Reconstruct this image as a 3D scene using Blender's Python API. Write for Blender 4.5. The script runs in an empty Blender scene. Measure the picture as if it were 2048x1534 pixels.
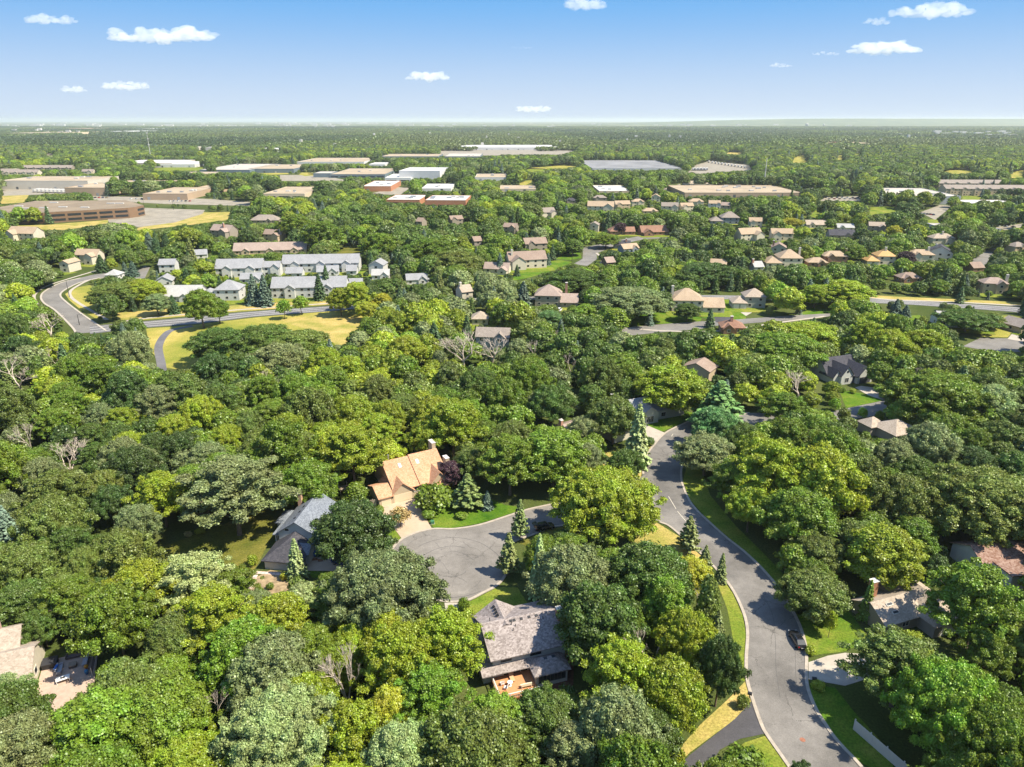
import bpy, math, random
import numpy as np
from mathutils import Vector
from mathutils.geometry import tessellate_polygon
R = math.radians
rnd = random.Random(7)
sc = bpy.context.scene
COL = sc.collection

# ------------------------------------------------------------------ camera
CAM_H = 88.0; FPX = 1420.0; PITCH = R(20.36)
cam_d = bpy.data.cameras.new('camera'); cam = bpy.data.objects.new('camera', cam_d); COL.objects.link(cam)
cam.location = (0, 0, CAM_H); cam.rotation_euler = (R(90) - PITCH, 0, 0)
cam_d.sensor_fit = 'HORIZONTAL'; cam_d.sensor_width = 36; cam_d.lens = 36 * FPX / 2048
cam_d.clip_start = 1; cam_d.clip_end = 150000
sc.camera = cam
cp, sp = math.cos(PITCH), math.sin(PITCH)

# ------------------------------------------------------------------ sky, sun, exposure
SUN_EL = R(54); SUN_AZ = (0.955, -0.295)
w = bpy.data.worlds.new('World'); sc.world = w; w.use_nodes = True
nt = w.node_tree; nt.nodes.clear()
wo = nt.nodes.new('ShaderNodeOutputWorld'); bg = nt.nodes.new('ShaderNodeBackground')
sky = nt.nodes.new('ShaderNodeTexSky'); sky.sky_type = 'NISHITA'; sky.sun_disc = False
sky.sun_elevation = SUN_EL; sky.sun_rotation = math.atan2(SUN_AZ[0], SUN_AZ[1])
sky.altitude = 300; sky.air_density = 1.0; sky.dust_density = 0.4; sky.ozone_density = 2.5
tc = nt.nodes.new('ShaderNodeTexCoord'); mp = nt.nodes.new('ShaderNodeVectorMath'); mp.operation = 'MULTIPLY_ADD'
mp.inputs[1].default_value = (1, 1, 2.25); mp.inputs[2].default_value = (0, 0, 0.125)
hs = nt.nodes.new('ShaderNodeHueSaturation'); hs.inputs['Saturation'].default_value = 1.0; hs.inputs['Value'].default_value = 1.05
nt.links.new(tc.outputs['Generated'], mp.inputs[0]); nt.links.new(mp.outputs[0], sky.inputs[0])
nt.links.new(sky.outputs[0], hs.inputs['Color']); tn = nt.nodes.new('ShaderNodeVectorMath'); tn.operation = 'MULTIPLY'; tn.inputs[1].default_value = (.93, 1.0, 1.03); nt.links.new(hs.outputs[0], tn.inputs[0]); sx = nt.nodes.new('ShaderNodeSeparateXYZ'); nt.links.new(tc.outputs['Generated'], sx.inputs[0])
def wmix(fac0, fac1, a, b):
    mr = nt.nodes.new('ShaderNodeMapRange'); mr.interpolation_type = 'SMOOTHSTEP'; mr.inputs['From Min'].default_value = fac0; mr.inputs['From Max'].default_value = fac1
    nt.links.new(sx.outputs['Z'], mr.inputs[0]); m_ = nt.nodes.new('ShaderNodeMix'); m_.data_type = 'VECTOR'; nt.links.new(mr.outputs[0], m_.inputs['Factor'])
    for s_, v_ in ((4, a), (5, b)):
        if isinstance(v_, tuple): m_.inputs[s_].default_value = v_
        else: nt.links.new(v_, m_.inputs[s_])
    return m_.outputs[1]
low = wmix(-.02, .17, (2.25, 2.62, 3.1), (.52, 1.55, 3.05))
nt.links.new(wmix(.16, .34, low, tn.outputs[0]), bg.inputs[0])
bg.inputs[1].default_value = 0.15; nt.links.new(bg.outputs[0], wo.inputs[0])
ld = bpy.data.lights.new('sun', 'SUN'); ld.energy = 5.0; ld.angle = R(0.5); ld.color = (1.0, 0.92, 0.76)
lo = bpy.data.objects.new('sun', ld); COL.objects.link(lo); lo.location = (0, 0, 400)
dv = Vector((-SUN_AZ[0] * math.cos(SUN_EL), -SUN_AZ[1] * math.cos(SUN_EL), -math.sin(SUN_EL)))
lo.rotation_euler = dv.to_track_quat('-Z', 'Y').to_euler()
vs = sc.view_settings; vs.view_transform = 'Standard'; vs.look = 'None'; vs.gamma = 1; vs.exposure = 1.0
cy = sc.cycles
cy.max_bounces = 9; cy.diffuse_bounces = 4; cy.transmission_bounces = 3; cy.glossy_bounces = 2; cy.volume_bounces = 8
cy.transparent_max_bounces = 4; cy.use_denoising = True; cy.sample_clamp_indirect = 6

# ------------------------------------------------------------------ pixel <-> ground
def G(px, py, z=0.0):
    u = (px - 1024) / FPX; v = (767 - py) / FPX
    dz = -sp + v * cp; t = (z - CAM_H) / dz
    return (u * t, (cp + v * sp) * t)
def Q(x, y, z):
    z = z - CAM_H; d = y * cp - z * sp; v = y * sp + z * cp
    return (1024 + FPX * x / d, 767 - FPX * v / d)
def depth(x, y, z=0): return y * cp - (z - CAM_H) * sp

# ------------------------------------------------------------------ materials
MATS = {}
def mat(name, col, rough=0.85, spec=0.3, noise=None, bump=None, metal=0.0, var=None):
    """noise=(scale, dark factor, light factor); var = amount of per-object brightness variation"""
    if name in MATS: return MATS[name]
    m = bpy.data.materials.new(name); m.use_nodes = True; MATS[name] = m
    n = m.node_tree; b = n.nodes['Principled BSDF']
    b.inputs['Roughness'].default_value = rough; b.inputs['Metallic'].default_value = metal
    b.inputs['Specular IOR Level'].default_value = spec
    b.inputs['Base Color'].default_value = (*col, 1)
    if noise:
        t = n.nodes.new('ShaderNodeTexCoord'); x = n.nodes.new('ShaderNodeTexNoise'); x.inputs['Scale'].default_value = noise[0]
        x.inputs['Detail'].default_value = 5; x.inputs['Roughness'].default_value = 0.65
        r = n.nodes.new('ShaderNodeValToRGB')
        r.color_ramp.elements[0].position = 0.32; r.color_ramp.elements[1].position = 0.68
        r.color_ramp.elements[0].color = (*[c * noise[1] for c in col], 1)
        r.color_ramp.elements[1].color = (*[min(1, c * noise[2]) for c in col], 1)
        n.links.new(t.outputs['Object'], x.inputs['Vector']); n.links.new(x.outputs[0], r.inputs[0])
        n.links.new(r.outputs[0], b.inputs['Base Color'])
    return m

def roofmat(name, c1, c2, course=0.3):
    """asphalt shingles: random tabs in courses"""
    if name in MATS: return MATS[name]
    m = bpy.data.materials.new(name); m.use_nodes = True; MATS[name] = m
    n = m.node_tree; L = n.links; b = n.nodes['Principled BSDF']; b.inputs['Roughness'].default_value = 0.95
    b.inputs['Specular IOR Level'].default_value = 0.15
    t = n.nodes.new('ShaderNodeTexCoord'); mpn = n.nodes.new('ShaderNodeMapping')
    mpn.inputs['Scale'].default_value = (1 / 0.3, 1 / 0.3, 1 / 0.16)
    wn = n.nodes.new('ShaderNodeTexVoronoi'); wn.inputs['Scale'].default_value = 1.0
    L.new(t.outputs['Object'], mpn.inputs[0]); L.new(mpn.outputs[0], wn.inputs['Vector'])
    sp_ = n.nodes.new('ShaderNodeSeparateColor'); L.new(wn.outputs['Color'], sp_.inputs[0])
    ns = n.nodes.new('ShaderNodeTexNoise'); ns.inputs['Scale'].default_value = 0.25; ns.inputs['Detail'].default_value = 2
    L.new(t.outputs['Object'], ns.inputs['Vector'])
    r = n.nodes.new('ShaderNodeMix'); r.data_type = 'RGBA'
    r.inputs[6].default_value = (*c1, 1); r.inputs[7].default_value = (*c2, 1)
    L.new(sp_.outputs[0], r.inputs[0])
    r2 = n.nodes.new('ShaderNodeMix'); r2.data_type = 'RGBA'; r2.blend_type = 'MULTIPLY'; r2.inputs[0].default_value = 1
    mr = n.nodes.new('ShaderNodeMapRange'); mr.inputs['From Min'].default_value = .3; mr.inputs['From Max'].default_value = .7
    mr.inputs['To Min'].default_value = 0.92; mr.inputs['To Max'].default_value = 1.07
    L.new(ns.outputs[0], mr.inputs[0]); L.new(r.outputs[2], r2.inputs[6]); L.new(mr.outputs[0], r2.inputs[7])
    L.new(r2.outputs[2], b.inputs['Base Color'])
    return m

def sidingmat(name, col, pitch=0.2, vertical=False):
    if name in MATS: return MATS[name]
    m = mat(name, col, 0.8, 0.3, (0.7, 0.93, 1.05))
    n = m.node_tree; b = n.nodes['Principled BSDF']
    t = n.nodes.new('ShaderNodeTexCoord'); wv = n.nodes.new('ShaderNodeTexWave'); wv.wave_type = 'BANDS'
    wv.bands_direction = 'X' if vertical else 'Z'; wv.wave_profile = 'SAW'; wv.inputs['Scale'].default_value = 0.314 / pitch
    bp = n.nodes.new('ShaderNodeBump'); bp.inputs['Strength'].default_value = 0.5; bp.inputs['Distance'].default_value = 0.03
    n.links.new(t.outputs['Object'], wv.inputs[0]); n.links.new(wv.outputs['Fac'], bp.inputs['Height']); n.links.new(bp.outputs[0], b.inputs['Normal'])
    return m

def brickmat(name, c1, c2, mortar, sc_=4.0):
    if name in MATS: return MATS[name]
    m = bpy.data.materials.new(name); m.use_nodes = True; MATS[name] = m
    n = m.node_tree; b = n.nodes['Principled BSDF']; b.inputs['Roughness'].default_value = 0.9
    t = n.nodes.new('ShaderNodeTexCoord'); mpn = n.nodes.new('ShaderNodeMapping'); mpn.inputs['Rotation'].default_value = (R(90), 0, 0)
    br = n.nodes.new('ShaderNodeTexBrick'); br.inputs['Scale'].default_value = sc_
    br.inputs['Color1'].default_value = (*c1, 1); br.inputs['Color2'].default_value = (*c2, 1); br.inputs['Mortar'].default_value = (*mortar, 1)
    n.links.new(t.outputs['Object'], mpn.inputs[0]); n.links.new(mpn.outputs[0], br.inputs['Vector']); n.links.new(br.outputs[0], b.inputs['Base Color'])
    return m

def asphalt(name, col, cracks=True, patch=0.25):
    if name in MATS: return MATS[name]
    m = bpy.data.materials.new(name); m.use_nodes = True; MATS[name] = m
    n = m.node_tree; L = n.links; b = n.nodes['Principled BSDF']; b.inputs['Roughness'].default_value = 0.92
    b.inputs['Specular IOR Level'].default_value = 0.2
    t = n.nodes.new('ShaderNodeTexCoord')
    def noise(s, d=4, ro=.6):
        x = n.nodes.new('ShaderNodeTexNoise'); x.inputs['Scale'].default_value = s; x.inputs['Detail'].default_value = d
        x.inputs['Roughness'].default_value = ro; L.new(t.outputs['Object'], x.inputs['Vector']); return x
    def mul(a, fac_from, lo_, hi, p0=.35, p1=.65):
        mr = n.nodes.new('ShaderNodeMapRange'); mr.inputs['From Min'].default_value = p0; mr.inputs['From Max'].default_value = p1
        mr.inputs['To Min'].default_value = lo_; mr.inputs['To Max'].default_value = hi; L.new(fac_from, mr.inputs[0])
        mm = n.nodes.new('ShaderNodeVectorMath'); mm.operation = 'MULTIPLY'; L.new(a, mm.inputs[0]); L.new(mr.outputs[0], mm.inputs[1]); return mm.outputs[0]
    c = n.nodes.new('ShaderNodeRGB'); c.outputs[0].default_value = (*col, 1)
    o = mul(c.outputs[0], noise(0.09).outputs[0], 1 - patch * .6, 1 + patch * .6)
    o = mul(o, noise(0.6, 5, .7).outputs[0], 0.91, 1.08)
    o = mul(o, noise(9, 2).outputs[0], 0.85, 1.15)
    if cracks:
        d = noise(0.35, 6, .7); ds = n.nodes.new('ShaderNodeMixRGB'); ds.inputs[0].default_value = 0.12
        L.new(t.outputs['Object'], ds.inputs[1]); sc2 = n.nodes.new('ShaderNodeVectorMath'); sc2.operation = 'SCALE'; sc2.inputs['Scale'].default_value = 22
        L.new(d.outputs['Color'], sc2.inputs[0]); L.new(sc2.outputs[0], ds.inputs[2])
        v = n.nodes.new('ShaderNodeTexVoronoi'); v.feature = 'DISTANCE_TO_EDGE'; v.inputs['Scale'].default_value = 0.17; L.new(ds.outputs[0], v.inputs['Vector'])
        keep = noise(0.07, 3)
        thr = n.nodes.new('ShaderNodeMapRange'); thr.inputs['From Min'].default_value = .42; thr.inputs['From Max'].default_value = .62
        thr.inputs['To Min'].default_value = 0.0; thr.inputs['To Max'].default_value = 0.011; L.new(keep.outputs[0], thr.inputs[0])
        lt = n.nodes.new('ShaderNodeMath'); lt.operation = 'LESS_THAN'; L.new(v.outputs['Distance'], lt.inputs[0]); L.new(thr.outputs[0], lt.inputs[1])
        mx = n.nodes.new('ShaderNodeMix'); mx.data_type = 'RGBA'; mx.inputs[7].default_value = (*[q * .6 for q in col], 1)
        L.new(lt.outputs[0], mx.inputs[0]); L.new(o, mx.inputs[6]); o = mx.outputs[2]
    L.new(o, b.inputs['Base Color'])
    return m

def grassmat(name, stops, scale=0.03, stripe=None):
    """stops: colours from lush to dry"""
    if name in MATS: return MATS[name]
    m = bpy.data.materials.new(name); m.use_nodes = True; MATS[name] = m
    n = m.node_tree; L = n.links; b = n.nodes['Principled BSDF']; b.inputs['Roughness'].default_value = 1.0
    b.inputs['Specular IOR Level'].default_value = 0.05
    t = n.nodes.new('ShaderNodeTexCoord')
    x = n.nodes.new('ShaderNodeTexNoise'); x.inputs['Scale'].default_value = scale; x.inputs['Detail'].default_value = 8; x.inputs['Roughness'].default_value = 0.68
    L.new(t.outputs['Object'], x.inputs['Vector'])
    r = n.nodes.new('ShaderNodeValToRGB'); e = r.color_ramp.elements
    e[0].position = 0.3; e[0].color = (*stops[0], 1); e[1].position = 0.72; e[1].color = (*stops[-1], 1)
    for i, s in enumerate(stops[1:-1]):
        q = e.new(0.3 + 0.42 * (i + 1) / (len(stops) - 1)); q.color = (*s, 1)
    L.new(x.outputs[0], r.inputs[0])
    f = n.nodes.new('ShaderNodeTexNoise'); f.inputs['Scale'].default_value = 2.6; f.inputs['Detail'].default_value = 4; f.inputs['Roughness'].default_value = .75
    L.new(t.outputs['Object'], f.inputs['Vector'])
    mr = n.nodes.new('ShaderNodeMapRange'); mr.inputs['From Min'].default_value = .3; mr.inputs['From Max'].default_value = .7
    mr.inputs['To Min'].default_value = 0.5; mr.inputs['To Max'].default_value = 1.4; L.new(f.outputs[0], mr.inputs[0])
    mm = n.nodes.new('ShaderNodeVectorMath'); mm.operation = 'MULTIPLY'; L.new(r.outputs[0], mm.inputs[0]); L.new(mr.outputs[0], mm.inputs[1])
    L.new(mm.outputs[0], b.inputs['Base Color'])
    return m

def leafmat(name, col=None, trans=0.28, vary=.35):
    """leaves: colour from the object (obj.color) or fixed, varied leaf by leaf"""
    if name in MATS: return MATS[name]
    m = bpy.data.materials.new(name); m.use_nodes = True; MATS[name] = m
    n = m.node_tree; L = n.links; n.nodes.clear()
    out = n.nodes.new('ShaderNodeOutputMaterial')
    oi = n.nodes.new('ShaderNodeObjectInfo'); ge = n.nodes.new('ShaderNodeNewGeometry')
    if col is None: src = oi.outputs['Color']
    else:
        c = n.nodes.new('ShaderNodeRGB'); c.outputs[0].default_value = (*col, 1); src = c.outputs[0]
    hsv = n.nodes.new('ShaderNodeHueSaturation'); L.new(src, hsv.inputs['Color'])
    mr = n.nodes.new('ShaderNodeMapRange'); mr.inputs['To Min'].default_value = 0.68; mr.inputs['To Max'].default_value = 1.38
    L.new(ge.outputs['Random Per Island'], mr.inputs[0]); 
    t = n.nodes.new('ShaderNodeTexCoord'); x = n.nodes.new('ShaderNodeTexNoise'); x.inputs['Scale'].default_value = 0.35; x.inputs['Detail'].default_value = 2
    L.new(t.outputs['Object'], x.inputs['Vector'])
    mr2 = n.nodes.new('ShaderNodeMapRange'); mr2.inputs['From Min'].default_value = .3; mr2.inputs['From Max'].default_value = .7
    mr2.inputs['To Min'].default_value = 0.8; mr2.inputs['To Max'].default_value = 1.2; L.new(x.outputs[0], mr2.inputs[0])
    ml = n.nodes.new('ShaderNodeMath'); ml.operation = 'MULTIPLY'; L.new(mr.outputs[0], ml.inputs[0]); L.new(mr2.outputs[0], ml.inputs[1])
    if col is not None:
        mr3 = n.nodes.new('ShaderNodeMapRange'); mr3.inputs['To Min'].default_value = 1 - vary; mr3.inputs['To Max'].default_value = 1 + vary
        L.new(oi.outputs['Random'], mr3.inputs[0]); ml2 = n.nodes.new('ShaderNodeMath'); ml2.operation = 'MULTIPLY'
        L.new(ml.outputs[0], ml2.inputs[0]); L.new(mr3.outputs[0], ml2.inputs[1]); ml = ml2
    L.new(ml.outputs[0], hsv.inputs['Value'])
    mh = n.nodes.new('ShaderNodeMapRange'); mh.inputs['From Min'].default_value = .3; mh.inputs['From Max'].default_value = .7
    mh.inputs['To Min'].default_value = 0.483; mh.inputs['To Max'].default_value = 0.517; L.new(x.outputs[0], mh.inputs[0]); L.new(mh.outputs[0], hsv.inputs['Hue'])
    d = n.nodes.new('ShaderNodeBsdfDiffuse'); tr = n.nodes.new('ShaderNodeBsdfTranslucent'); gl = n.nodes.new('ShaderNodeBsdfGlossy')
    gl.inputs['Roughness'].default_value = 0.45; gl.inputs['Color'].default_value = (.9, 1, .85, 1)
    L.new(hsv.outputs[0], d.inputs[0]); L.new(hsv.outputs[0], tr.inputs[0])
    a = n.nodes.new('ShaderNodeMixShader'); a.inputs[0].default_value = trans; L.new(d.outputs[0], a.inputs[1]); L.new(tr.outputs[0], a.inputs[2])
    a2 = n.nodes.new('ShaderNodeMixShader'); a2.inputs[0].default_value = 0.035; L.new(a.outputs[0], a2.inputs[1]); L.new(gl.outputs[0], a2.inputs[2])
    L.new(a2.outputs[0], out.inputs[0])
    return m

# ------------------------------------------------------------------ object helpers
def tag(o, label=None, cat=None, group=None, kind=None):
    if label: o['label'] = label
    if cat: o['category'] = cat
    if group: o['group'] = group
    if kind: o['kind'] = kind
    return o
def empty(name, loc, rz=0, label=None, cat=None, group=None):
    o = bpy.data.objects.new(name, None); COL.objects.link(o); o.location = loc; o.rotation_euler = (0, 0, rz)
    o.empty_display_size = 0.5
    return tag(o, label, cat, group)
class MB:
    """collects faces of one mesh"""
    def __init__(s): s.v = []; s.f = []
    def add(s, vs_, fs):
        b = len(s.v); s.v += [tuple(map(float, q)) for q in vs_]; s.f += [tuple(i + b for i in f) for f in fs]; return s
    def box(s, x0, y0, z0, x1, y1, z1):
        return s.add([(x0, y0, z0), (x1, y0, z0), (x1, y1, z0), (x0, y1, z0), (x0, y0, z1), (x1, y0, z1), (x1, y1, z1), (x0, y1, z1)],
                     [(3, 2, 1, 0), (4, 5, 6, 7), (0, 1, 5, 4), (1, 2, 6, 5), (2, 3, 7, 6), (3, 0, 4, 7)])
    def obox(s, c, ax, ay, az):
        """oriented box: centre and three half-axis vectors"""
        c = Vector(c); ax, ay, az = Vector(ax), Vector(ay), Vector(az)
        p = [c + ax * i + ay * j + az * k for k in (-1, 1) for i, j in ((-1, -1), (1, -1), (1, 1), (-1, 1))]
        return s.add(p, [(3, 2, 1, 0), (4, 5, 6, 7), (0, 1, 5, 4), (1, 2, 6, 5), (2, 3, 7, 6), (3, 0, 4, 7)])
    def prism(s, pts, z0, z1):
        n = len(pts); a = sum(pts[i][0] * pts[(i + 1) % n][1] - pts[(i + 1) % n][0] * pts[i][1] for i in range(n))
        if a < 0: pts = pts[::-1]
        vv = [(p[0], p[1], z0) for p in pts] + [(p[0], p[1], z1) for p in pts]
        tri = tessellate_polygon([[Vector((p[0], p[1], 0)) for p in pts]])
        fs = []
        for t in tri:
            (ax, ay), (bx, by), (cx, cy_) = [pts[i][:2] for i in t]
            if (bx - ax) * (cy_ - ay) - (by - ay) * (cx - ax) < 0: t = (t[0], t[2], t[1])
            fs.append(tuple(i + n for i in t)); fs.append((t[2], t[1], t[0]))
        fs += [(i, (i + 1) % n, (i + 1) % n + n, i + n) for i in range(n)]
        return s.add(vv, fs)
    def sheet(s, pts, z):
        tri = tessellate_polygon([[Vector((p[0], p[1], 0)) for p in pts]]); fs = []
        for t in tri:
            (ax, ay), (bx, by), (cx, cy_) = [pts[i][:2] for i in t]
            if (bx - ax) * (cy_ - ay) - (by - ay) * (cx - ax) < 0: t = (t[0], t[2], t[1])
            fs.append(tuple(t))
        return s.add([(p[0], p[1], z) for p in pts], fs)
    def tube(s, pts, rad, n=6, cap=True):
        pts = [Vector(p) for p in pts]; rings = []
        for i, p in enumerate(pts):
            d = (pts[min(i + 1, len(pts) - 1)] - pts[max(i - 1, 0)]).normalized()
            u = d.cross(Vector((0.13, 0.99, 0.05) if abs(d.z) > .9 else (0, 0, 1))).normalized(); v_ = d.cross(u)
            rings.append([p + (u * math.cos(2 * math.pi * k / n) + v_ * math.sin(2 * math.pi * k / n)) * rad[i] for k in range(n)])
        vv = [q for r in rings for q in r]
        fs = [(i * n + k, i * n + (k + 1) % n, (i + 1) * n + (k + 1) % n, (i + 1) * n + k) for i in range(len(pts) - 1) for k in range(n)]
        if cap: fs += [tuple(range(n))[::-1], tuple(range((len(pts) - 1) * n, len(pts) * n))]
        return s.add(vv, fs)
    def lathe(s, prof, n=16, c=(0, 0)):
        vv = [(c[0] + r * math.cos(2 * math.pi * k / n), c[1] + r * math.sin(2 * math.pi * k / n), z) for r, z in prof for k in range(n)]
        fs = [(i * n + k, i * n + (k + 1) % n, (i + 1) * n + (k + 1) % n, (i + 1) * n + k) for i in range(len(prof) - 1) for k in range(n)]
        fs += [tuple(range(n))[::-1], tuple(range((len(prof) - 1) * n, len(prof) * n))]
        return s.add(vv, fs)
    def build(s, name, m, parent=None, smooth=False):
        me = bpy.data.meshes.new(name); me.from_pydata(s.v, [], s.f); me.materials.append(m)
        if smooth: me.polygons.foreach_set('use_smooth', [True] * len(me.polygons))
        o = bpy.data.objects.new(name, me); COL.objects.link(o)
        if parent: o.parent = parent
        return o
def np_mesh(name, V, quads, m):
    me = bpy.data.meshes.new(name); nq = len(quads)
    me.vertices.add(len(V)); me.vertices.foreach_set('co', np.asarray(V, np.float32).ravel())
    me.loops.add(nq * 4); me.loops.foreach_set('vertex_index', np.asarray(quads, np.int32).ravel())
    me.polygons.add(nq); me.polygons.foreach_set('loop_start', np.arange(0, nq * 4, 4, dtype=np.int32))
    me.update(calc_edges=True); me.materials.append(m)
    return me
def copy_thing(o, kids=True):
    c = o.copy(); COL.objects.link(c)
    if kids:
        for ch in o.children:
            d = ch.copy(); COL.objects.link(d); d.parent = c
            for g in ch.children:
                e = g.copy(); COL.objects.link(e); e.parent = d
    return c
def smooth_line(pts, k=6):
    """Catmull-Rom through points"""
    P = [pts[0]] + list(pts) + [pts[-1]]; out = []
    for i in range(1, len(P) - 2):
        a, b, c, d = P[i - 1:i + 3]
        for j in range(k):
            t = j / k
            out.append(tuple(0.5 * (2 * b[n] + (c[n] - a[n]) * t + (2 * a[n] - 5 * b[n] + 4 * c[n] - d[n]) * t * t + (3 * b[n] - a[n] - 3 * c[n] + d[n]) * t ** 3) for n in (0, 1)))
    out.append(tuple(pts[-1])); return out
def gp(pts, z=0): return [G(x, y, z) for x, y in pts]

# protected picture area (things the photograph shows through gaps) + places where no tree stands
KEEP = []      # (polygon in photo pixels, distance of what is shown there)
NOTREE = []    # world polygons
KGROUND = True
def keep(poly_px, dist): KEEP.append((poly_px, -dist if KGROUND and dist > 0 else dist))
FOOT = []      # world circles of building footprints (x, y, r)
LANDMARKS = [] # (phrase, px, py)

def ground_patch(name, px, m, z, kind='structure', keepit=True, world=None):
    w_ = world or gp(px); o = MB().sheet(w_, z).build(name, m); tag(o, kind=kind)
    NOTREE.append(w_)
    if keepit:
        p = [Q(x, y, 0) for x, y in w_]; d = max(math.hypot(x, y) for x, y in w_); keep(p, d)
    return o
def ribbon(mb, line, w0, w1, z0, z1):
    """raised strip along a world line between offsets w0 and w1 (to its left)"""
    n = len(line); L0 = []; L1 = []
    for i in range(n):
        a = line[max(0, i - 1)]; b = line[min(n - 1, i + 1)]; dx, dy = b[0] - a[0], b[1] - a[1]; l = math.hypot(dx, dy) or 1
        nx, ny = -dy / l, dx / l; p = line[i]
        L0.append((p[0] + nx * w0, p[1] + ny * w0)); L1.append((p[0] + nx * w1, p[1] + ny * w1))
    vv = [(*p, z0) for p in L0] + [(*p, z1) for p in L0] + [(*p, z1) for p in L1] + [(*p, z0) for p in L1]
    fs = []
    for i in range(n - 1):
        for a, b in ((0, 1), (1, 2), (2, 3)):
            fs.append((a * n + i, a * n + i + 1, b * n + i + 1, b * n + i))
    mb.add(vv, fs)

# ================================================================== THE GROUND
GR = [(.045, .075, .012), (.075, .105, .02), (.13, .15, .035), (.24, .21, .07)]
m_ground = grassmat('ground_cover', [(.035, .055, .012), (.055, .075, .018), (.085, .1, .03), (.13, .12, .045)], 0.02)
m_lush = grassmat('lush_lawn', [(.035, .095, .008), (.07, .14, .012), (.12, .17, .02), (.19, .2, .035)], 0.12)
m_lawn = grassmat('summer_lawn', [(.06, .12, .012), (.12, .17, .02), (.2, .21, .035), (.33, .27, .07)], 0.09)
m_dry = grassmat('dry_grass', [(.16, .19, .03), (.27, .24, .06), (.4, .3, .1), (.5, .37, .15)], 0.07)
m_olive = grassmat('shaded_lawn', [(.05, .075, .012), (.1, .105, .02), (.15, .14, .03), (.22, .18, .05)], 0.1)  # duller, browner olive grass tones than the other lawns
m_field = grassmat('meadow_grass', [(.13, .17, .025), (.22, .22, .04), (.34, .28, .07), (.46, .36, .12)], 0.035)
m_road = asphalt('worn_asphalt', (.158, .145, .13), True, .45)
m_road2 = asphalt('old_asphalt', (.182, .165, .145), True, .3)
m_roadfar = asphalt('street_asphalt', (.17, .158, .142), False)
m_dark = asphalt('fresh_asphalt', (.065, .062, .066), False, .3)
m_path = asphalt('path_asphalt', (.13, .125, .13), False)
m_conc = mat('kerb_concrete', (.36, .31, .25), .9, .2, (1.3, .8, 1.12))
m_drive = mat('driveway_concrete', (.42, .32, .225), .9, .2, (.5, .88, 1.08))
m_drive2 = mat('pale_concrete', (.38, .335, .275), .9, .2, (.5, .85, 1.08))
m_lot = asphalt('lot_asphalt', (.25, .22, .17), False, .3)

def far_ground():
    m = grassmat('far_ground', [(.05, .075, .03), (.08, .10, .035), (.14, .15, .06), (.35, .32, .18)], 0.0011)
    return m
MB().sheet([(-26000, 9000), (26000, 9000), (26000, 42000), (-26000, 42000)], 0.0).build('plain', far_ground())['kind'] = 'structure'
MB().sheet([(-9000, -300), (9000, -300), (12000, 9000), (-12000, 9000)], 0.0).build('ground', m_ground)['kind'] = 'structure'

# distant bluffs on the right of the horizon
def bluffs():
    nx, ny = 90, 26; V = []; rs = random.Random(3)
    ph = [(rs.uniform(0, 6), rs.uniform(.0004, .0016), rs.uniform(.3, 1)) for _ in range(7)]
    for j in range(ny):
        for i in range(nx):
            x = 500 + i * 190; y = 14500 + j * 190
            a = min(1, max(0, (x - 800) / 6500)); a = a * a * (3 - 2 * a)
            b = min(1, j / 12) * min(1, (ny - 1 - j) / 6)
            nse = sum(w_ * math.sin(x * f + p + j * .21) for p, f, w_ in ph) / 4
            V.append((x, y + 500 * math.sin(x * .0007), -2 + b * a * (118 + 8 * nse)))
    F = [(j * nx + i, j * nx + i + 1, (j + 1) * nx + i + 1, (j + 1) * nx + i) for j in range(ny - 1) for i in range(nx - 1)]
    o = MB().add(V, F).build('bluffs', grassmat('bluff_woods', [(.03, .055, .02), (.06, .09, .03), (.11, .13, .05), (.3, .28, .15)], .0022), smooth=True)
    o['kind'] = 'structure'
bluffs()

# ---- main road (kerb lines traced)
ML = [(1425, 812), (1395, 832), (1368, 846), (1330, 865), (1305, 891), (1290, 914), (1284.6, 937), (1285, 953), (1292, 1000), (1312, 1040), (1335, 1052), (1361, 1073), (1402, 1110), (1440, 1150), (1465, 1184), (1485, 1228), (1492, 1266), (1489, 1317), (1491, 1360), (1503, 1403), (1519, 1449), (1530, 1470), (1555, 1506), (1590, 1556)]
MR = [(1500, 826), (1440, 846), (1400, 868), (1382, 890), (1373.6, 914), (1365, 937), (1366, 965), (1379, 998), (1395, 1020), (1417, 1041), (1455, 1075), (1493, 1105), (1531, 1142), (1566, 1185), (1594, 1233), (1609, 1271), (1616, 1309), (1617, 1368), (1635, 1418), (1655, 1450), (1670, 1472), (1690, 1495), (1716, 1522), (1738, 1548)]
def resample(line, n):
    d = [0]
    for a, b in zip(line, line[1:]): d.append(d[-1] + math.hypot(b[0] - a[0], b[1] - a[1]))
    out = []
    for i in range(n):
        t = d[-1] * i / (n - 1); j = 0
        while j < len(d) - 2 and d[j + 1] < t: j += 1
        u = (t - d[j]) / max(1e-6, d[j + 1] - d[j]); a, b = line[j], line[j + 1]
        out.append((a[0] + (b[0] - a[0]) * u, a[1] + (b[1] - a[1]) * u))
    return out
WL = smooth_line(gp(ML)); WR = smooth_line(gp(MR))
ground_patch('road', None, m_road, .05, world=WL + WR[::-1])
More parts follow.
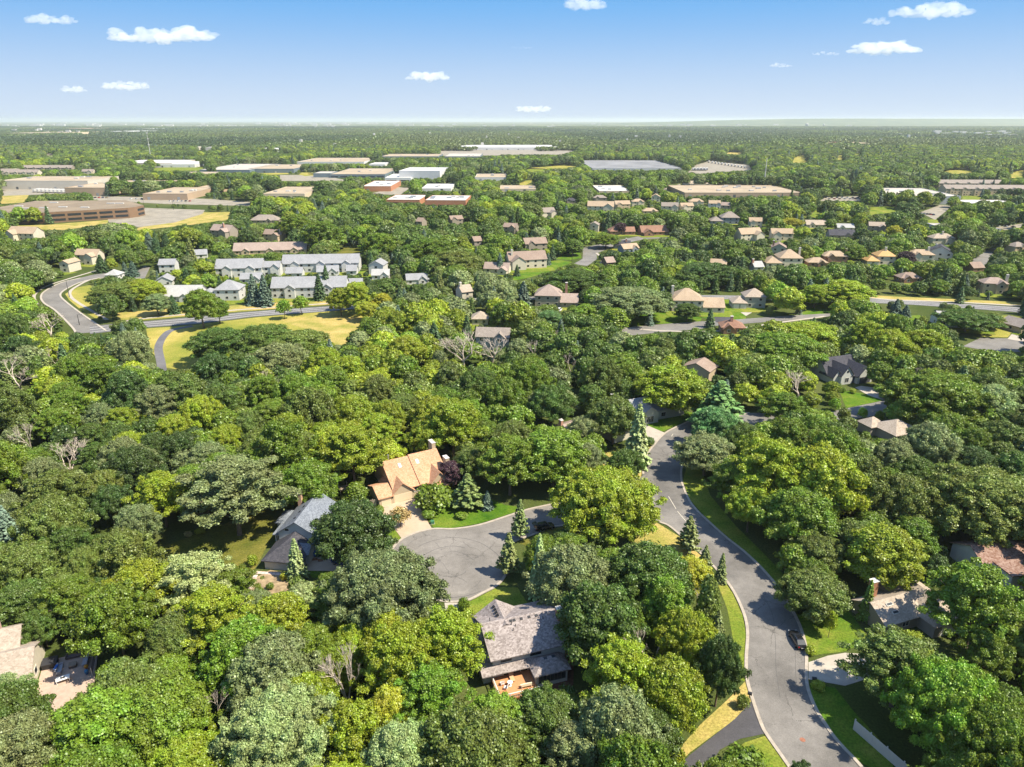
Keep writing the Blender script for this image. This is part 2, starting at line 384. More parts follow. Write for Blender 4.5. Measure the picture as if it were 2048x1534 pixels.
# ---- cul-de-sac
CA = [(1302, 942), (1284.6, 952.6), (1240, 972), (1180, 992), (1099, 1008.5), (1053, 1018.7), (1010, 1032.6), (958, 1049), (907, 1057), (864, 1057), (818, 1069.5), (790, 1088), (778, 1112), (786, 1142), (808, 1170), (845, 1194), (889, 1205), (917, 1205), (940, 1201), (968, 1187), (996, 1172), (1014, 1150), (1022, 1125), (1018, 1100), (1030, 1085), (1066, 1071), (1114, 1054), (1180, 1050), (1250, 1046), (1312, 1041), (1330, 1049)]
CW = smooth_line(gp(CA), 4)
ground_patch('cul_de_sac', None, m_road2, .054, world=CW)
kb = MB()
def kerb(line, side): ribbon(kb, line, 0.0, .55 * side, 0.0, .15)
i0 = 7 * 6; i1 = 9 * 6
kerb(WL[:i0], 1); kerb(WL[i1:], 1); kerb(WR, -1); kerb(CW[5:-6], 1)
tag(kb.build('kerb', m_conc), kind='structure')
# worn paint: bits of the centre line and utility marks
pm = MB()
for a, b in (((1337, 993), (1352, 1018)), ((1355, 1023), (1372, 1043)), ((1343, 873), (1346, 868))):
    (x0, y0), (x1, y1) = G(*a), G(*b); d = Vector((x1 - x0, y1 - y0, 0)); L_ = d.length; d.normalize(); nrm = Vector((-d.y, d.x, 0)) * .07
    pm.add([(x0 - nrm.x, y0 - nrm.y, .062), (x0 + nrm.x, y0 + nrm.y, .062), (x1 + nrm.x, y1 + nrm.y, .062), (x1 - nrm.x, y1 - nrm.y, .062)], [(0, 1, 2, 3)])
tag(pm.build('road_marking', mat('worn_white_paint', (.5, .45, .36), .8)), kind='structure')
# faint tar line along the lower road
ct = MB()
for ln in ([(1525, 1190), (1545, 1230), (1551, 1290), (1552, 1340), (1560, 1395)], [(1590, 1285), (1591, 1340), (1595, 1385)]):
    ribbon(ct, smooth_line(gp(ln)), -.035, .035, .055, .058)
tag(ct.build('tar_seam', mat('tar', (.08, .075, .07), .7)), kind='structure')

cx_, cy_ = G(900, 1132); wr = MB(); ws = MB()
for r_, a0, a1, w_, tgt in ((9.6, 2.3, 5.2, .5, wr), (7.2, 1.2, 4.6, .06, ws), (10.6, .2, 2.4, .06, ws), (10.8, 3.0, 5.4, .07, ws), (5.2, .4, 1.7, .05, ws), (3.9, 4.4, 5.8, .05, ws)):
    ln = [(cx_ + (r_ + .25 * math.sin(a * 7)) * math.cos(a), cy_ + (r_ + .2 * math.sin(a * 5)) * math.sin(a)) for a in [a0 + (a1 - a0) * i / 40 for i in range(41)]]; ribbon(tgt, ln, -w_, w_, .055, .0585)
for a, b in (((955, 1066), (1000, 1058)), ((870, 1085), (885, 1100)), ((905, 1150), (935, 1165)), ((880, 1120), (900, 1150)), ((930, 1120), (975, 1110)), ((830, 1110), (850, 1150)), ((940, 1180), (965, 1160))):
    A_, B_2 = G(*a), G(*b); ln = [(A_[0] + (B_2[0] - A_[0]) * i / 8 + rnd.uniform(-.25, .25), A_[1] + (B_2[1] - A_[1]) * i / 8 + rnd.uniform(-.25, .25)) for i in range(9)]; ribbon(ws, ln, -.035, .035, .055, .0588)
tag(wr.build('pavement_joint', asphalt('ring_asphalt', (.21, .19, .165), False)), kind='structure'); tag(ws.build('tar_seam', mat('tar', (.08, .075, .07), .7)), kind='structure')
# ---- lawns and verges near
ground_patch('lawn', [(868, 1056), (838, 1010), (862, 985), (930, 975), (1010, 1010), (1053, 1016), (1010, 1031), (958, 1047), (907, 1056)], m_lush, .03)
ground_patch('lawn', [(765, 1020), (803, 1079), (790, 1087), (772, 1070), (750, 1030)], m_lush, .03)
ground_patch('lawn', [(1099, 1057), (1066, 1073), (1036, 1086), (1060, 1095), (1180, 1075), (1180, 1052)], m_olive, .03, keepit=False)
ground_patch('lawn', [(1310, 1043), (1362, 1075), (1402, 1112), (1375, 1130), (1290, 1120), (1262, 1070)], m_dry, .03)
ground_patch('verge', [(1282, 955), (1284, 937), (1290, 914), (1305, 893), (1300, 885), (1262, 905), (1225, 900), (1195, 905), (1190, 930), (1240, 960)], m_dry, .03, keepit=False)
ground_patch('verge', [(1440, 1151), (1465, 1186), (1485, 1230), (1492, 1268), (1489, 1320), (1491, 1362), (1478, 1362), (1470, 1300), (1455, 1220), (1432, 1160)], m_lawn, .03)
ground_patch('verge', [(1491, 1362), (1503, 1404), (1497, 1420), (1430, 1468), (1380, 1505), (1345, 1540), (1330, 1530), (1400, 1450), (1460, 1395)], m_dry, .03)
ground_patch('lawn', [(1608, 1271), (1615, 1312), (1690, 1303), (1740, 1280), (1700, 1225), (1660, 1205), (1590, 1222)], m_lush, .03, keepit=False)
keep([(1606, 1260), (1613, 1306), (1660, 1306), (1690, 1290), (1690, 1250), (1655, 1228), (1610, 1232)], 150)
ground_patch('lawn', [(1617, 1370), (1635, 1420), (1670, 1474), (1716, 1524), (1800, 1560), (1760, 1480), (1705, 1420), (1670, 1375)], m_lush, .03, keepit=False)
keep([(1620, 1372), (1636, 1418), (1670, 1470), (1716, 1522), (1770, 1540), (1705, 1440), (1690, 1400), (1650, 1372)], 110)
ground_patch('verge', [(1366, 962), (1379, 998), (1417, 1041), (1493, 1105), (1531, 1142), (1595, 1230), (1625, 1225), (1560, 1140), (1470, 1050), (1420, 990), (1400, 930), (1378, 915)], m_lawn, .03, keepit=False)
keep([(1370, 970), (1380, 996), (1418, 1040), (1455, 1072), (1493, 1103), (1500, 1090), (1440, 1035), (1400, 985), (1385, 950)], 175)
ground_patch('lawn', [(918, 1207), (940, 1203), (968, 1189), (996, 1174), (1035, 1175), (1060, 1215), (1000, 1240), (935, 1250), (920, 1240)], m_lawn, .03, keepit=False)
keep([(925, 1206), (968, 1189), (996, 1174), (1030, 1185), (1035, 1205), (990, 1205), (940, 1245), (928, 1240)], 118)
ground_patch('lawn', [(1275, 893), (1290, 870), (1328, 862), (1365, 845), (1395, 828), (1340, 815), (1283, 830), (1278, 850)], m_lush, .03, keepit=False)
keep([(1285, 830), (1281, 845), (1328, 862), (1365, 845), (1385, 832), (1340, 825)], 205)
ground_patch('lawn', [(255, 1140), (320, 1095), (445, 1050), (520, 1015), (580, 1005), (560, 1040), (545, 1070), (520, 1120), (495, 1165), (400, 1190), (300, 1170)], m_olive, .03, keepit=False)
keep([(335, 1093), (370, 1120), (445, 1135), (470, 1130), (520, 1090), (540, 1060), (560, 1020), (575, 1007), (520, 1018), (480, 1050), (400, 1062), (360, 1078)], 138)
ground_patch('lawn', [(440, 1290), (470, 1255), (515, 1260), (520, 1300), (450, 1300)], m_lush, .03, keepit=False)
keep([(455, 1285), (470, 1262), (505, 1262), (505, 1285)], 108)
ground_patch('lawn', [(1680, 785), (1692, 816), (1742, 806), (1774, 798), (1700, 782)], m_lush, .03)
ground_patch('lawn', [(610, 1140), (700, 1150), (690, 1165), (625, 1155)], m_lush, .031, keepit=False)
ground_patch('garden_bed', [(1100, 1340), (1132, 1275), (1148, 1320), (1146, 1395), (1105, 1390)], mat('brown_mulch', (.14, .065, .045), .95, .1, (1.5, .6, 1.4)), .034, keepit=False)
keep([(1126, 1290), (1146, 1300), (1146, 1385), (1128, 1385)], 98)
ground_patch('garden_bed', [(495, 1165), (540, 1140), (600, 1150), (590, 1185), (520, 1200), (495, 1190)], mat('garden_soil', (.3, .22, .13), .95, .1, (.8, .5, 1.3)), .034, keepit=False)
keep([(505, 1160), (560, 1145), (575, 1165), (520, 1195)], 125)
# ---- driveways
ground_patch('driveway', [(756, 1014), (829, 997), (864, 1058), (846, 1062), (818, 1071), (804, 1078)], m_drive, .06)
ground_patch('driveway', [(612, 1118), (690, 1105), (700, 1145), (650, 1142), (615, 1142)], m_drive, .06)
ground_patch('driveway', [(889, 1206), (917, 1206), (915, 1240), (905, 1275), (880, 1272), (892, 1230)], m_drive2, .06)
ground_patch('driveway', [(1617, 1325), (1617, 1359), (1690, 1372), (1760, 1350), (1750, 1310), (1690, 1306), (1655, 1312)], m_drive2, .06, keepit=False)
keep([(1617, 1325), (1617, 1359), (1670, 1365), (1700, 1350), (1712, 1320), (1690, 1308), (1655, 1312)], 120)
ground_patch('driveway', [(1330, 866), (1318, 877), (1309, 886), (1302, 876), (1255, 868), (1230, 862), (1262, 845), (1290, 849)], m_drive2, .06, keepit=False)
keep([(1328, 866), (1309, 886), (1296, 872), (1284, 866), (1284, 848)], 190)
ground_patch('driveway', [(1503, 1403), (1519, 1449), (1529, 1468), (1480, 1478), (1440, 1500), (1400, 1560), (1330, 1560), (1380, 1510), (1430, 1470), (1470, 1438)], m_dark, .06)
ground_patch('lawn', [(1530, 1472), (1556, 1508), (1590, 1556), (1440, 1556), (1450, 1515), (1490, 1485)], m_lawn, .03)
ground_patch('driveway', [(1710, 775), (1722, 772), (1746, 775), (1770, 778), (1793, 795), (1773, 803), (1735, 790)], m_drive2, .06)
ground_patch('street', [(1745, 806), (1790, 797), (1830, 790), (1830, 812), (1760, 830), (1640, 850), (1500, 862), (1440, 846), (1500, 826), (1640, 828)], m_roadfar, .052, keepit=False)
keep([(1745, 806), (1785, 800), (1770, 818), (1747, 826)], 215)
keep([(1498, 832), (1530, 825), (1532, 842), (1502, 848)], 195)
ground_patch('lawn', [(1225, 625), (1410, 622), (1400, 645), (1260, 650)], m_lush, .05, keepit=False)
ground_patch('lawn', [(1390, 600), (1500, 590), (1490, 645), (1450, 645), (1380, 630)], m_lush, .05, keepit=False)
ground_patch('driveway', [(1424, 623), (1446, 621), (1468, 643), (1432, 645)], m_dark, .07)
ground_patch('driveway', [(1474, 620), (1500, 615), (1510, 622), (1492, 632)], m_drive2, .07)
# ---- boulevard, curving street, trail at left
BF = [(180, 652), (290, 642.7), (368, 636), (455, 627.5), (520, 622), (663, 612), (759, 604.6), (900, 598), (1100, 592), (1400, 590), (1740, 598), (1900, 606), (2048, 615), (2300, 635)]
BN = [(180, 668), (290, 655.5), (381, 649), (458, 640), (520, 632.6), (663, 622.4), (760, 614), (900, 606), (1100, 599), (1400, 598), (1740, 606), (1900, 615), (2048, 626), (2300, 648)]
BWF = smooth_line(gp(BF), 4); BWN = smooth_line(gp(BN), 4)
ground_patch('boulevard', None, asphalt('boulevard_asphalt', (.135, .13, .128), False), .06, keepit=False, world=BWF + BWN[::-1])
keep([(290, 642), (368, 635), (455, 627), (520, 621), (663, 611), (663, 624), (520, 634), (381, 650), (290, 657)], 290)
keep([(1739, 597), (1777, 600), (1777, 607), (1739, 606)], 330); keep([(1960, 608), (2048, 614), (2048, 626), (1985, 621)], 330)
mk = MB()
mid = [((a[0] + b[0]) / 2, (a[1] + b[1]) / 2) for a, b in zip(BWF, BWN)]
q1 = [((a[0] * .8 + b[0] * .2), (a[1] * .8 + b[1] * .2)) for a, b in zip(BWF, BWN)]; q3 = [((a[0] * .2 + b[0] * .8), (a[1] * .2 + b[1] * .8)) for a, b in zip(BWF, BWN)]
for l_ in (mid, q1, q3): ribbon(mk, l_, -.14, .14, .06, .072)
tag(mk.build('lane_lines', mat('lane_paint', (.62, .6, .55), .7)), kind='structure')
ground_patch('verge', None, m_dry, .045, keepit=False, world=gp([(235, 640), (290, 640), (455, 625), (663, 609), (760, 602), (755, 596), (640, 598), (450, 612), (330, 618), (235, 626)]))
keep([(232, 632), (330, 622), (450, 615), (640, 600), (660, 606), (520, 619), (290, 641)], 300)
sw = MB(); ribbon(sw, smooth_line(gp([(235, 645), (300, 636), (455, 621.5), (663, 606.5), (760, 600)])), -.9, .9, .04, .1)
ribbon(sw, smooth_line(gp([(1240, 655), (1330, 662), (1440, 662), (1560, 645), (1650, 633)])), -.8, .8, .04, .1)
ribbon(sw, smooth_line(gp([(1739, 596), (1790, 600), (1900, 604), (2048, 612)])), -1, 1, .04, .1)
tag(sw.build('sidewalk', m_drive2), kind='structure')
ground_patch('meadow', [(292, 657), (381, 651), (520, 634), (720, 618), (745, 625), (730, 650), (690, 695), (640, 700), (560, 740), (390, 745), (330, 735), (300, 700)], m_field, .04, keepit=False)
keep([(330, 660), (470, 645), (420, 665), (395, 690), (390, 740), (340, 738), (318, 700), (325, 675)], 285)
keep([(296, 662), (312, 660), (300, 735), (292, 700)], 270)
keep([(600, 640), (640, 630), (720, 635), (722, 645), (700, 670), (690, 693), (665, 680), (640, 655)], 285)
ground_patch('dry_meadow', [(555, 640), (650, 628), (722, 634), (722, 645), (705, 668), (690, 695), (655, 700), (640, 668), (600, 655)], m_dry, .046, keepit=False)
TP = [(325, 745), (322, 725), (317, 700), (320, 685), (330, 670), (345, 660), (385, 652)]
TW = smooth_line(gp(TP)); tr = MB(); ribbon(tr, TW, -1.6, 1.6, .04, .065); tag(tr.build('trail', m_path), kind='structure')
keep([(312, 745), (314, 700), (322, 675), (340, 655), (385, 648), (385, 656), (345, 668), (330, 690), (332, 745)], 290); NOTREE.append(gp([(308, 760), (310, 700), (322, 670), (385, 648), (385, 656), (345, 672), (334, 700), (340, 760)]))
CLo = [(225, 545), (190, 549), (160, 556), (119.5, 566), (89, 582), (80, 594), (86.5, 607), (109, 622), (142, 655), (150, 668)]
CLi = [(235, 550), (200, 556), (165, 564), (142, 574), (126, 584), (123, 592), (132, 602), (157.6, 622), (190.7, 645), (215, 662)]
WO = smooth_line(gp(CLo)); WI = smooth_line(gp(CLi))
ground_patch('street', None, m_roadfar, .056, world=WO + WI[::-1])
kk = MB(); ribbon(kk, WO[12:], 0, .9, 0, .2); ribbon(kk, WI[6:], 0, -.9, 0, .2)
ribbon(kk, smooth_line(gp([(250, 552), (215, 555), (180, 560), (155, 572), (140, 584), (146, 598), (180, 620), (215, 640)])), -.8, .8, .04, .1)
ribbon(kk, smooth_line(gp([(230, 530), (180, 545), (130, 560), (95, 572), (70, 588), (72, 605), (95, 622)])), -.8, .8, .04, .1)
ribbon(kk, smooth_line(gp([(1193, 506), (1200, 513), (1205, 521), (1200, 530)])), -.9, .9, .04, .12)
tag(kk.build('kerb', m_drive2), kind='structure')
ground_patch('verge', [(155, 575), (180, 570), (215, 600), (225, 640), (196, 640), (162, 620), (138, 600), (130, 588)], m_field, .04, keepit=False)
keep([(130, 588), (150, 578), (190, 615), (196, 642), (160, 620)], 330); keep([(60, 590), (85, 570), (150, 545), (200, 535), (200, 545), (120, 562), (85, 585), (80, 600)], 400)
# ---- mid-distance streets and lawns
for px in ([(1147, 528), (1165, 518), (1166, 505), (1160, 498), (1172, 494), (1193, 507), (1194, 518), (1175, 532)],
           [(1172, 494), (1240, 480), (1290, 470), (1340, 470), (1340, 476), (1290, 478), (1235, 490), (1193, 507)],
           [(1240, 660), (1265, 654), (1330, 648), (1400, 643), (1430, 642), (1600, 630), (1660, 627), (1660, 633), (1600, 639), (1430, 652), (1400, 658), (1330, 664), (1250, 672)],
           [(1940, 538), (1947, 518), (1975, 500), (1993, 495), (1992, 503), (1980, 512), (1975, 525), (1965, 540)],
           [(1925, 693), (1960, 676), (2018, 677), (2060, 682), (2060, 703), (2000, 705), (1973, 701)],
           [(268, 545), (290, 532), (300, 535), (290, 556), (270, 560)]):
    ground_patch('street', px, m_roadfar, .06)
ground_patch('driveway', [(2015, 678), (2030, 661), (2060, 668), (2060, 686)], m_drive2, .07)
ground_patch('lawn', [(1960, 630), (2048, 632), (2040, 650), (2015, 675), (1960, 674), (1975, 650)], m_field, .05)
ground_patch('lawn', [(1025, 562), (1030, 545), (1060, 528), (1120, 520), (1145, 524), (1110, 540), (1060, 555)], m_lush, .05)
ground_patch('lawn', [(1110, 518), (1135, 506), (1160, 505), (1163, 516), (1140, 520)], m_lush, .05)
ground_patch('lawn', [(1590, 632), (1640, 608), (1700, 610), (1700, 622), (1650, 628)], m_lush, .05, keepit=False)
keep([(1592, 630), (1640, 612), (1655, 625), (1640, 630)], 300)
ground_patch('lawn', [(1700, 645), (1760, 635), (1840, 630), (1850, 650), (1760, 655)], m_lush, .05, keepit=False)
ground_patch('verge', [(1735, 590), (1790, 593), (2048, 605), (2048, 612), (1739, 596)], m_dry, .05)
ground_patch('creek_bank', [(670, 510), (690, 492), (715, 490), (720, 505), (700, 515)], m_olive, .05)
for px, d in (([(1738, 415), (1795, 412), (1790, 425), (1740, 430)], 0), ([(1640, 412), (1620, 432), (1630, 436), (1640, 425)], 0), ([(1855, 440), (1880, 437), (1880, 450), (1858, 452)], 0),
              ([(1925, 392), (1965, 391), (1955, 405), (1925, 402)], 0)):
    ground_patch('field', px, m_lawn, .08)
for px in ([(1584, 326), (1590, 314), (1608, 311), (1617, 322), (1605, 327)], [(1672, 316), (1680, 309), (1687, 312), (1684, 325)], [(2020, 347), (2048, 338), (2060, 355), (2020, 356)],
           [(1155, 332), (1120, 331), (1085, 334), (1060, 336), (1120, 339), (1150, 335)], [(1035, 368), (1066, 357), (1062, 366), (1048, 372)], [(150, 266), (210, 268), (205, 273), (155, 271)]):
    ground_patch('field', px, m_field, .12)
rf_ = random.Random(31)
for i in range(34):
    fy = rf_.uniform(259, 300) if i < 22 else rf_.uniform(300, 360); fx = rf_.uniform(0, 2000); fw = rf_.uniform(12, 46) * (1 if i % 4 else 1.8); fh = (fy - 243) * rf_.uniform(.03, .07)
    ground_patch('field', [(fx, fy), (fx + fw * .4, fy + fh * .6), (fx + fw, fy + fh * .3), (fx + fw * .9, fy - fh * .7), (fx + fw * .2, fy - fh * .8)], (m_field, m_lawn, m_lot, m_dry)[i % 4], .12)
# industrial yards
for px in ([(215, 438), (262, 415), (410, 420), (405, 428), (350, 445), (276, 455), (265, 450), (218, 445)],
           [(185, 392), (330, 395), (420, 398), (500, 404), (500, 412), (330, 408), (180, 400)],
           [(0, 372), (200, 368), (200, 385), (0, 392)],
           [(1376, 345), (1390, 330), (1420, 322), (1500, 330), (1503, 341), (1440, 344), (1400, 348)],
           [(740, 388), (790, 374), (820, 376), (800, 390)],
           [(1650, 395), (1720, 392), (1725, 402), (1640, 402)],
           [(1840, 425), (1880, 410), (1905, 412), (1870, 440)],
           [(1990, 455), (2060, 445), (2060, 456), (2010, 460)],
           [(560, 350), (640, 350), (700, 362), (560, 362)],
           [(880, 300), (1160, 299), (1120, 310), (880, 312)], [(1325, 378), (1360, 368), (1366, 376), (1345, 388)]):
    ground_patch('parking_lot', px, m_lot, .1)
ground_patch('yard_grass', [(10, 452), (90, 450), (218, 440), (215, 447), (130, 460), (12, 458)], m_dry, .09)
ground_patch('yard_grass', [(400, 425), (460, 424), (455, 440), (380, 450), (330, 455), (270, 462), (276, 456)], m_dry, .09)
ground_patch('yard_grass', [(305, 336), (410, 332), (405, 341), (305, 342)], m_lawn, .09)
ground_patch('yard_grass', [(0, 392), (60, 385), (50, 405), (0, 408)], m_dry, .09)

KGROUND = False

# ================================================================== HOUSES
m_glass = mat('window_glass', (.025, .03, .035), .2, .35)
m_trim = mat('white_trim', (.6, .57, .5), .6)
m_black = mat('black_metal', (.02, .02, .022), .5)
m_chim = mat('chimney_cap', (.6, .56, .5), .8)
m_brick = brickmat('red_brick', (.34, .13, .075), (.42, .2, .12), (.4, .34, .28), 3.0)
m_galv = mat('galvanised_metal', (.45, .46, .47), .4, .5, metal=.7)
ROOFS = {'orange': ((.46, .235, .125), (.62, .36, .22)), 'slate': ((.13, .145, .17), (.24, .26, .29)), 'dark': ((.05, .05, .06), (.095, .09, .1)),
         'greybrown': ((.20, .165, .15), (.40, .345, .32)), 'tan': ((.40, .29, .19), (.52, .40, .28)), 'brown': ((.28, .2, .155), (.38, .29, .23)),
         'pinkbrown': ((.33, .245, .2), (.43, .34, .285)), 'grey': ((.25, .25, .255), (.35, .35, .355)), 'gold': ((.55, .33, .13), (.66, .43, .2)),
         'redbrown': ((.27, .145, .095), (.36, .21, .145)), 'shake': ((.36, .29, .22), (.52, .43, .34)), 'palegrey': ((.4, .39, .37), (.5, .49, .46)),
         'taupe': ((.24, .2, .165), (.33, .28, .24)), 'olive': ((.3, .24, .1), (.4, .32, .15)), 'mossy': ((.18, .09, .06), (.36, .25, .2))}
WALLS = {'tan': (.56, .44, .29), 'white': (.66, .65, .61), 'cream': (.68, .61, .47), 'grey': (.50, .48, .45), 'palegrey': (.58, .58, .53), 'taupe': (.36, .31, .25),
         'bluegrey': (.24, .28, .33), 'brick': (.34, .19, .12), 'brown': (.2, .13, .09), 'sage': (.40, .42, .35)}
def RM(k):
    f = .78 if k in ('tan', 'brown', 'pinkbrown', 'gold', 'redbrown', 'shake', 'palegrey') else .86
    return roofmat('shingles_' + k, *[tuple(c * f for c in q) for q in ROOFS[k]])
def WM(k): return sidingmat('siding_' + k, [c * .78 for c in WALLS[k]])

class House:
    def __init__(s, name, label, cat, o, ang, wall, roof, group=None, lm=None, world=False):
        s.o = o if world else G(*o); s.a = R(ang); s.e = empty(name, (*s.o, 0), s.a, label, cat, group)
        s.wall = WM(wall); s.roofm = RM(roof); s.W = MB(); s.Rf = MB(); s.n = 0; s.ch = []; s.hull = []; s.sky = []
        s.lm = lm; s.wings = []
    def w(s, x, y): return (s.o[0] + x * math.cos(s.a) - y * math.sin(s.a), s.o[1] + x * math.sin(s.a) + y * math.cos(s.a))
    def wing(s, x0, y0, x1, y1, ev, rise, typ='g', ax='x', base=0.0, oh=.45, foot=True):
        s.n += 1; e = .004 * s.n; x0 += e; y0 += e; x1 += e; y1 += e; ev += e; t = .17
        s.wings.append((x0, y0, x1, y1, ev, base)); xm, ym = (x0 + x1) / 2, (y0 + y1) / 2
        r = s.Rf; W_ = s.W
        if typ == 'f':
            W_.box(x0, y0, base, x1, y1, ev); r.box(x0 - .1, y0 - .1, ev, x1 + .1, y1 + .1, ev + max(.25, rise))
        elif typ == 'h':
            W_.box(x0, y0, base, x1, y1, ev - .02); X0, Y0, X1, Y1 = x0 - oh, y0 - oh, x1 + oh, y1 + oh
            d = min(X1 - X0, Y1 - Y0) / 2
            if X1 - X0 >= Y1 - Y0: ra, rb = (X0 + d, (Y0 + Y1) / 2, ev + rise), (X1 - d + .02, (Y0 + Y1) / 2, ev + rise)
            else: ra, rb = ((X0 + X1) / 2, Y0 + d, ev + rise), ((X0 + X1) / 2, Y1 - d, ev + rise)
            vs_ = [(X0, Y0, ev - t), (X1, Y0, ev - t), (X1, Y1, ev - t), (X0, Y1, ev - t), (X0, Y0, ev), (X1, Y0, ev), (X1, Y1, ev), (X0, Y1, ev), ra, rb]
            fs = [(3, 2, 1, 0), (0, 1, 5, 4), (1, 2, 6, 5), (2, 3, 7, 6), (3, 0, 4, 7)]
            fs += [(4, 5, 9, 8), (5, 6, 9), (6, 7, 8, 9), (7, 4, 8)] if X1 - X0 >= Y1 - Y0 else [(4, 5, 8), (5, 6, 9, 8), (6, 7, 9), (7, 4, 8, 9)]
            r.add(vs_, fs)
        else:
            # gable: work with ridge along x; swap for y
            sw = ax == 'y'
            a0, b0, a1, b1 = (y0, x0, y1, x1) if sw else (x0, y0, x1, y1)
            P = (lambda a, b, z: (b, a, z)) if sw else (lambda a, b, z: (a, b, z))
            bm_ = (b0 + b1) / 2; sl = rise / (bm_ - b0); A0, A1 = a0 - oh * .8, a1 + oh * .8
            vs_ = [P(a0, b0, base), P(a1, b0, base), P(a1, b1, base), P(a0, b1, base), P(a0, b0, ev - .02), P(a1, b0, ev - .02), P(a1, b1, ev - .02), P(a0, b1, ev - .02), P(a0, bm_, ev + rise - .03), P(a1, bm_, ev + rise - .03)]
            W_.add(vs_, [(0, 1, 5, 4), (2, 3, 7, 6), (1, 2, 6, 9, 5), (3, 0, 4, 8, 7), (3, 2, 1, 0), (4, 5, 9, 8), (6, 7, 8, 9)])
            for sd, be in ((-1, b0), (1, b1)):
                ze = ev - oh * sl; bo = be + sd * oh
                q = [P(A0, bo, ze), P(A1, bo, ze), P(A1, bm_, ev + rise), P(A0, bm_, ev + rise)]
                q2 = [(p[0], p[1], p[2] + t) for p in q]
                r.add(q + q2, [(3, 2, 1, 0), (4, 5, 6, 7), (0, 1, 5, 4), (1, 2, 6, 5), (2, 3, 7, 6), (3, 0, 4, 7)])
        for x in (x0 - .3, x1 + .3):
            for y in (y0 - .3, y1 + .3): s.hull.append((x, y, ev)); s.hull.append((x, y, base + (ev - base) * .36))
        if typ != 'f':
            if ax == 'y': s.hull += [(xm, y0, ev + rise), (xm, y1, ev + rise)]
            else: s.hull += [(x0, ym, ev + rise), (x1, ym, ev + rise)] if typ == 'g' else [(xm - (x1 - x0) * .2, ym, ev + rise), (xm + (x1 - x0) * .2, ym, ev + rise)]
        if foot:
            nx = max(1, int((x1 - x0) / 6)); ny = max(1, int((y1 - y0) / 6))
            for i in range(nx):
                for j in range(ny):
                    c = s.w(x0 + (i + .5) * (x1 - x0) / nx, y0 + (j + .5) * (y1 - y0) / ny); FOOT.append((*c, max((x1 - x0) / nx, (y1 - y0) / ny) * .62))
        return s
    def shed(s, x0, y0, x1, y1, zf, zb, base=None, walls=True):
        """lean-to roof, front edge (y0) at zf, back edge at zb"""
        t = .15; s.n += 1; e = .004 * s.n
        q = [(x0, y0, zf + e), (x1, y0, zf + e), (x1, y1, zb + e), (x0, y1, zb + e)]; q2 = [(p[0], p[1], p[2] + t) for p in q]
        s.Rf.add(q + q2, [(3, 2, 1, 0), (4, 5, 6, 7), (0, 1, 5, 4), (1, 2, 6, 5), (2, 3, 7, 6), (3, 0, 4, 7)])
        s.hull += q
        return s
    def win(s, face, c, z, w_, h_, at, kids=True, m=None, name='window', fr=None, bars=0):
        """face f/b (plane y=at, centred x=c) or l/r (plane x=at, centred y=c)"""
        fm = fr or m_trim; F_ = MB(); P_ = MB(); sg = -1 if face in 'fl' else 1
        def bx(M, a0, a1, z0, z1, d0, d1):
            d0, d1 = sorted((at + sg * d0, at + sg * d1))
            if face in 'fb': M.box(a0, d0, z0, a1, d1, z1)
            else: M.box(d0, a0, z0, d1, a1, z1)
        bw = .09
        bx(F_, c - w_ / 2 - bw, c + w_ / 2 + bw, z - bw, z, 0.0, .07); bx(F_, c - w_ / 2 - bw, c + w_ / 2 + bw, z + h_, z + h_ + bw, 0, .07)
        bx(F_, c - w_ / 2 - bw, c - w_ / 2, z, z + h_, 0, .07); bx(F_, c + w_ / 2, c + w_ / 2 + bw, z, z + h_, 0, .07)
        for i in range(bars):
            xx = c - w_ / 2 + w_ * (i + 1) / (bars + 1); bx(F_, xx - .035, xx + .035, z, z + h_, 0, .065)
        bx(P_, c - w_ / 2, c + w_ / 2, z, z + h_, -.05, .03)
        f = F_.build(name, fm, s.e); P_.build('pane' if name == 'window' else 'panel', m or m_glass, f); return f
    def gdoor(s, face, c, w_, h_, at, m=None, rows=4):
        M = MB(); sg = -1 if face in 'fl' else 1
        def bx(a0, a1, z0, z1, d0, d1):
            d0, d1 = sorted((at + sg * d0, at + sg * d1))
            if face in 'fb': M.box(a0, d0, z0, a1, d1, z1)
            else: M.box(d0, a0, z0, d1, a1, z1)
        for i in range(rows): bx(c - w_ / 2, c + w_ / 2, .03 + h_ * i / rows + .015, .03 + h_ * (i + 1) / rows - .015, -.02, .05)
        bx(c - w_ / 2, c + w_ / 2, .02, h_ + .03, -.03, .03)
        return M.build('garage_door', m or m_trim, s.e)
    def chimney(s, x, y, z0, z1, w_=1.0, d=.8, m=None, fl=2):
        c = MB().box(x - w_ / 2, y - d / 2, z0, x + w_ / 2, y + d / 2, z1).build('chimney', m or m_brick, None)
        k = MB().box(x - w_ / 2 - .08, y - d / 2 - .08, z1, x + w_ / 2 + .08, y + d / 2 + .08, z1 + .12)
        for i in range(fl): k.box(x - .3 + .42 * i, y - .14, z1 + .12, x - .05 + .42 * i, y + .14, z1 + .42)
        k.build('cap', m_chim, c); s.ch.append(c); s.hull += [(x - w_ / 2, y, z1), (x + w_ / 2, y, z1)]
    def onroof(s, name, M, m): c = M.build(name, m, None); s.ch.append(c); return c
    def slope_box(s, name, x, y, z, w_, d, slope, ax, m, h=.12, sg=1):
        """flat thing lying on a roof slope; slope = rise per metre toward +y (ax 'y') or +x"""
        l = math.hypot(1, slope)
        if ax == 'y': ux, uy = Vector((1, 0, 0)), Vector((0, 1 / l, slope / l))
        else: ux, uy = Vector((1 / l, 0, slope / l)), Vector((0, 1, 0))
        n = ux.cross(uy); o = s.onroof(name, MB().obox((x, y, z), ux * w_ / 2, uy * d / 2, n * h), m)
        return o, ux, uy, n
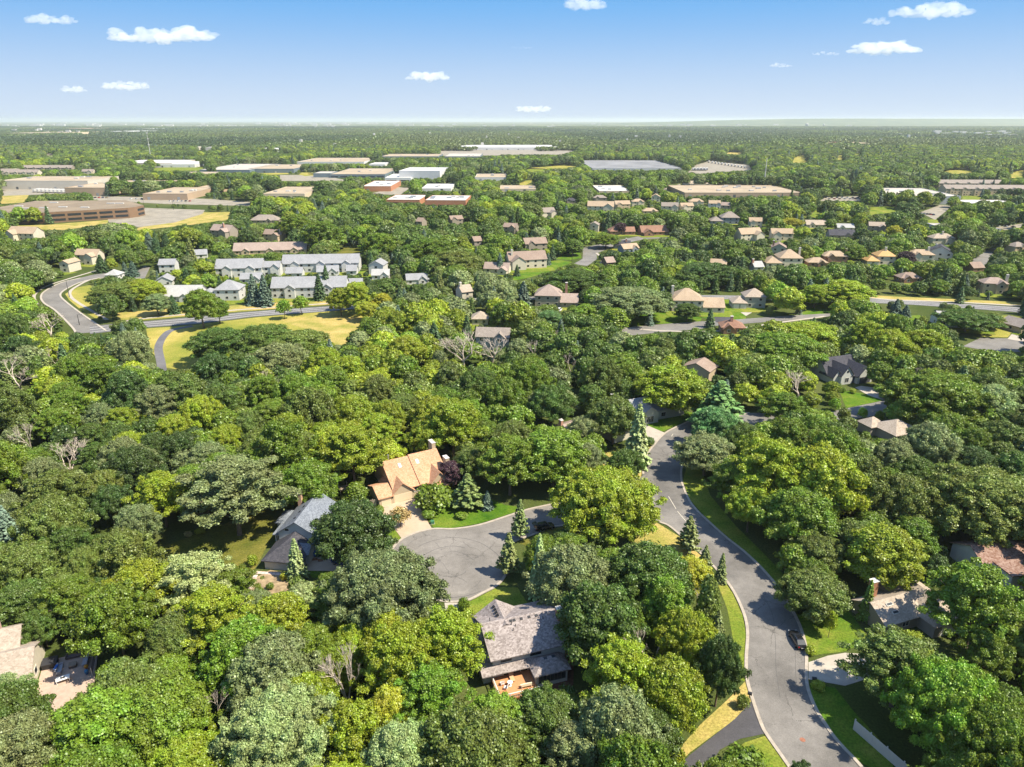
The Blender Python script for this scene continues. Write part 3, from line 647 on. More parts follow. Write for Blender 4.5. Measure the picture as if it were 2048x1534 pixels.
    def done(s, prot=True, dist=None):
        s.W.build('wall', s.wall, s.e); r = s.Rf.build('roof', s.roofm, s.e)
        for c in s.ch: c.parent = r
        if prot:
            ps = [Q(*s.w(x, y), z) for x, y, z in s.hull]; keep(convex(ps), math.hypot(*s.w(0, 4)) if dist is None else dist)
        if s.lm:
            c = s.w(*[sum(q[i] for q in s.hull) / len(s.hull) for i in (0, 1)]); LANDMARKS.append((s.lm, *Q(*c, 4)))
        return s
def convex(ps):
    ps = sorted(set((round(a, 2), round(b, 2)) for a, b in ps))
    def half(p):
        h = []
        for q in p:
            while len(h) > 1 and (h[-1][0] - h[-2][0]) * (q[1] - h[-2][1]) - (h[-1][1] - h[-2][1]) * (q[0] - h[-2][0]) <= 0: h.pop()
            h.append(q)
        return h[:-1]
    return half(ps) + half(ps[::-1])

# ---- 1: orange-roofed house at the head of the cul-de-sac
h = House('brick_and_board_house', 'tan house with orange shingle roof and three-car garage at the head of the cul-de-sac', 'house', (759.5, 1014), 29.4, 'tan', 'orange', lm='the orange-roofed tan house')
h.e.name = 'house'
h.wing(0, 0, 3.3, 7.2, 2.35, 1.5, 'g', 'x'); h.wing(3.3, 0, 8.9, 8.6, 2.4, 2.5, 'g', 'y'); h.wing(4.2, 1.0, 18.5, 15.6, 2.95, 4.5, 'g', 'x')
h.wing(11.3, .75, 18.45, 15.85, 3.1, 4.62, 'g', 'x', oh=.5); h.wing(13.3, -.4, 18.3, 8, 2.9, 2.7, 'g', 'y')
h.shed(14.8, -1.6, 18.8, -.2, 2.1, 2.9)
m_tandoor = mat('tan_garage_door', (.62, .49, .33), .6)
h.gdoor('f', 1.75, 2.5, 2.05, 0, m_tandoor); h.gdoor('f', 6.1, 4.7, 2.05, 0, m_tandoor)
h.win('f', 10.2, 1.2, 1.6, 1.2, 1.0, bars=1); h.win('f', 15.8, .7, 1.8, 1.3, -.4, bars=2)
h.chimney(19.0, 2.6, 0, 7.7, 1.0, 1.9, WM('tan')); h.chimney(18.3, 9.8, 0, 9.3, 1.0, 2.4, WM('tan'), 2)
tb = MB().obox((16.5, -.5, 4.1), (.95, 0, 1.05), (0, .03, 0), (-.09, 0, .08)); tb.build('trim_board', mat('brown_trim', (.3, .13, .07), .7), h.e)
for x in (3.35,): MB().box(x - .12, -.2, 1.55, x + .12, -.02, 1.9).build('wall_lamp', m_black, h.e)
for x, y in ((7.9, 6.3), (12.6, 6.2)):
    sl = 4.5 / 7.3; z = 2.95 + sl * (y - 1.0) + .25 + (.12 if x > 11 else 0)
    o, *_ = h.slope_box('skylight', x, y, z, .75, 1.35, sl, 'y', m_trim, .08)
    g_ = h.slope_box('pane', x, y, z + .05, .55, 1.1, sl, 'y', mat('skylight_glass', (.5, .5, .5), .1, .6), .07)[0]; h.ch.remove(g_); g_.parent = o
h.onroof('vent_pipe', MB().lathe([(.14, 6.4), (.14, 8.6), (.2, 8.62), (.2, 8.8)], 8, (5.9, 8.9)), m_galv)
h.onroof('vent_pipe', MB().lathe([(.08, 6.4), (.08, 8.0)], 8, (5.1, 8.9)), m_galv)
h.done()
# ---- 2: blue-grey roofed house left of the circle
h = House('house', 'grey house with slate-blue roof and dark garage roof below the small spruce', 'house', (530.8, 1137.8), -7.3, 'palegrey', 'slate', lm='the slate-roofed grey house')
h.wing(.2, 7.0, 8.2, 20.2, 4.6, 2.7, 'g', 'y'); h.wing(-3.2, 13.5, .4, 18.5, 2.9, 1.3, 'h'); h.wing(8.0, 6.4, 10.4, 10.8, 2.5, .8, 'h', oh=.35)
h.chimney(.6, 18.2, 0, 7.9, .9, .9, brickmat('tan_brick', (.5, .27, .16), (.55, .33, .22), (.5, .42, .33)))
h.win('f', 2.2, 5.0, .9, .6, 7.0); h.W.box(-1.3, 8.2, 0, .1, 12.6, 3.1)
h.shed(-1.7, 7.8, .3, 13, 3.15, 3.2)
h.win('f', -.55, 1.2, 1.0, 1.7, 8.2, bars=2)
for x, y in ((3.1, 9.5), (3.1, 12.2), (3.1, 14.5), (3.1, 17.6)): h.slope_box('roof_vent', x, y, 6.75, .45, .45, .66, 'x', m_black, .13)
dk = MB(); t = .15
ap = (4.1, 6.95, 5.15); A = (-.5, -.45, 2.25); B_ = (8.3, -.45, 2.25); C_ = (8.3, 6.95, 2.25); D_ = (-.5, 6.95, 2.25); rf_ = (4.1, 4.3, 5.15)
dk.add([A, B_, C_, D_, rf_, ap, (A[0], A[1], 2.07), (B_[0], B_[1], 2.07), (C_[0], C_[1], 2.07), (D_[0], D_[1], 2.07)],
       [(0, 1, 4), (1, 2, 5, 4), (3, 0, 4, 5), (2, 3, 5), (6, 7, 1, 0), (7, 8, 2, 1), (8, 9, 3, 2), (9, 6, 0, 3), (9, 8, 7, 6)])
gr = dk.build('garage_roof', RM('dark'), h.e)
MB().lathe([(.09, 3.0), (.09, 4.0)], 8, (3.2, 2.6)).build('vent_pipe', m_trim, gr)
h.W.box(0, 0, 0, 7.8, 6.98, 2.06)
h.Rf.add([(8.6, 2.6, 2.3), (8.6, 6.6, 2.3), (8.6, 4.6, 3.9), (5.4, 2.6, 2.3), (5.4, 6.6, 2.3), (5.4, 4.6, 3.9)], [(0, 2, 5, 3), (1, 4, 5, 2)])
h.W.add([(8.35, 2.9, 0), (8.35, 6.3, 0), (8.35, 6.3, 2.3), (8.35, 4.6, 3.75), (8.35, 2.9, 2.3), (7.7, 2.9, 0), (7.7, 6.3, 0), (7.7, 6.3, 2.3), (7.7, 4.6, 3.75), (7.7, 2.9, 2.3)],
        [(0, 1, 2, 3, 4), (0, 4, 9, 5), (1, 6, 7, 2), (4, 3, 8, 9), (2, 7, 8, 3)])
h.gdoor('r', 4.6, 2.6, 2.05, 8.35, m_trim)
for y in (6.7, 8.6, 10.4): MB().box(10.75, y - .08, 0, 10.91, y + .08, 2.5).build('porch_post', m_trim, h.e)
for x in (-.5, 3, 8.3): h.hull.append((x, -.45, 2.2)); h.hull.append((x, 0, .4))
h.done(dist=math.hypot(*h.w(2, 5)) + 4)
# ---- 3: grey-brown roof with the orange deck
h = House('house', 'pale two-storey house with grey-brown roof and orange deck', 'house', (986, 1364), 17.8, 'palegrey', 'greybrown', lm='the deck house')
h.wing(0, 0, 12.8, 11, 5.1, 2.5, 'g', 'x', oh=.7); h.wing(0, 4.8, 7.4, 10.6, 5.1, 2.45, 'g', 'y', oh=.7)
h.wing(6.4, -3.5, 11.9, .2, 2.75, 1.5, 'h', oh=.5)
h.shed(-2.2, -1.5, 7, .1, 2.6, 3.25)
q = [(-2.2, -1.5, 2.6), (-.02, -.02, 3.25), (-.02, 10, 3.25), (-2.2, 10, 2.6)]
h.Rf.add(q + [(p[0], p[1], p[2] + .15) for p in q], [(3, 2, 1, 0), (4, 5, 6, 7), (0, 1, 5, 4), (1, 2, 6, 5), (2, 3, 7, 6), (3, 0, 4, 7)])
h.W.box(-1.6, .1, 0, .05, 9.5, 2.7)
h.chimney(13.15, 3.9, 0, 8.7, .9, 1.4)
h.win('f', 2.3, 3.75, 1.7, .75, 0, bars=1, fr=m_black); h.win('f', 7.5, 3.75, 1.8, .75, 0, bars=1, fr=m_black)
h.win('f', .8, 1.35, 1.1, 1.1, 0); f_ = h.win('f', 4.8, .35, 2.5, 2.0, 0, bars=1); f_.name = 'patio_door'; h.win('f', 2.3, .4, .9, 2.0, 0, name='door')
h.win('f', 9.2, .9, 4.6, 1.5, -3.5, bars=6, fr=mat('dark_frame', (.1, .1, .1), .6)); h.win('r', -1.7, .9, 2.8, 1.5, 11.9, bars=3, fr=mat('dark_frame', (.1, .1, .1), .6))
for x, y in ((3.4, 9.6), (3.4, 8.8), (3.4, 8.0), (3.4, 7.2)): h.slope_box('roof_vent', x - .4, y, 7.4, .45, .45, .66, 'x', m_black, .12)
for x in (5.3, 6.6, 8.0, 9.3, 4.7): h.slope_box('roof_vent', x, 4.9, 7.5, .45, .45, .45, 'y', m_black, .12)
for x, y in ((4.6, 4.3), (5.2, 3.9), (4.6, 3.3), (10.3, 4.2), (1.2, 5.8)): h.onroof('vent_pipe', MB().lathe([(.07, 5.1 + .45 * y), (.07, 5.75 + .45 * y)], 6, (x, y)), m_black)
o, *_ = h.slope_box('skylight', 1.0, 6.6, 6.0, 1.2, .7, .7, 'x', m_trim, .1)
g_ = h.slope_box('pane', 1.0, 6.6, 6.05, 1.0, .5, .7, 'x', mat('skylight_glass', (.5, .5, .5), .1), .09)[0]; h.ch.remove(g_); g_.parent = o
for x in (8.6, 10.0):
    o, *_ = h.slope_box('skylight', x, -1.9, 3.95, .8, .95, .66, 'y', m_black, .09)
    g_ = h.slope_box('pane', x, -1.9, 4.0, .6, .75, .66, 'y', m_glass, .08)[0]; h.ch.remove(g_); g_.parent = o
# deck
m_deck = mat('cedar_deck', (.48, .22, .10), .75, .3, (1.2, .85, 1.12))
dE = MB().box(-.3, -5.2, .72, 6.3, -.03, .9).build('deck', m_deck, h.e)
rl = MB()
for a, b in (((-.3, -5.2), (-.3, -.1)), ((-.3, -5.2), (6.3, -5.2))):
    d = Vector((b[0] - a[0], b[1] - a[1], 0)); n_ = int(d.length / .28)
    rl.obox(((a[0] + b[0]) / 2, (a[1] + b[1]) / 2, 1.85), d / 2, Vector((-d.y, d.x, 0)).normalized() * .08, (0, 0, .04))
    for i in range(n_ + 1):
        p = (a[0] + d.x * i / n_, a[1] + d.y * i / n_); wd = .06 if i % 6 == 0 else .02; rl.box(p[0] - wd, p[1] - wd, .9, p[0] + wd, p[1] + wd, 1.82)
rl.build('railing', m_trim, dE)
sk = MB(); 
for i in range(24): sk.box(-.3 + i * .28, -5.24, .05, -.1 + i * .28, -5.2, .7)
for i in range(18): sk.box(-.34, -5.2 + i * .28, .05, -.3, -5.0 + i * .28, .7)
sk.build('skirting', mat('deck_skirt', (.4, .13, .06), .8), dE)
h.hull += [(-.3, -5.2, 1.8), (3, -5.2, 1.8), (-.3, -5.2, .6)]
h.done(dist=math.hypot(*h.w(2, 5)) + 4)
H3 = h
def at_h(hh, x, y, z): p = hh.w(x, y); return (p[0], p[1], z)
m_wicker = mat('white_furniture', (.75, .73, .68), .6)
def patio_chair(loc, rz, label, m=m_wicker, group='chairs on the orange deck'):
    e = empty('patio_chair', loc, rz, label, 'chair', group)
    MB().box(-.3, -.3, .38, .3, .3, .46).build('seat', m, e)
    MB().obox((0, .3, .75), (.3, 0, 0), (0, .03, .01), (0, .06, .32)).build('backrest', m, e)
    for x in (-.26, .26):
        for y in (-.26, .26): MB().box(x - .03, y - .03, 0, x + .03, y + .03, .38).build('leg', m, e)
def round_table_(loc, r, label, m=m_wicker, hgt=.72):
    e = empty('patio_table', loc, 0, label, 'table')
    MB().lathe([(r, hgt - .05), (r, hgt)], 18).build('tabletop', m, e); MB().lathe([(.3, 0), (.06, .05), (.05, hgt - .05)], 8).build('pedestal', m, e)
patio_chair(at_h(h, 1.0, -2.0, .9), R(200), 'white patio chair on the orange deck nearest its left railing'); patio_chair(at_h(h, 1.3, -3.1, .9), R(250), 'white patio chair turned beside the small white table on the deck')
round_table_(at_h(h, 2.2, -2.5, .9), .45, 'small round white table on the orange deck')
e = empty('chaise_lounge', at_h(h, 2.9, -1.2, .9), h.a, 'tan wooden lounge chair against the wall on the orange deck', 'lounge chair')
MB().box(-.35, -.9, .28, .35, .3, .36).build('seat', mat('teak', (.55, .33, .18), .7), e); MB().obox((0, .62, .62), (.35, 0, 0), (0, .35, .28), (0, -.03, .04)).build('backrest', mat('teak', (.55, .33, .18), .7), e)
for x in (-.3, .3):
    for y in (-.8, .25): MB().box(x - .03, y - .03, 0, x + .03, y + .03, .28).build('leg', mat('teak', (.55, .33, .18), .7), e)
e = empty('picnic_bench', at_h(h, 4.6, -3.6, .9), h.a, 'cream cushioned bench near the front of the orange deck', 'bench')
MB().box(-.9, -.3, .35, .9, .3, .5).build('seat', mat('cream_cushion', (.68, .6, .42), .9), e); MB().obox((0, -.32, .75), (.9, 0, 0), (0, .06, 0), (0, 0, .25)).build('backrest', mat('cream_cushion', (.68, .6, .42), .9), e)
for x in (-.8, .8): MB().box(x - .05, -.28, 0, x + .05, .28, .35).build('leg', m_trim, e)

# ---- 4: tan-roofed house under the trees at right
h = House('house', 'house with pale tan roof and wooden box chimney by the right driveway', 'house', (1766, 1273), 20, 'taupe', 'shake', lm='the tan-roofed house by the right driveway')
h.wing(0, 0, 13, 7.4, 2.6, 2.1, 'g', 'x'); h.wing(8, -3.5, 16, 10, 2.7, 2.6, 'h', 'y')
h.chimney(3.2, 6.6, 0, 6.8, 1.3, 1.1, sidingmat('cedar_boards', (.33, .16, .09), .25, True), 0)
for x, y in ((3.2, 2.6), (3.4, 1.2)):
    o, *_ = h.slope_box('skylight', x, y, 2.85 + .57 * y, 1.4, .6, .57, 'y', m_trim, .09); g_ = h.slope_box('pane', x, y, 2.9 + .57 * y, 1.2, .45, .57, 'y', m_glass, .08)[0]; h.ch.remove(g_); g_.parent = o
h.win('f', 5, 1, 1.5, 1.2, 0, bars=1); h.gdoor('f', 12, 4.6, 2.1, -3.5)
h.hull = [p for p in h.hull if p[0] < 13]; h.done(dist=math.hypot(*h.w(2, 5)) + 4)
# ---- 5: corner house with the furnished patio bottom left
h = House('house', 'pale house with weathered shake roof beside the furnished patio', 'house', (72, 1368), 22, 'cream', 'shake', lm='the patio house')
h.wing(-11, -2, 0, 8, 3.0, 2.2, 'g', 'x'); h.wing(-14, 4, -2.6, 12, 4.2, 2.4, 'g', 'x')
h.win('r', 1.5, 1.0, 1.4, 1.2, 0); h.chimney(-6, 9, 3, 8.2)
h.hull = [p for p in h.hull if p[1] > -1 and p[0] > -9]; h.done(dist=math.hypot(*h.w(2, 5)) + 4)
H5 = h
patio = MB().prism([h.w(.3, -9), h.w(9.2, -8.5), h.w(8.6, 5.2), h.w(.3, 5.5)], .02, .16).build('patio', mat('patio_boards', (.42, .31, .24), .85, .2, (1.5, .85, 1.1))); tag(patio, kind='structure')
NOTREE.append([h.w(-1, -10), h.w(10, -9), h.w(9.5, 6), h.w(-1, 6)]); keep([Q(*h.w(*p), .5) for p in ((.4, 5), (8.4, 5), (9, -4.5), (7, -8), (3.5, -4), (.6, .5))], math.hypot(*H5.w(4, 0)) + 8)
def sofa(x, y, rz, label, m, w_=1.9):
    e = empty('patio_sofa', at_h(H5, x, y, .16), H5.a + rz, label, 'sofa', 'patio sofas')
    MB().box(-w_ / 2, -.4, .1, w_ / 2, .4, .42).build('seat', m, e); MB().box(-w_ / 2, .3, .42, w_ / 2, .48, .85).build('backrest', m, e)
    for sx in (-1, 1): MB().box(sx * (w_ / 2 + .01) - .1, -.4, .1, sx * (w_ / 2 + .01) + .1, .44, .62).build('armrest', m, e)
m_gcush = mat('grey_cushion', (.34, .34, .36), .9); m_gw = mat('dark_wicker', (.12, .09, .085), .8)
sofa(3.2, 1.9, R(90), 'grey patio sofa with a blue throw, left of the square fire table', m_gcush, 2.2); sofa(7.0, 2.4, R(-90), 'light grey patio sofa against the slatted screen', m_gcush, 2.2); sofa(5.0, 4.6, 0, 'long brown wicker sofa along the back edge of the patio', m_gw, 2.4)
o = MB().obox((*H5.w(2.75, 2.0), .95), (.2, .05, 0), (-.1, .5, 0), (0, 0, .1)).build('blue_throw', mat('blue_cloth', (.03, .12, .4), .9)); tag(o, 'blue throw laid over the grey patio sofa', 'blanket')
e = empty('fire_table', at_h(H5, 5.1, 2.2, .16), H5.a, 'square dark table with yellow flowers in the middle of the patio', 'table')
MB().box(-.55, -.55, 0, .55, .55, .45).build('base', m_gw, e); MB().box(-.6, -.6, .45, .6, .6, .52).build('tabletop', mat('stone_top', (.25, .2, .15), .6), e)
e = empty('patio_table', at_h(H5, 4.2, -1.2, .16), H5.a + .15, 'white rectangular patio table with a dark centre panel', 'table')
MB().box(-1, -.55, .66, 1, .55, .72).build('tabletop', m_wicker, e); MB().box(-.35, -.2, .722, .35, .2, .74).build('centre_panel', m_black, e)
for x in (-.9, .9):
    for y in (-.45, .45): MB().box(x - .04, y - .04, 0, x + .04, y + .04, .66).build('leg', m_wicker, e)
e = empty('hot_tub', at_h(H5, 1.5, 3.9, .16), H5.a, 'black covered hot tub against the house wall on the patio', 'hot tub')
MB().box(-1.1, -1.0, 0, 1.1, 1.0, .85).build('shell', m_black, e); MB().box(-1.14, -1.04, .85, 1.14, 1.04, .98).build('cover', mat('tub_cover', (.035, .035, .04), .45), e)
e = empty('slatted_screen', at_h(H5, 8.5, 1.6, .16), H5.a, 'thin slatted metal screen at the right edge of the patio', 'screen')
MB().box(-.05, -3.2, 0, .05, -3.1, 1.6).build('post', m_trim, e); MB().box(-.05, 3.1, 0, .05, 3.2, 1.6).build('post', m_trim, e)
s_ = MB(); [s_.box(-.02, -3.1, .3 + i * .26, .02, 3.1, .42 + i * .26) for i in range(5)]; s_.build('slats', m_gw, e)
for x, y, c, l_ in ((7.4, .5, (.5, .22, .02), 'orange flowering plant in a pot by the patio screen'), (7.6, -.8, (.05, .2, .35), 'blue glazed pot by the lower end of the patio screen')):
    e = empty('plant_pot', at_h(H5, x, y, .16), 0, l_, 'plant pot'); MB().lathe([(.2, 0), (.32, .4), (.3, .42)], 12).build('pot', mat('pot_%g' % x, (.04, .12, .25) if x > 7.5 else (.35, .15, .08), .4), e)
    MB().lathe([(.1, .4), (.35, .55), (.3, .8), (.05, .9)], 9).build('foliage', mat('pot_plant_%g' % x, c, .9), e)

# ---- 6 & 7 the houses by the upper bend
h = House('house', 'low house with brown roof and brick chimney, half hidden behind the oak and silver spruce', 'house', (1195, 878), 34, 'cream', 'pinkbrown', lm='the brown-roofed house by the bend')
h.wing(-9, 0, 8, 10, 2.8, 2.2, 'g', 'x'); h.wing(2, -5, 9, 4, 2.8, 1.8, 'h', 'y'); h.chimney(-9.5, 5.5, 0, 6.4, .8, 1.2); h.win('f', -4, .9, 2, 1.3, 0, bars=1); h.win('f', 0, .9, 1.6, 1.3, 0, bars=1)
h.hull = [p for p in h.hull if p[0] < 4 and p[1] > -1]; h.done(dist=math.hypot(*h.w(2, 5)) + 4)
h = House('house', 'grey-roofed house with stone chimney behind the big willow-green tree', 'house', (1283, 846), 24, 'sage', 'grey', lm='the grey-roofed house by the bend')
h.wing(-6, 0, 16, 10, 3.4, 2.8, 'g', 'x'); h.wing(-1, -1.6, 5, 4, 3.4, 2.2, 'g', 'y'); h.chimney(-6.4, 7, 0, 8.0, 1.1, 1.2, WM('cream')); h.win('f', 2, .5, 2.4, 2, -1.6, bars=3); h.win('f', 8, .9, 1.6, 1.4, 0)
h.hull = [p for p in h.hull if p[0] < 4]; h.done(dist=math.hypot(*h.w(2, 5)) + 4)
# ---- 8 dark-roofed gabled house top right
h = House('house', 'grey gabled house with charcoal roof and dark garage doors above its own front lawn', 'house', (1676, 774), 20, 'palegrey', 'dark', lm='the charcoal-roofed gabled house')
h.wing(0, 6, 14, 14, 3.2, 4.2, 'g', 'x'); h.wing(8.5, 0, 15, 10, 2.9, 3.3, 'g', 'y'); h.wing(2.2, 1.2, 7.2, 9, 3.6, 3.0, 'g', 'y'); h.wing(0, 2.6, 3.2, 9, 2.9, 2.2, 'g', 'y'); h.wing(6.8, 1.5, 9, 8, 2.8, .6, 'h')
m_dd = mat('charcoal_door', (.07, .07, .08), .5)
h.gdoor('f', 11.8, 4.8, 2.3, 0, m_dd); h.gdoor('f', 7.9, 1.7, 2.3, 1.5, m_dd); h.win('f', 4.7, 4.4, .6, .6, 1.2, fr=m_black); h.win('f', 4.7, .8, 1.6, 1.6, 1.2, bars=1)
h.done(dist=math.hypot(*h.w(2, 5)) + 4)
# ---- 9 right edge house, with its pale board side wall
h = House('house', 'house at the right edge with weathered brown roof and pale vertical board wall', 'house', (2014, 1192), 8, 'palegrey', 'mossy', lm='the mossy-roofed house')
h.wing(0, 0, 7, 5, 4.4, .2, 'f'); h.wing(-1.5, 4.5, 14, 14, 3.3, 2.4, 'g', 'x'); h.done(dist=math.hypot(*h.w(2, 5)) + 8)
h = House('house', 'low shake-roofed house seen between the crowns below the right-hand street', 'house', (1788, 890), 20, 'taupe', 'shake', lm='the shake roof below the right-hand street')
h.wing(0, 0, 9.5, 9, 3, 2.6, 'h'); h.wing(-2, 7, 3.5, 12, 3, 2, 'h'); h.done(dist=math.hypot(*h.w(2, 5)) + 4)
h = House('house', 'tan two-storey house end with brown roof peeping out behind the willow-green tree', 'house', (1416, 768), 55, 'tan', 'brown', lm='the tan gable behind the willow-green tree')
h.wing(0, 0, 8, 10, 4.6, 2.2, 'g', 'x'); h.win('l', 6, 3.2, 1, 1.2, 0); h.done(dist=math.hypot(*h.w(2, 5)) + 4)
# ---- gazebo, playset shed behind the slate house
e = empty('gazebo', (*G(616, 1000), 0), .3, 'olive-roofed wooden gazebo behind the slate-roofed house', 'gazebo')
M = MB(); n = 6; r_ = 3.0
M.add([(r_ * math.cos(i * math.pi / 3), r_ * math.sin(i * math.pi / 3), 2.5) for i in range(6)] + [(0, 0, 4.0)] + [(r_ * math.cos(i * math.pi / 3), r_ * math.sin(i * math.pi / 3), 2.35) for i in range(6)],
      [(i, (i + 1) % 6, 6) for i in range(6)] + [(i + 7, (i + 1) % 6 + 7, (i + 1) % 6, i) for i in range(6)] + [tuple(range(12, 6, -1))])
M.build('roof', RM('olive'), e); MB().prism([(2.6 * math.cos(i * math.pi / 3), 2.6 * math.sin(i * math.pi / 3)) for i in range(6)], 0, .3).build('floor', m_gw, e)
for i in range(6): MB().box(2.5 * math.cos(i * math.pi / 3) - .07, 2.5 * math.sin(i * math.pi / 3) - .07, .3, 2.5 * math.cos(i * math.pi / 3) + .07, 2.5 * math.sin(i * math.pi / 3) + .07, 2.4).build('post', m_gw, e)
keep([Q(*G(616, 1000), 0), (602, 975), (622, 968), (640, 985), (635, 1000)], 160)

# ------------------------------------------------------------------ mid-distance houses
def mid_house(lab, x0, x1, yb, st, roof, wall, var, ang=0, name='house', cat='house', chim=None, group='houses of the far neighbourhood', dpt=None, rise=None, hang=None, lmk=None, prot=True):
    """x0,x1: width in photo pixels; yb: foot of the front wall; var: layout"""
    d = depth(*G((x0 + x1) / 2, yb)); W_ = (x1 - x0) * d / FPX; a = abs(R(ang))
    D_ = dpt or min(13, max(8, W_ * .55)); Wd = max(6, (W_ - D_ * math.sin(a)) / max(.5, math.cos(a)))
    if ang > 0: o = G(x0 + D_ * math.sin(a) * FPX / d, yb)
    else: o = G(x0, yb); o = (o[0], o[1] + Wd * math.sin(a) * .5)
    h = House(name, lab, cat, o, ang, wall, roof, group, lmk, world=True); ev = 2.8 * st + .1; rs_ = rise or D_ * .33
    near = d < 420
    if var == 'row':      # terraced row with front gables
        h.wing(0, 0, Wd, D_, ev, rs_, 'g', 'x'); k = max(2, int(Wd / 14))
        for i in range(k): c = (i + .5) * Wd / k; h.wing(c - 2.6, -1.6, c + 2.6, D_ * .5, ev - .3, 1.8, 'g', 'y', foot=False)
    elif var == 'gable':
        h.wing(0, 0, Wd, D_, ev, rs_, 'g', 'x')
        if Wd > 10: c = Wd * (.28 if int(x0) % 2 else .72); h.wing(c - 2.4, -1.1, c + 2.4, D_ * .5, ev - .35, 2.1, 'g', 'y', foot=False)
    elif var == 'end': h.wing(0, 0, Wd, D_ * 1.3, ev, Wd * .27, 'g', 'y')
    elif var == 'hip':
        h.wing(0, 0, Wd, D_, ev, rs_, 'h')
        if Wd > 9: c = Wd * (.3 if int(x0) % 2 else .68); h.wing(c - 2.3, -1.3, c + 2.3, D_ * .5, ev - .35, 1.9, 'g', 'y', foot=False)
    elif var == 'hipL': h.wing(0, 0, Wd * .62, D_, ev, rs_ * 1.1, 'h'); h.wing(Wd * .58, 1, Wd, D_ * .8, 2.9, rs_ * .8, 'h')
    elif var == 'hipR': h.wing(Wd * .38, 0, Wd, D_, ev, rs_ * 1.1, 'h'); h.wing(0, -2, Wd * .42, D_ * .8, 2.9, rs_ * .8, 'h')
    elif var == 'L': h.wing(0, 2, Wd, D_, ev, rs_, 'g', 'x'); h.wing(Wd * .6, -2.5, Wd * .97, D_ * .6, ev - .3, Wd * .12, 'g', 'y')
    elif var == 'J': h.wing(0, 2, Wd, D_, ev, rs_, 'g', 'x'); h.wing(Wd * .04, -2.5, Wd * .4, D_ * .6, ev - .3, Wd * .12, 'g', 'y')
    elif var == 'gar': # two-storey with low garage at right
        h.wing(0, 0, Wd * .6, D_, ev, rs_ * 1.1, 'h'); h.wing(Wd * .6, -1, Wd, D_ * .75, 2.8, rs_ * .8, 'g', 'x')
    if near:
        seen = []
        for (a0, b0, a1, b1, e_, bs) in h.wings:
            for k in range(max(1, int(round(e_ / 2.8)))):
                z = 1.0 + 2.8 * k
                if z + 1.2 > e_: continue
                nn = max(1, int((a1 - a0) / 3.4))
                for i in range(nn):
                    c = a0 + (i + .5) * (a1 - a0) / nn
                    if any(q[0] - .8 < c < q[2] + .8 and q[1] < b0 - .05 and q[3] > b0 for q in h.wings): continue
                    if k == 0 and (a1 - a0) < 8 and var in ('L', 'J', 'gar', 'hipR', 'hipL') and e_ < 5.6:
                        h.gdoor('f', c, min(2.6, (a1 - a0) / nn * .8), 2.2, b0); continue
                    h.win('f', c, z, 1.3, 1.2, b0, bars=1 if near and d < 330 else 0)
                sx = 'r' if (x0 + x1) / 2 < 1024 else 'l'
                xs = a1 if sx == 'r' else a0
                if not any(q[0] < xs < q[2] for q in h.wings if q != (a0, b0, a1, b1, e_, bs)): h.win(sx, (b0 + b1) / 2, z, 1.3, 1.2, xs)
    else:
        for (a0, b0, a1, b1, e_, bs) in h.wings:
            nn = max(1, int((a1 - a0) / 4.5))
            for k in range(max(1, int(e_ / 2.8))):
                for i in range(nn):
                    c = a0 + (i + .5) * (a1 - a0) / nn
                    if any(q[0] - .8 < c < q[2] + .8 and q[1] < b0 - .05 and q[3] > b0 for q in h.wings): continue
                    MB().box(c - .7, b0 - .05, 1 + 2.8 * k, c + .7, b0 + .02, 2.2 + 2.8 * k).build('window', m_glass, h.e)
    if chim is not None: h.chimney(Wd * chim, D_ * .4, ev, ev + rs_ + 1.6, 1.1, 1.1, WM('cream') if wall in ('cream', 'white', 'tan') else m_brick, 0 if d > 400 else 2)
    h.done(prot=prot)
    ln = [h.w(-3, -9), h.w(Wd + 3, -9), h.w(Wd + 4, 2), h.w(-4, 2)]; NOTREE.append(ln)
    if d > 250: LAWN.sheet(ln, .035 + .0007 * len(NOTREE))
    return h
GT = 'grey-roofed townhouses at left'
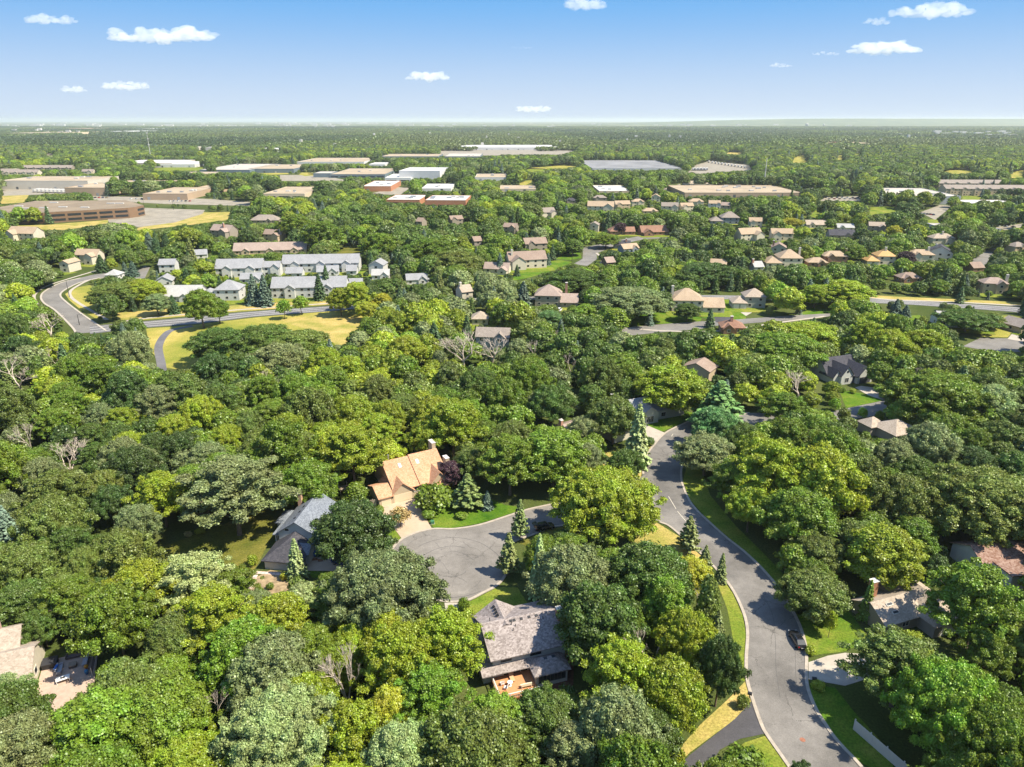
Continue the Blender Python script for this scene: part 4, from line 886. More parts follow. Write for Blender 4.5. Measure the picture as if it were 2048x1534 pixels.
MH = [
 # label, x0,x1,ybase,storeys,roof,wall,layout,angle,chimney,group
 ('long white townhouse row with grey roof and gabled fronts, rearmost of the grey-roofed rows', 562, 716, 546, 2, 'grey', 'white', 'row', 5, None, GT),
 ('long white two-storey townhouse row nearest the boulevard, left of the twin dark spruces', 540, 690, 597, 2, 'grey', 'white', 'row', 5, None, GT),
 ('white townhouse row with grey roof behind the round tree, left of the rearmost row', 428, 522, 556, 2, 'grey', 'white', 'row', 6, None, GT),
 ('low grey-roofed townhouse row behind the round tree on the boulevard verge', 284, 398, 604, 1, 'palegrey', 'white', 'row', 2, None, GT),
 ('grey hip-roofed end townhouse right of the low row by the boulevard', 398, 478, 602, 2, 'grey', 'white', 'hipR', 3, None, GT),
 ('small white garage with pointed grey gable in front of the left townhouse court', 306, 342, 573, 1, 'grey', 'white', 'end', 12, None, GT),
 ('white two-storey grey-roofed end house at the left townhouse court', 316, 350, 548, 2, 'grey', 'white', 'gable', 8, None, GT),
 ('white garage with grey roof between the two long townhouse rows', 630, 676, 553, 1, 'grey', 'white', 'gable', 10, None, GT),
 ('small white garage right of the rearmost townhouse row', 691, 712, 551, 1, 'grey', 'white', 'gable', 5, None, GT),
 ('white gabled garage with dark driveway at the right of the townhouse court', 738, 770, 549, 2, 'grey', 'white', 'end', -6, None, GT),
 ('grey roof of a low townhouse behind the yellow-green street trees', 742, 778, 560, 1, 'palegrey', 'white', 'gable', 4, None, GT),
 ('rightmost grey-roofed townhouse with roof windows', 808, 857, 570, 1, 'grey', 'white', 'gable', 12, None, GT),
 ('long low white garage with grey roof behind the lower townhouse row, at its left', 478, 522, 568, 1, 'grey', 'white', 'gable', 6, None, GT),
 ('long low garage roof between the left court and the rearmost townhouse row', 570, 604, 556, 1, 'grey', 'white', 'gable', 5, None, GT),
 ('grey-roofed townhouse block filling the gap left of the rearmost row', 522, 560, 553, 2, 'grey', 'white', 'gable', 6, None, GT),
 ('low grey-roofed garage right of the front townhouse row', 692, 724, 580, 1, 'grey', 'white', 'gable', 6, None, GT),
 ('small pale grey pyramid roof beside the curving street', 211, 236, 560, 1, 'palegrey', 'white', 'hip', 0, None, None),
 ('grey-roofed house half hidden left of the dark spruces behind the townhouses', 382, 412, 518, 1, 'grey', 'white', 'gable', 20, None, GT),
 ('cream townhouse with gabled front and two garage doors above the curving street', 146, 198, 528, 2, 'tan', 'cream', 'L', -8, None, None),
 ('white gable end beside the cream gabled townhouse', 121, 141, 545, 2, 'tan', 'cream', 'end', -8, None, None),
 ('cream house with several gables below the brown office building', 10, 74, 482, 2, 'tan', 'cream', 'J', -10, None, None),
 ('brown-roofed townhouse block with brick chimney at left centre', 416, 470, 476, 2, 'pinkbrown', 'taupe', 'L', -20, .6, None),
 ('tan townhouse with steep gable right of the tall willow', 524, 568, 484, 2, 'brown', 'tan', 'L', -14, .9, None),
 ('long brown-roofed townhouse row behind the grey-roofed rows', 462, 608, 510, 1, 'pinkbrown', 'tan', 'row', 8, None, None),
 ('brown roof beyond the tan steep-gabled townhouse', 500, 556, 447, 1, 'taupe', 'taupe', 'hip', 0, None, None),
 ('weathered grey two-storey house behind the bare trees', 952, 1022, 700, 2, 'taupe', 'bluegrey', 'gable', -6, None, 'L6'),
 ('low pale roof behind the weathered grey house by the bare trees', 944, 976, 650, 1, 'shake', 'cream', 'hip', 0, None, None),
 ('tan house end with two square chimneys beside the yellow-leaved tree', 910, 944, 606, 2, 'shake', 'cream', 'gable', 28, .1, None),
 ('stone-fronted two-storey house with tan hip roof and low garage wing, above the blue spruce', 1070, 1160, 614, 2, 'pinkbrown', 'taupe', 'gar', -6, .72, 'L0'),
 ('cream two-storey house with tall white chimney and black driveway', 1344, 1450, 624, 2, 'tan', 'cream', 'gar', -4, .02, 'L1'),
 ('green-grey house with shake roof and brick-red garage door, right of the cream house', 1464, 1532, 616, 2, 'shake', 'sage', 'hipR', -5, None, 'L2'),
 ('small house with bright orange-brown roof below the black driveway', 1443, 1492, 668, 1, 'redbrown', 'brick', 'hip', -6, .45, 'L3'),
 ('brown-roofed pale townhouse with three stepped gables at upper centre', 1010, 1096, 540, 2, 'brown', 'cream', 'J', 14, .1, 'L4'),
 ('brown-roofed townhouse behind the stepped-gable one', 1043, 1095, 504, 2, 'brown', 'taupe', 'gable', 16, None, None),
 ('brown-roofed house among spruces left of the stepped gables', 1006, 1038, 468, 2, 'brown', 'taupe', 'gable', -20, None, None),
 ('brown roofs with pale walls right of the tall willows', 966, 1022, 548, 1, 'pinkbrown', 'cream', 'L', -12, None, None),
 ('dark timber house with chimney peeping out of the woods, right of centre', 940, 962, 498, 2, 'brown', 'taupe', 'gable', 24, None, None),
 ('two-storey tan house with ridge sloping right, in the woods', 832, 852, 456, 2, 'brown', 'taupe', 'gable', -25, None, None),
 ('brown-pink roof in the woods behind the red brick office', 895, 926, 452, 2, 'brown', 'taupe', 'gable', 24, None, None),
 ('tan townhouse row with stepped roofs at the left of the upper subdivision', 1071, 1114, 438, 2, 'taupe', 'cream', 'L', 26, None, None),
 ('dark-roofed house first behind the stepped tan row', 1131, 1153, 412, 2, 'dark', 'taupe', 'hip', 0, None, None),
 ('tan and slate double-gabled house in front of the upper subdivision', 1175, 1230, 424, 2, 'tan', 'cream', 'L', -8, None, None),
 ('dark-roofed house behind the double-gabled one', 1187, 1213, 406, 2, 'taupe', 'taupe', 'hip', 0, None, None),
 ('tan-roofed house with pale garage wing, third from the left of the upper subdivision', 1229, 1262, 420, 2, 'tan', 'tan', 'J', 10, None, None),
 ('cream-roofed low house beside the wide green trees of the upper subdivision', 1264, 1288, 414, 2, 'tan', 'cream', 'hip', 0, None, None),
 ('tall narrow cream house at the back of the upper subdivision', 1302, 1322, 404, 2, 'tan', 'cream', 'end', -10, None, None),
 ('grey-roofed cream house with steep gable in the upper subdivision', 1323, 1358, 424, 2, 'taupe', 'cream', 'L', -8, None, None),
 ('cream house with tan roof and steep side, right of the grey steep gable', 1360, 1390, 424, 2, 'tan', 'cream', 'J', 14, None, None),
 ('tan hip-roofed house before the big tan warehouse', 1378, 1408, 414, 2, 'tan', 'cream', 'hip', -6, None, None),
 ('white-walled house with tan roof near the right of the upper subdivision', 1418, 1442, 418, 2, 'tan', 'white', 'L', -6, None, None),
 ('brown-roofed house, last on the right of the upper subdivision', 1442, 1466, 422, 2, 'pinkbrown', 'taupe', 'gable', -24, None, None),
 ('low tan roof in front of the middle of the upper subdivision', 1286, 1316, 428, 1, 'tan', 'tan', 'hip', 0, None, None),
 ('house with bluish grey gable and tan garage among trees at upper right', 1421, 1480, 448, 2, 'taupe', 'bluegrey', 'hipR', -5, None, None),
 ('small tan house with arched window behind the conifers', 1499, 1526, 456, 2, 'tan', 'cream', 'J', -6, None, None),
 ('large cream house with long tan roof behind the copper-leaved tree', 1476, 1530, 484, 2, 'tan', 'cream', 'L', 16, None, None),
 ('small house with steep grey gable and dark window above the street bend', 1178, 1200, 464, 2, 'taupe', 'cream', 'end', -12, None, None),
 ('orange-brown low house behind the purple tree', 1218, 1270, 470, 1, 'redbrown', 'brick', 'gar', 4, None, None),
 ('long house with reddish roof and pale driveway right of the purple tree', 1280, 1340, 472, 1, 'redbrown', 'brick', 'J', 8, None, None),
 ('dark grey roofed house with white chimney beside the street bend', 1228, 1262, 498, 1, 'dark', 'bluegrey', 'gable', -4, .75, None),
 ('tan low house with dark gable below the white-chimneyed one', 1238, 1280, 506, 1, 'tan', 'bluegrey', 'gable', 24, None, None),
 ('low tan roof alone in the woods right of the upper willows', 1421, 1458, 538, 1, 'tan', 'brown', 'gable', -18, None, None),
 ('small pale grey roof at the woods edge above the shake roof', 1504, 1528, 543, 1, 'palegrey', 'sage', 'gable', 10, .02, None),
 ('small brown roof beside the street bend in the middle', 1205, 1220, 534, 1, 'pinkbrown', 'brown', 'gable', 20, None, None),
 ('cream house with two chimneys and round bushes in front, upper right', 1531, 1605, 534, 2, 'tan', 'cream', 'hipR', -3, .96, 'L5'),
 ('teal-grey gabled house with a big chimney behind the cream two-chimney house', 1543, 1576, 512, 2, 'brown', 'sage', 'end', -18, .1, None),
 ('cream house with tan roof and dark entrance near the bright yellow tree', 1544, 1588, 482, 2, 'tan', 'cream', 'J', -4, None, None),
 ('pale roof behind the bright yellow tree at upper right', 1613, 1654, 456, 1, 'shake', 'cream', 'gable', -4, None, None),
 ('long grey roof between conifers at upper right', 1675, 1709, 462, 1, 'palegrey', 'cream', 'gable', -6, None, None),
 ('tan gabled house beside the light green tree at upper right', 1739, 1772, 466, 2, 'shake', 'taupe', 'L', -12, None, None),
 ('dark slate roof beside the tan gabled house', 1660, 1712, 478, 1, 'dark', 'taupe', 'gable', -8, None, None),
 ('low tan pyramid roof left of the brick hip-roofed house', 1616, 1656, 534, 1, 'tan', 'brick', 'hip', -5, None, None),
 ('brick house with tan hip roof and chimney at upper right', 1647, 1695, 530, 2, 'tan', 'brick', 'hip', -5, .96, None),
 ('house with yellow-orange hip roof in two tiers', 1732, 1791, 530, 2, 'gold', 'cream', 'hipR', -5, .7, None),
 ('cream house with arched window, right of the purple-leaved tree', 1819, 1868, 527, 2, 'tan', 'cream', 'hip', -6, .8, None),
 ('dark-roofed house with steep white gable front beside the right-hand street', 1858, 1910, 522, 2, 'dark', 'white', 'end', -26, .3, None),
 ('house with pale hipped upper roof and cupola behind the dark-roofed gable', 1864, 1908, 492, 2, 'shake', 'cream', 'hip', 0, .5, None),
 ('brown hip-roofed house hemmed in by dark conifers', 1801, 1842, 566, 1, 'brown', 'brick', 'hip', 0, None, None),
 ('tan two-storey house with pink-brown roof near the right edge', 1966, 2016, 588, 2, 'pinkbrown', 'tan', 'hip', -10, .98, None),
 ('small dark gable beside the right-hand street', 1940, 1970, 545, 1, 'brown', 'brown', 'gable', 12, None, None),
 ('taupe roof cut by the right edge above the street', 2022, 2056, 510, 2, 'taupe', 'tan', 'hip', 14, None, None),
 ('long low house with pale grey roof and white walls by the flat dark-crowned tree', 1880, 1962, 656, 1, 'palegrey', 'white', 'gable', -9, None, 'L7'),
 ('tan garage with brown door beside the bare field at the right edge', 2030, 2080, 668, 1, 'taupe', 'tan', 'end', 18, None, 'L8'),
 ('row of grey-roofed townhouses at far left, nearest the long low factory', 0, 36, 350, 2, 'taupe', 'cream', 'row', 0, None, 'far left townhouses'),
 ('long grey townhouse roofs behind dark trees at far left', 46, 144, 342, 2, 'taupe', 'taupe', 'row', 0, None, 'far left townhouses'),
 ('lower grey townhouse with cream gable at far left', 8, 76, 352, 2, 'taupe', 'cream', 'row', 0, None, 'far left townhouses'),
 ('cream gabled townhouse left of the tall dark spruce at far left', 163, 186, 350, 2, 'taupe', 'cream', 'L', 0, None, 'far left townhouses'),
]
LMK = {'L0': 'the stone-fronted house', 'L1': 'the cream house with the black driveway', 'L2': 'the shake-roofed green-grey house', 'L3': 'the small orange-brown roof', 'L4': 'the stepped-gable townhouse',
       'L5': 'the cream two-chimney house', 'L6': 'the weathered grey house', 'L7': 'the long pale-grey roofed house', 'L8': 'the tan garage at the right edge'}
LAWN = MB()
for r_ in MH:
    g_ = r_[10]; lk = LMK.get(g_) if g_ else None
    mid_house(*r_[:8], ang=r_[8], chim=r_[9], group=(g_ if g_ and not lk else 'houses of the far neighbourhood'), lmk=lk)

# ------------------------------------------------------------------ flat-roofed business buildings
m_grit = mat('roof_gravel', (.35, .28, .195), .95, .1, (.03, .8, 1.15)); m_gritw = mat('white_membrane', (.5, .485, .45), .8, .2, (.03, .9, 1.05)); m_gritg = mat('grey_membrane', (.42, .37, .31), .9, .2, (.05, .85, 1.12))
m_gritb = mat('brown_gravel', (.21, .165, .115), .95, .1, (.04, .8, 1.2)); m_solar = mat('solar_roof', (.2, .195, .19), .7, .2, (.02, .7, 1.35))
FW = {'cream': (.5, .46, .38), 'tan': (.40, .29, .19), 'white': (.6, .59, .56), 'brick': (.42, .19, .1), 'slate': (.14, .18, .2), 'brown': (.26, .17, .1), 'grey': (.48, .48, .46), 'beige': (.55, .46, .33)}
FR = {'gravel': m_grit, 'white': m_gritw, 'grey': m_gritg, 'brown': m_gritb, 'solar': m_solar}
m_dockdoor = mat('dock_door', (.08, .085, .09), .6)
def flat_building(lab, x0, x1, yb, ye, yt, wall, roof, ang=0, wins=0, units=0, cat='building', name='office_building', group='flat-roofed business buildings', grp=None):
    """yb foot of front wall, ye top of front wall, yt far edge of roof (photo pixels)"""
    xc = (x0 + x1) / 2; a, b = G(x0, yb), G(x1, yb); gx, gy = G(xc, yb)
    v1 = (767 - ye) / FPX; t = gy / (cp + v1 * sp); hgt = max(3.5, min(16, CAM_H + t * (-sp + v1 * cp)))
    fx, fy = G(xc, yt, hgt); D_ = max(12, min(400, fy - gy)); W_ = b[0] - a[0]
    e = empty(name, (a[0], gy, 0), R(ang), lab, cat, grp or group)
    MB().box(0, 0, 0, W_, D_, hgt).build('wall', mat('facade_' + wall, FW[wall], .8, .3, (.08, .93, 1.05)), e)
    r = MB().box(.3, .3, hgt + .004, W_ - .3, D_ - .3, hgt + .12)
    r.build('roof', FR[roof], e)
    pr = MB(); t_ = .35
    for q in ((-.05, -.05, W_ + .05, t_), (-.05, D_ - t_, W_ + .05, D_ + .05), (-.05, t_, t_, D_ - t_), (W_ - t_, t_, W_ + .05, D_ - t_)): pr.box(q[0], q[1], hgt - .05, q[2], q[3], hgt + .5)
    pr.build('parapet', mat('parapet_' + wall, [c * .95 for c in FW[wall]], .8), e)
    for k in range(wins):
        z = 1.2 + k * 3.6
        if z + 1.4 > hgt: break
        nb = max(2, int(W_ / 14))
        for i in range(nb): MB().box((i + .12) * W_ / nb, -.08, z, (i + .88) * W_ / nb, -.004, z + 1.7).build('window', m_glass, e)
    if not wins:
        nb = max(1, int(W_ / 16))
        for i in range(nb):
            if (i * 7 + int(x0)) % 3: MB().box((i + .3) * W_ / nb, -.07, .2, (i + .3) * W_ / nb + 3.2, -.004, 3.4).build('loading_door', m_dockdoor if i % 2 else m_galv, e)
    rs = random.Random(int(x0) + int(yb))
    for i in range(units):
        ux, uy = rs.uniform(.1, .9) * W_, rs.uniform(.15, .85) * D_; s1 = rs.uniform(1.5, 3)
        MB().box(ux - s1, uy - s1 * .7, hgt + .13, ux + s1, uy + s1 * .7, hgt + 1.6).build('roof_unit', m_gritw if i % 2 else m_galv, e)
    ps = [Q(e.location.x + x * math.cos(R(ang)) - y * math.sin(R(ang)), gy + x * math.sin(R(ang)) + y * math.cos(R(ang)), z) for x, y, z in
          ((0, 0, hgt * .35), (W_, 0, hgt * .35), (0, 0, hgt), (W_, 0, hgt), (0, D_, hgt), (W_, D_, hgt))]
    keep(convex(ps), gy + D_ * .5); nx = max(1, int(W_ / 18)); ny = max(1, int(D_ / 18))
    for i in range(nx):
        for j in range(ny):
            x, y = (i + .5) * W_ / nx, (j + .5) * D_ / ny
            FOOT.append((a[0] + x * math.cos(R(ang)) - y * math.sin(R(ang)), gy + x * math.sin(R(ang)) + y * math.cos(R(ang)), max(W_ / nx, D_ / ny) * .72))
    return e
FB = [
 ('long low cream factory with white loading docks at far left', 0, 178, 379, 362, 353, 'cream', 'gravel', 0, 0, 4),
 ('tan windowless box building behind the brown office, left of the spruces', 132, 212, 392, 376, 366, 'tan', 'gravel', 0, 0, 5),
 ('tan flat-roofed building with gravel roof in front of the loading bays', 212, 326, 378, 368, 361, 'tan', 'gravel', 0, 0, 4),
 ('tan box building behind the dark conifer clump', 287, 376, 400, 388, 375, 'tan', 'gravel', 0, 0, 5),
 ('low tan roof right of the tan box building', 376, 444, 385, 380, 371, 'tan', 'gravel', 0, 0, 2),
 ('pale office with square dark windows below the white warehouses', 326, 398, 364, 352, 344, 'cream', 'gravel', 0, 1, 2),
 ('beige block left of the pale office with square windows', 239, 326, 364, 356, 348, 'beige', 'gravel', 0, 0, 2),
 ('long pale curved-front warehouse below the cell tower', 231, 345, 334, 326, 320, 'cream', 'white', 0, 1, 0),
 ('white low warehouse right of the cell tower', 300, 390, 335, 329, 323, 'white', 'white', 0, 0, 0),
 ('dark-glass low building left of the dark oak', 400, 500, 348, 340, 328, 'slate', 'grey', 0, 0, 2),
 ('slate-walled warehouse with tan roof, left of centre', 498, 588, 346, 338, 329, 'slate', 'gravel', 0, 0, 2),
 ('white-walled warehouse with tan gravel roof', 594, 728, 330, 324, 316, 'white', 'gravel', 0, 0, 3),
 ('low white sheds right of the white-walled warehouse', 738, 770, 335, 329, 325, 'white', 'white', 0, 0, 0),
 ('slate warehouse with wide tan roof left of the big white hall', 660, 770, 356, 349, 337, 'slate', 'gravel', 0, 1, 2),
 ('small slate annexe with flat grey roof left of the wide tan roof', 627, 662, 355, 347, 343, 'slate', 'grey', 0, 0, 0),
 ('tall bright white windowless hall', 799, 881, 362, 342, 335, 'white', 'white', -4, 0, 0),
 ('low white entrance wing of the tall white hall', 770, 822, 364, 356, 348, 'white', 'white', 0, 1, 0),
 ('small office with white roof and brick side near the creek trees', 725, 782, 383, 373, 362, 'brick', 'white', 0, 0, 4),
 ('low tan building with pale eaves behind the dark willows', 527, 610, 397, 388, 374, 'beige', 'gravel', 0, 1, 4),
 ('low white roof between the tall hall and the brick office', 843, 902, 383, 379, 368, 'white', 'white', 0, 0, 2),
 ('red brick office with white roof, left half behind a tree', 772, 840, 410, 400, 390, 'brick', 'white', -3, 1, 6),
 ('red brick office with white roof and many roof units', 850, 932, 415, 401, 391, 'brick', 'white', -3, 1, 8),
 ('tan-roofed building with white wall right of the tall white hall', 950, 1012, 362, 355, 348, 'white', 'gravel', 0, 0, 2),
 ('long low warehouse with white wall far behind the white hall', 762, 876, 318, 313, 308, 'slate', 'gravel', 0, 0, 2),
 ('pale warehouse right of the long low one', 889, 960, 318, 313, 307, 'slate', 'grey', 0, 0, 2),
 ('very long white distribution warehouse near the horizon', 917, 1127, 300, 295, 290, 'white', 'white', 0, 0, 0),
 ('huge low warehouse roofed with dark solar panels', 1185, 1366, 341, 337, 321, 'grey', 'solar', 0, 0, 0),
 ('white-roofed building hidden among the round trees', 1198, 1260, 388, 383, 371, 'beige', 'white', 0, 0, 3),
 ('tan-roofed building at the centre edge of the woods', 1000, 1072, 384, 379, 371, 'beige', 'gravel', 0, 0, 2),
 ('big tan warehouse with grey roof units', 1369, 1604, 395, 386, 371, 'tan', 'gravel', 0, 0, 12),
 ('row of pale stepped roofs behind the big tan warehouse', 1380, 1506, 374, 368, 362, 'cream', 'gravel', 0, 0, 6),
 ('white-roofed barn-like building beside the parked cars', 1611, 1656, 378, 371, 364, 'white', 'white', 0, 0, 0),
 ('small white gabled building right of the car park', 1696, 1712, 380, 372, 366, 'white', 'white', 0, 0, 0),
 ('wide grey warehouse with sloping pale roof at right', 1790, 1912, 408, 392, 376, 'grey', 'grey', -6, 0, 5),
 ('long low beige school-like building at the right edge', 1963, 2060, 424, 412, 400, 'beige', 'white', -3, 1, 2),
 ('long grey and white roofed hall behind a line of small spruces', 1888, 1994, 468, 458, 447, 'grey', 'grey', -5, 0, 4),
 ('small pale apartment block right of the cell tower', 365, 381, 303, 295, 293, 'cream', 'white', 0, 1, 0),
 ('pale apartment block, second right of the cell tower', 412, 440, 304, 295, 292, 'cream', 'white', 0, 1, 0),
 ('white apartment row with dark recesses near the top left of centre', 492, 553, 308, 299, 296, 'cream', 'white', 0, 1, 0),
 ('low white building right of the white apartment row', 556, 584, 310, 303, 300, 'white', 'white', 0, 0, 0),
 ('long low reddish yard building right of the cell tower', 308, 442, 314, 309, 306, 'beige', 'gravel', 0, 0, 3),
 ('red brick campus building near the right horizon', 1634, 1693, 292, 287, 285, 'brick', 'gravel', 0, 0, 0),
 ('terracotta-coloured buildings right of the campus near the horizon', 1706, 1752, 294, 287, 284, 'brick', 'gravel', 0, 0, 0),
 ('terracotta apartment strip near the left horizon', 122, 176, 261, 257, 256, 'brick', 'gravel', 0, 0, 0),
 ('pale pinkish buildings at the far left horizon', 15, 72, 272, 263, 261, 'beige', 'gravel', 0, 0, 0),
 ('white office blocks left of centre near the horizon', 212, 262, 268, 263, 261, 'white', 'white', 0, 0, 0),
 ('pale tower block near the left horizon', 125, 134, 271, 261, 260, 'beige', 'gravel', 0, 0, 0),
 ('distant white building below the left horizon', 270, 290, 262, 257, 256, 'white', 'white', 0, 0, 0),
]
for r_ in FB: flat_building(*r_)
# apartments at the right: two brown-roofed blocks
for lab, x0, x1, yb, st in (('rear apartment block with long brown roof at right', 1879, 2060, 380, 3), ('front apartment block with brown roof and yellowish gable at right', 1892, 2060, 392, 3)):
    mid_house(lab, x0, x1, yb, st, 'taupe', 'tan', 'row', -3, 'apartment_block', 'apartment block', None, 'apartment blocks at right', dpt=18, rise=4)
tag(LAWN.build('lawn', m_lawn), kind='structure')
# the big brown office at left: faceted plan
e = empty('office_building', (*G(90, 447), 0), 0, 'big two-storey brown office with flat roof and dark window bands at left', 'building')
ox, oy = G(90, 447); hB = 9.5
plan = [(-70, 0), (0, 0), (4, 3), (58, 38), (62, 46), (62, 60), (20, 108), (-70, 100)]
wl = MB().prism(plan, 0, hB); wl.build('wall', mat('facade_brownpanel', (.2, .125, .075), .8, .2, (.1, .9, 1.08)), e)
ins = [(x * .985 + .2, y * .985 + .8) for x, y in plan]; MB().prism(ins, hB + .004, hB + .15).build('roof', m_gritb, e)
wb = 0
for (a, b) in (((-70, 0), (0, 0)), ((4, 3), (58, 38)), ((62, 46), (62, 60))):
    d = Vector((b[0] - a[0], b[1] - a[1], 0)); L_ = d.length; d.normalize(); nr = Vector((d.y, -d.x, 0)); nb = max(1, int(L_ / 12))
    for fl in (0, 1):
        for i in range(nb):
            c = Vector((a[0], a[1], 0)) + d * (L_ * (i + .5) / nb) + nr * .06; MB().obox((c.x, c.y, 2.6 + fl * 4), d * (L_ / nb * .42), nr * .08, (0, 0, 1.0)).build('window', m_glass, e)
rs = random.Random(4)
for i in range(9): x, y = rs.uniform(-60, 40), rs.uniform(25, 85); MB().box(x - 4, y - 1, hB + .16, x + 4, y + 1, hB + 1).build('roof_unit', m_gritw, e)
ps = [Q(ox + x, oy + y, z) for x, y in plan for z in (3, hB)]; keep(convex(ps), oy + 20)
for x in range(-60, 60, 14):
    for y in range(10, 100, 14): FOOT.append((ox + x, oy + y, 12))
# distant town specks as one mass
M = MB(); rs = random.Random(11)
def specks(x0, x1, y0, y1, n, wmin, wmax):
    for i in range(n):
        px, py = rs.uniform(x0, x1), rs.uniform(y0, y1); x, y = G(px, py); w_ = rs.uniform(wmin, wmax) * y / FPX; M.box(x - w_ / 2, y, 0, x + w_ / 2, y + w_ * .3 + 10, rs.uniform(12, 26))
specks(0, 900, 246, 257, 90, 3, 14); specks(540, 760, 246, 249, 22, 6, 22); specks(900, 1700, 246, 257, 46, 3, 10); specks(1860, 2040, 268, 276, 22, 5, 16); specks(20, 160, 262, 270, 12, 3, 8); specks(600, 2000, 262, 300, 26, 2, 5)
tag(M.build('distant_town', mat('distant_walls', (.62, .58, .52), .8, .2, (.002, .6, 1.2))), 'pale specks of far-off buildings below the horizon', 'buildings', kind='stuff')

# ================================================================== CARS, SMALL THINGS
m_tyre = mat('tyre_rubber', (.02, .02, .02), .8); m_rim = mat('alloy_rim', (.4, .4, .42), .3, .5, metal=.8); m_lampg = mat('lamp_lens', (.7, .7, .68), .15, .6); m_red = mat('tail_lens', (.35, .01, .01), .2, .5)
def paint(name, c):
    m = mat(name, c, .22, .6); b = m.node_tree.nodes['Principled BSDF']; b.inputs['Coat Weight'].default_value = .8; b.inputs['Coat Roughness'].default_value = .05; return m
def loft(mb, secs):
    """secs: list of (x, half width bottom, half width top, z0, z1)"""
    V = []
    for x, wb, wt, z0, z1 in secs:
        zm = z0 + (z1 - z0) * .55; V += [(x, -wb * .94, z0), (x, -wb, zm), (x, -wt, z1), (x, wt, z1), (x, wb, zm), (x, wb * .94, z0)]
    n = len(secs); F_ = []
    for i in range(n - 1):
        for k in range(6): a = i * 6 + k; b = i * 6 + (k + 1) % 6; F_.append((a, b, b + 6, a + 6))
    F_ += [tuple(range(6))[::-1], tuple(range((n - 1) * 6, n * 6))]; mb.add(V, F_)
def car(px, rz, colr, label, suv=False, hatch=False, cat='car', group=None, loc=None, pick=False):
    e = empty('parked_car', (*(loc or G(*px)), .06), rz, label, cat, group); L_ = 4.75; P_ = paint('paint_%s' % colr[0], colr[1])
    top = 1.72 if suv else 1.44; bl = 1.02 if suv else .92
    b = MB(); loft(b, [(-2.37, .62, .55, .45, .62 if not suv else .8), (-2.3, .84, .74, .3, .88 if not suv else 1.0), (-1.5, .93, .8, .22, bl + .02), (-.3, .94, .82, .2, bl + .02), (.9, .94, .82, .2, bl), (1.6, .92, .78, .22, bl - .08), (2.2, .82, .68, .28, bl - .2), (2.37, .6, .5, .4, .58)])
    body = b.build('body', P_, e)
    g = MB()
    if pick: loft(g, [(-.75, .8, .74, bl - .04, bl), (-.6, .78, .66, bl - .04, top + .1), (.5, .78, .64, bl - .04, top + .1), (1.15, .8, .76, bl - .04, bl)])
    elif suv: loft(g, [(-2.2, .78, .7, bl - .04, bl), (-2.0, .8, .66, bl - .04, top - .06), (.35, .8, .64, bl - .04, top - .05), (1.15, .82, .76, bl - .04, bl)])
    else: loft(g, [(-1.9, .78, .72, bl - .04, bl), (-1.1, .79, .6, bl - .04, top - .05), (.15, .79, .6, bl - .04, top - .04), (1.1, .8, .76, bl - .04, bl - .01)])
    g.build('windows', m_glass, e)
    r0, r1 = (-.6, .5) if pick else ((-2.0, .35) if suv else (-1.1, .15))
    zt = top + .1 if pick else top - .05
    r = MB(); r.add([(r0 - .05, -.62, zt), (r1 + .05, -.6, zt), (r1 + .05, .6, zt), (r0 - .05, .62, zt), (r0 + .1, -.5, zt + .06), (r1 - .1, -.48, zt + .06), (r1 - .1, .48, zt + .06), (r0 + .1, .5, zt + .06)],
          [(3, 2, 1, 0), (4, 5, 6, 7), (0, 1, 5, 4), (1, 2, 6, 5), (2, 3, 7, 6), (3, 0, 4, 7)]); r.build('roof', P_, e)
    for x in (-1.42, 1.42):
        for y in (-.86, .86):
            w_ = MB(); s_ = 1 if y > 0 else -1
            c = [(x + .33 * math.cos(k * math.pi / 7), .33 + .33 * math.sin(k * math.pi / 7)) for k in range(14)]
            w_.add([(p, y - s_ * .12, q) for p, q in c] + [(p, y + s_ * .09, q) for p, q in c], [tuple(range(14)), tuple(range(27, 13, -1))] + [(k, (k + 1) % 14, 14 + (k + 1) % 14, 14 + k) for k in range(14)])
            t = w_.build('wheel', m_tyre, e)
            c = [(x + .2 * math.cos(k * math.pi / 6), .33 + .2 * math.sin(k * math.pi / 6)) for k in range(12)]
            MB().add([(p, y + s_ * .1, q) for p, q in c] + [(p, y + s_ * .05, q) for p, q in c], [tuple(range(12)), tuple(range(23, 11, -1))] + [(k, (k + 1) % 12, 12 + (k + 1) % 12, 12 + k) for k in range(12)]).build('rim', m_rim, t)
    for y in (-.6, .6): MB().box(2.2, y - .16, .58, 2.33, y + .16, .7).build('headlight', m_lampg, e)
    for y in (-.66, .66): MB().box(-2.37, y - .14, .66, -2.26, y + .14, .84).build('tail_light', m_red, e)
    for y in (-1, 1): MB().box(.75, y * .86, bl, .92, y * 1.04, bl + .13).build('mirror', P_, e)
    MB().box(-2.4, -.26, .5, -2.36, .26, .61).build('number_plate', m_trim, e)
    if hatch:
        MB().obox((-2.45, 0, top + .22), (.5, 0, .16), (0, .72, 0), (-.03, 0, .04)).build('tailgate', P_, e)
        MB().box(-2.28, -.6, .8, -2.2, .6, 1.5).build('boot_opening', mat('tan_lining', (.35, .22, .12), .9), e)
    return e
BK = ('black', (.012, .012, .014)); WT = ('white', (.75, .75, .74)); RD = ('red', (.45, .02, .02)); SV = ('silver', (.42, .43, .45)); BL = ('navy', (.02, .035, .09)); BR = ('bronze', (.25, .17, .1))
car((1089, 1058), R(22), BK, 'black SUV parked on the cul-de-sac with its tailgate raised', suv=True, hatch=True)
car((1594, 1284), R(91), BK, 'black car parked against the right kerb of the long curving road')
car((685, 1128), R(-20), BL, 'dark blue car in the grey house driveway under the oak', suv=True)
car((1119, 622), R(70), WT, 'white car in front of the garage of the stone-fronted house', suv=True)
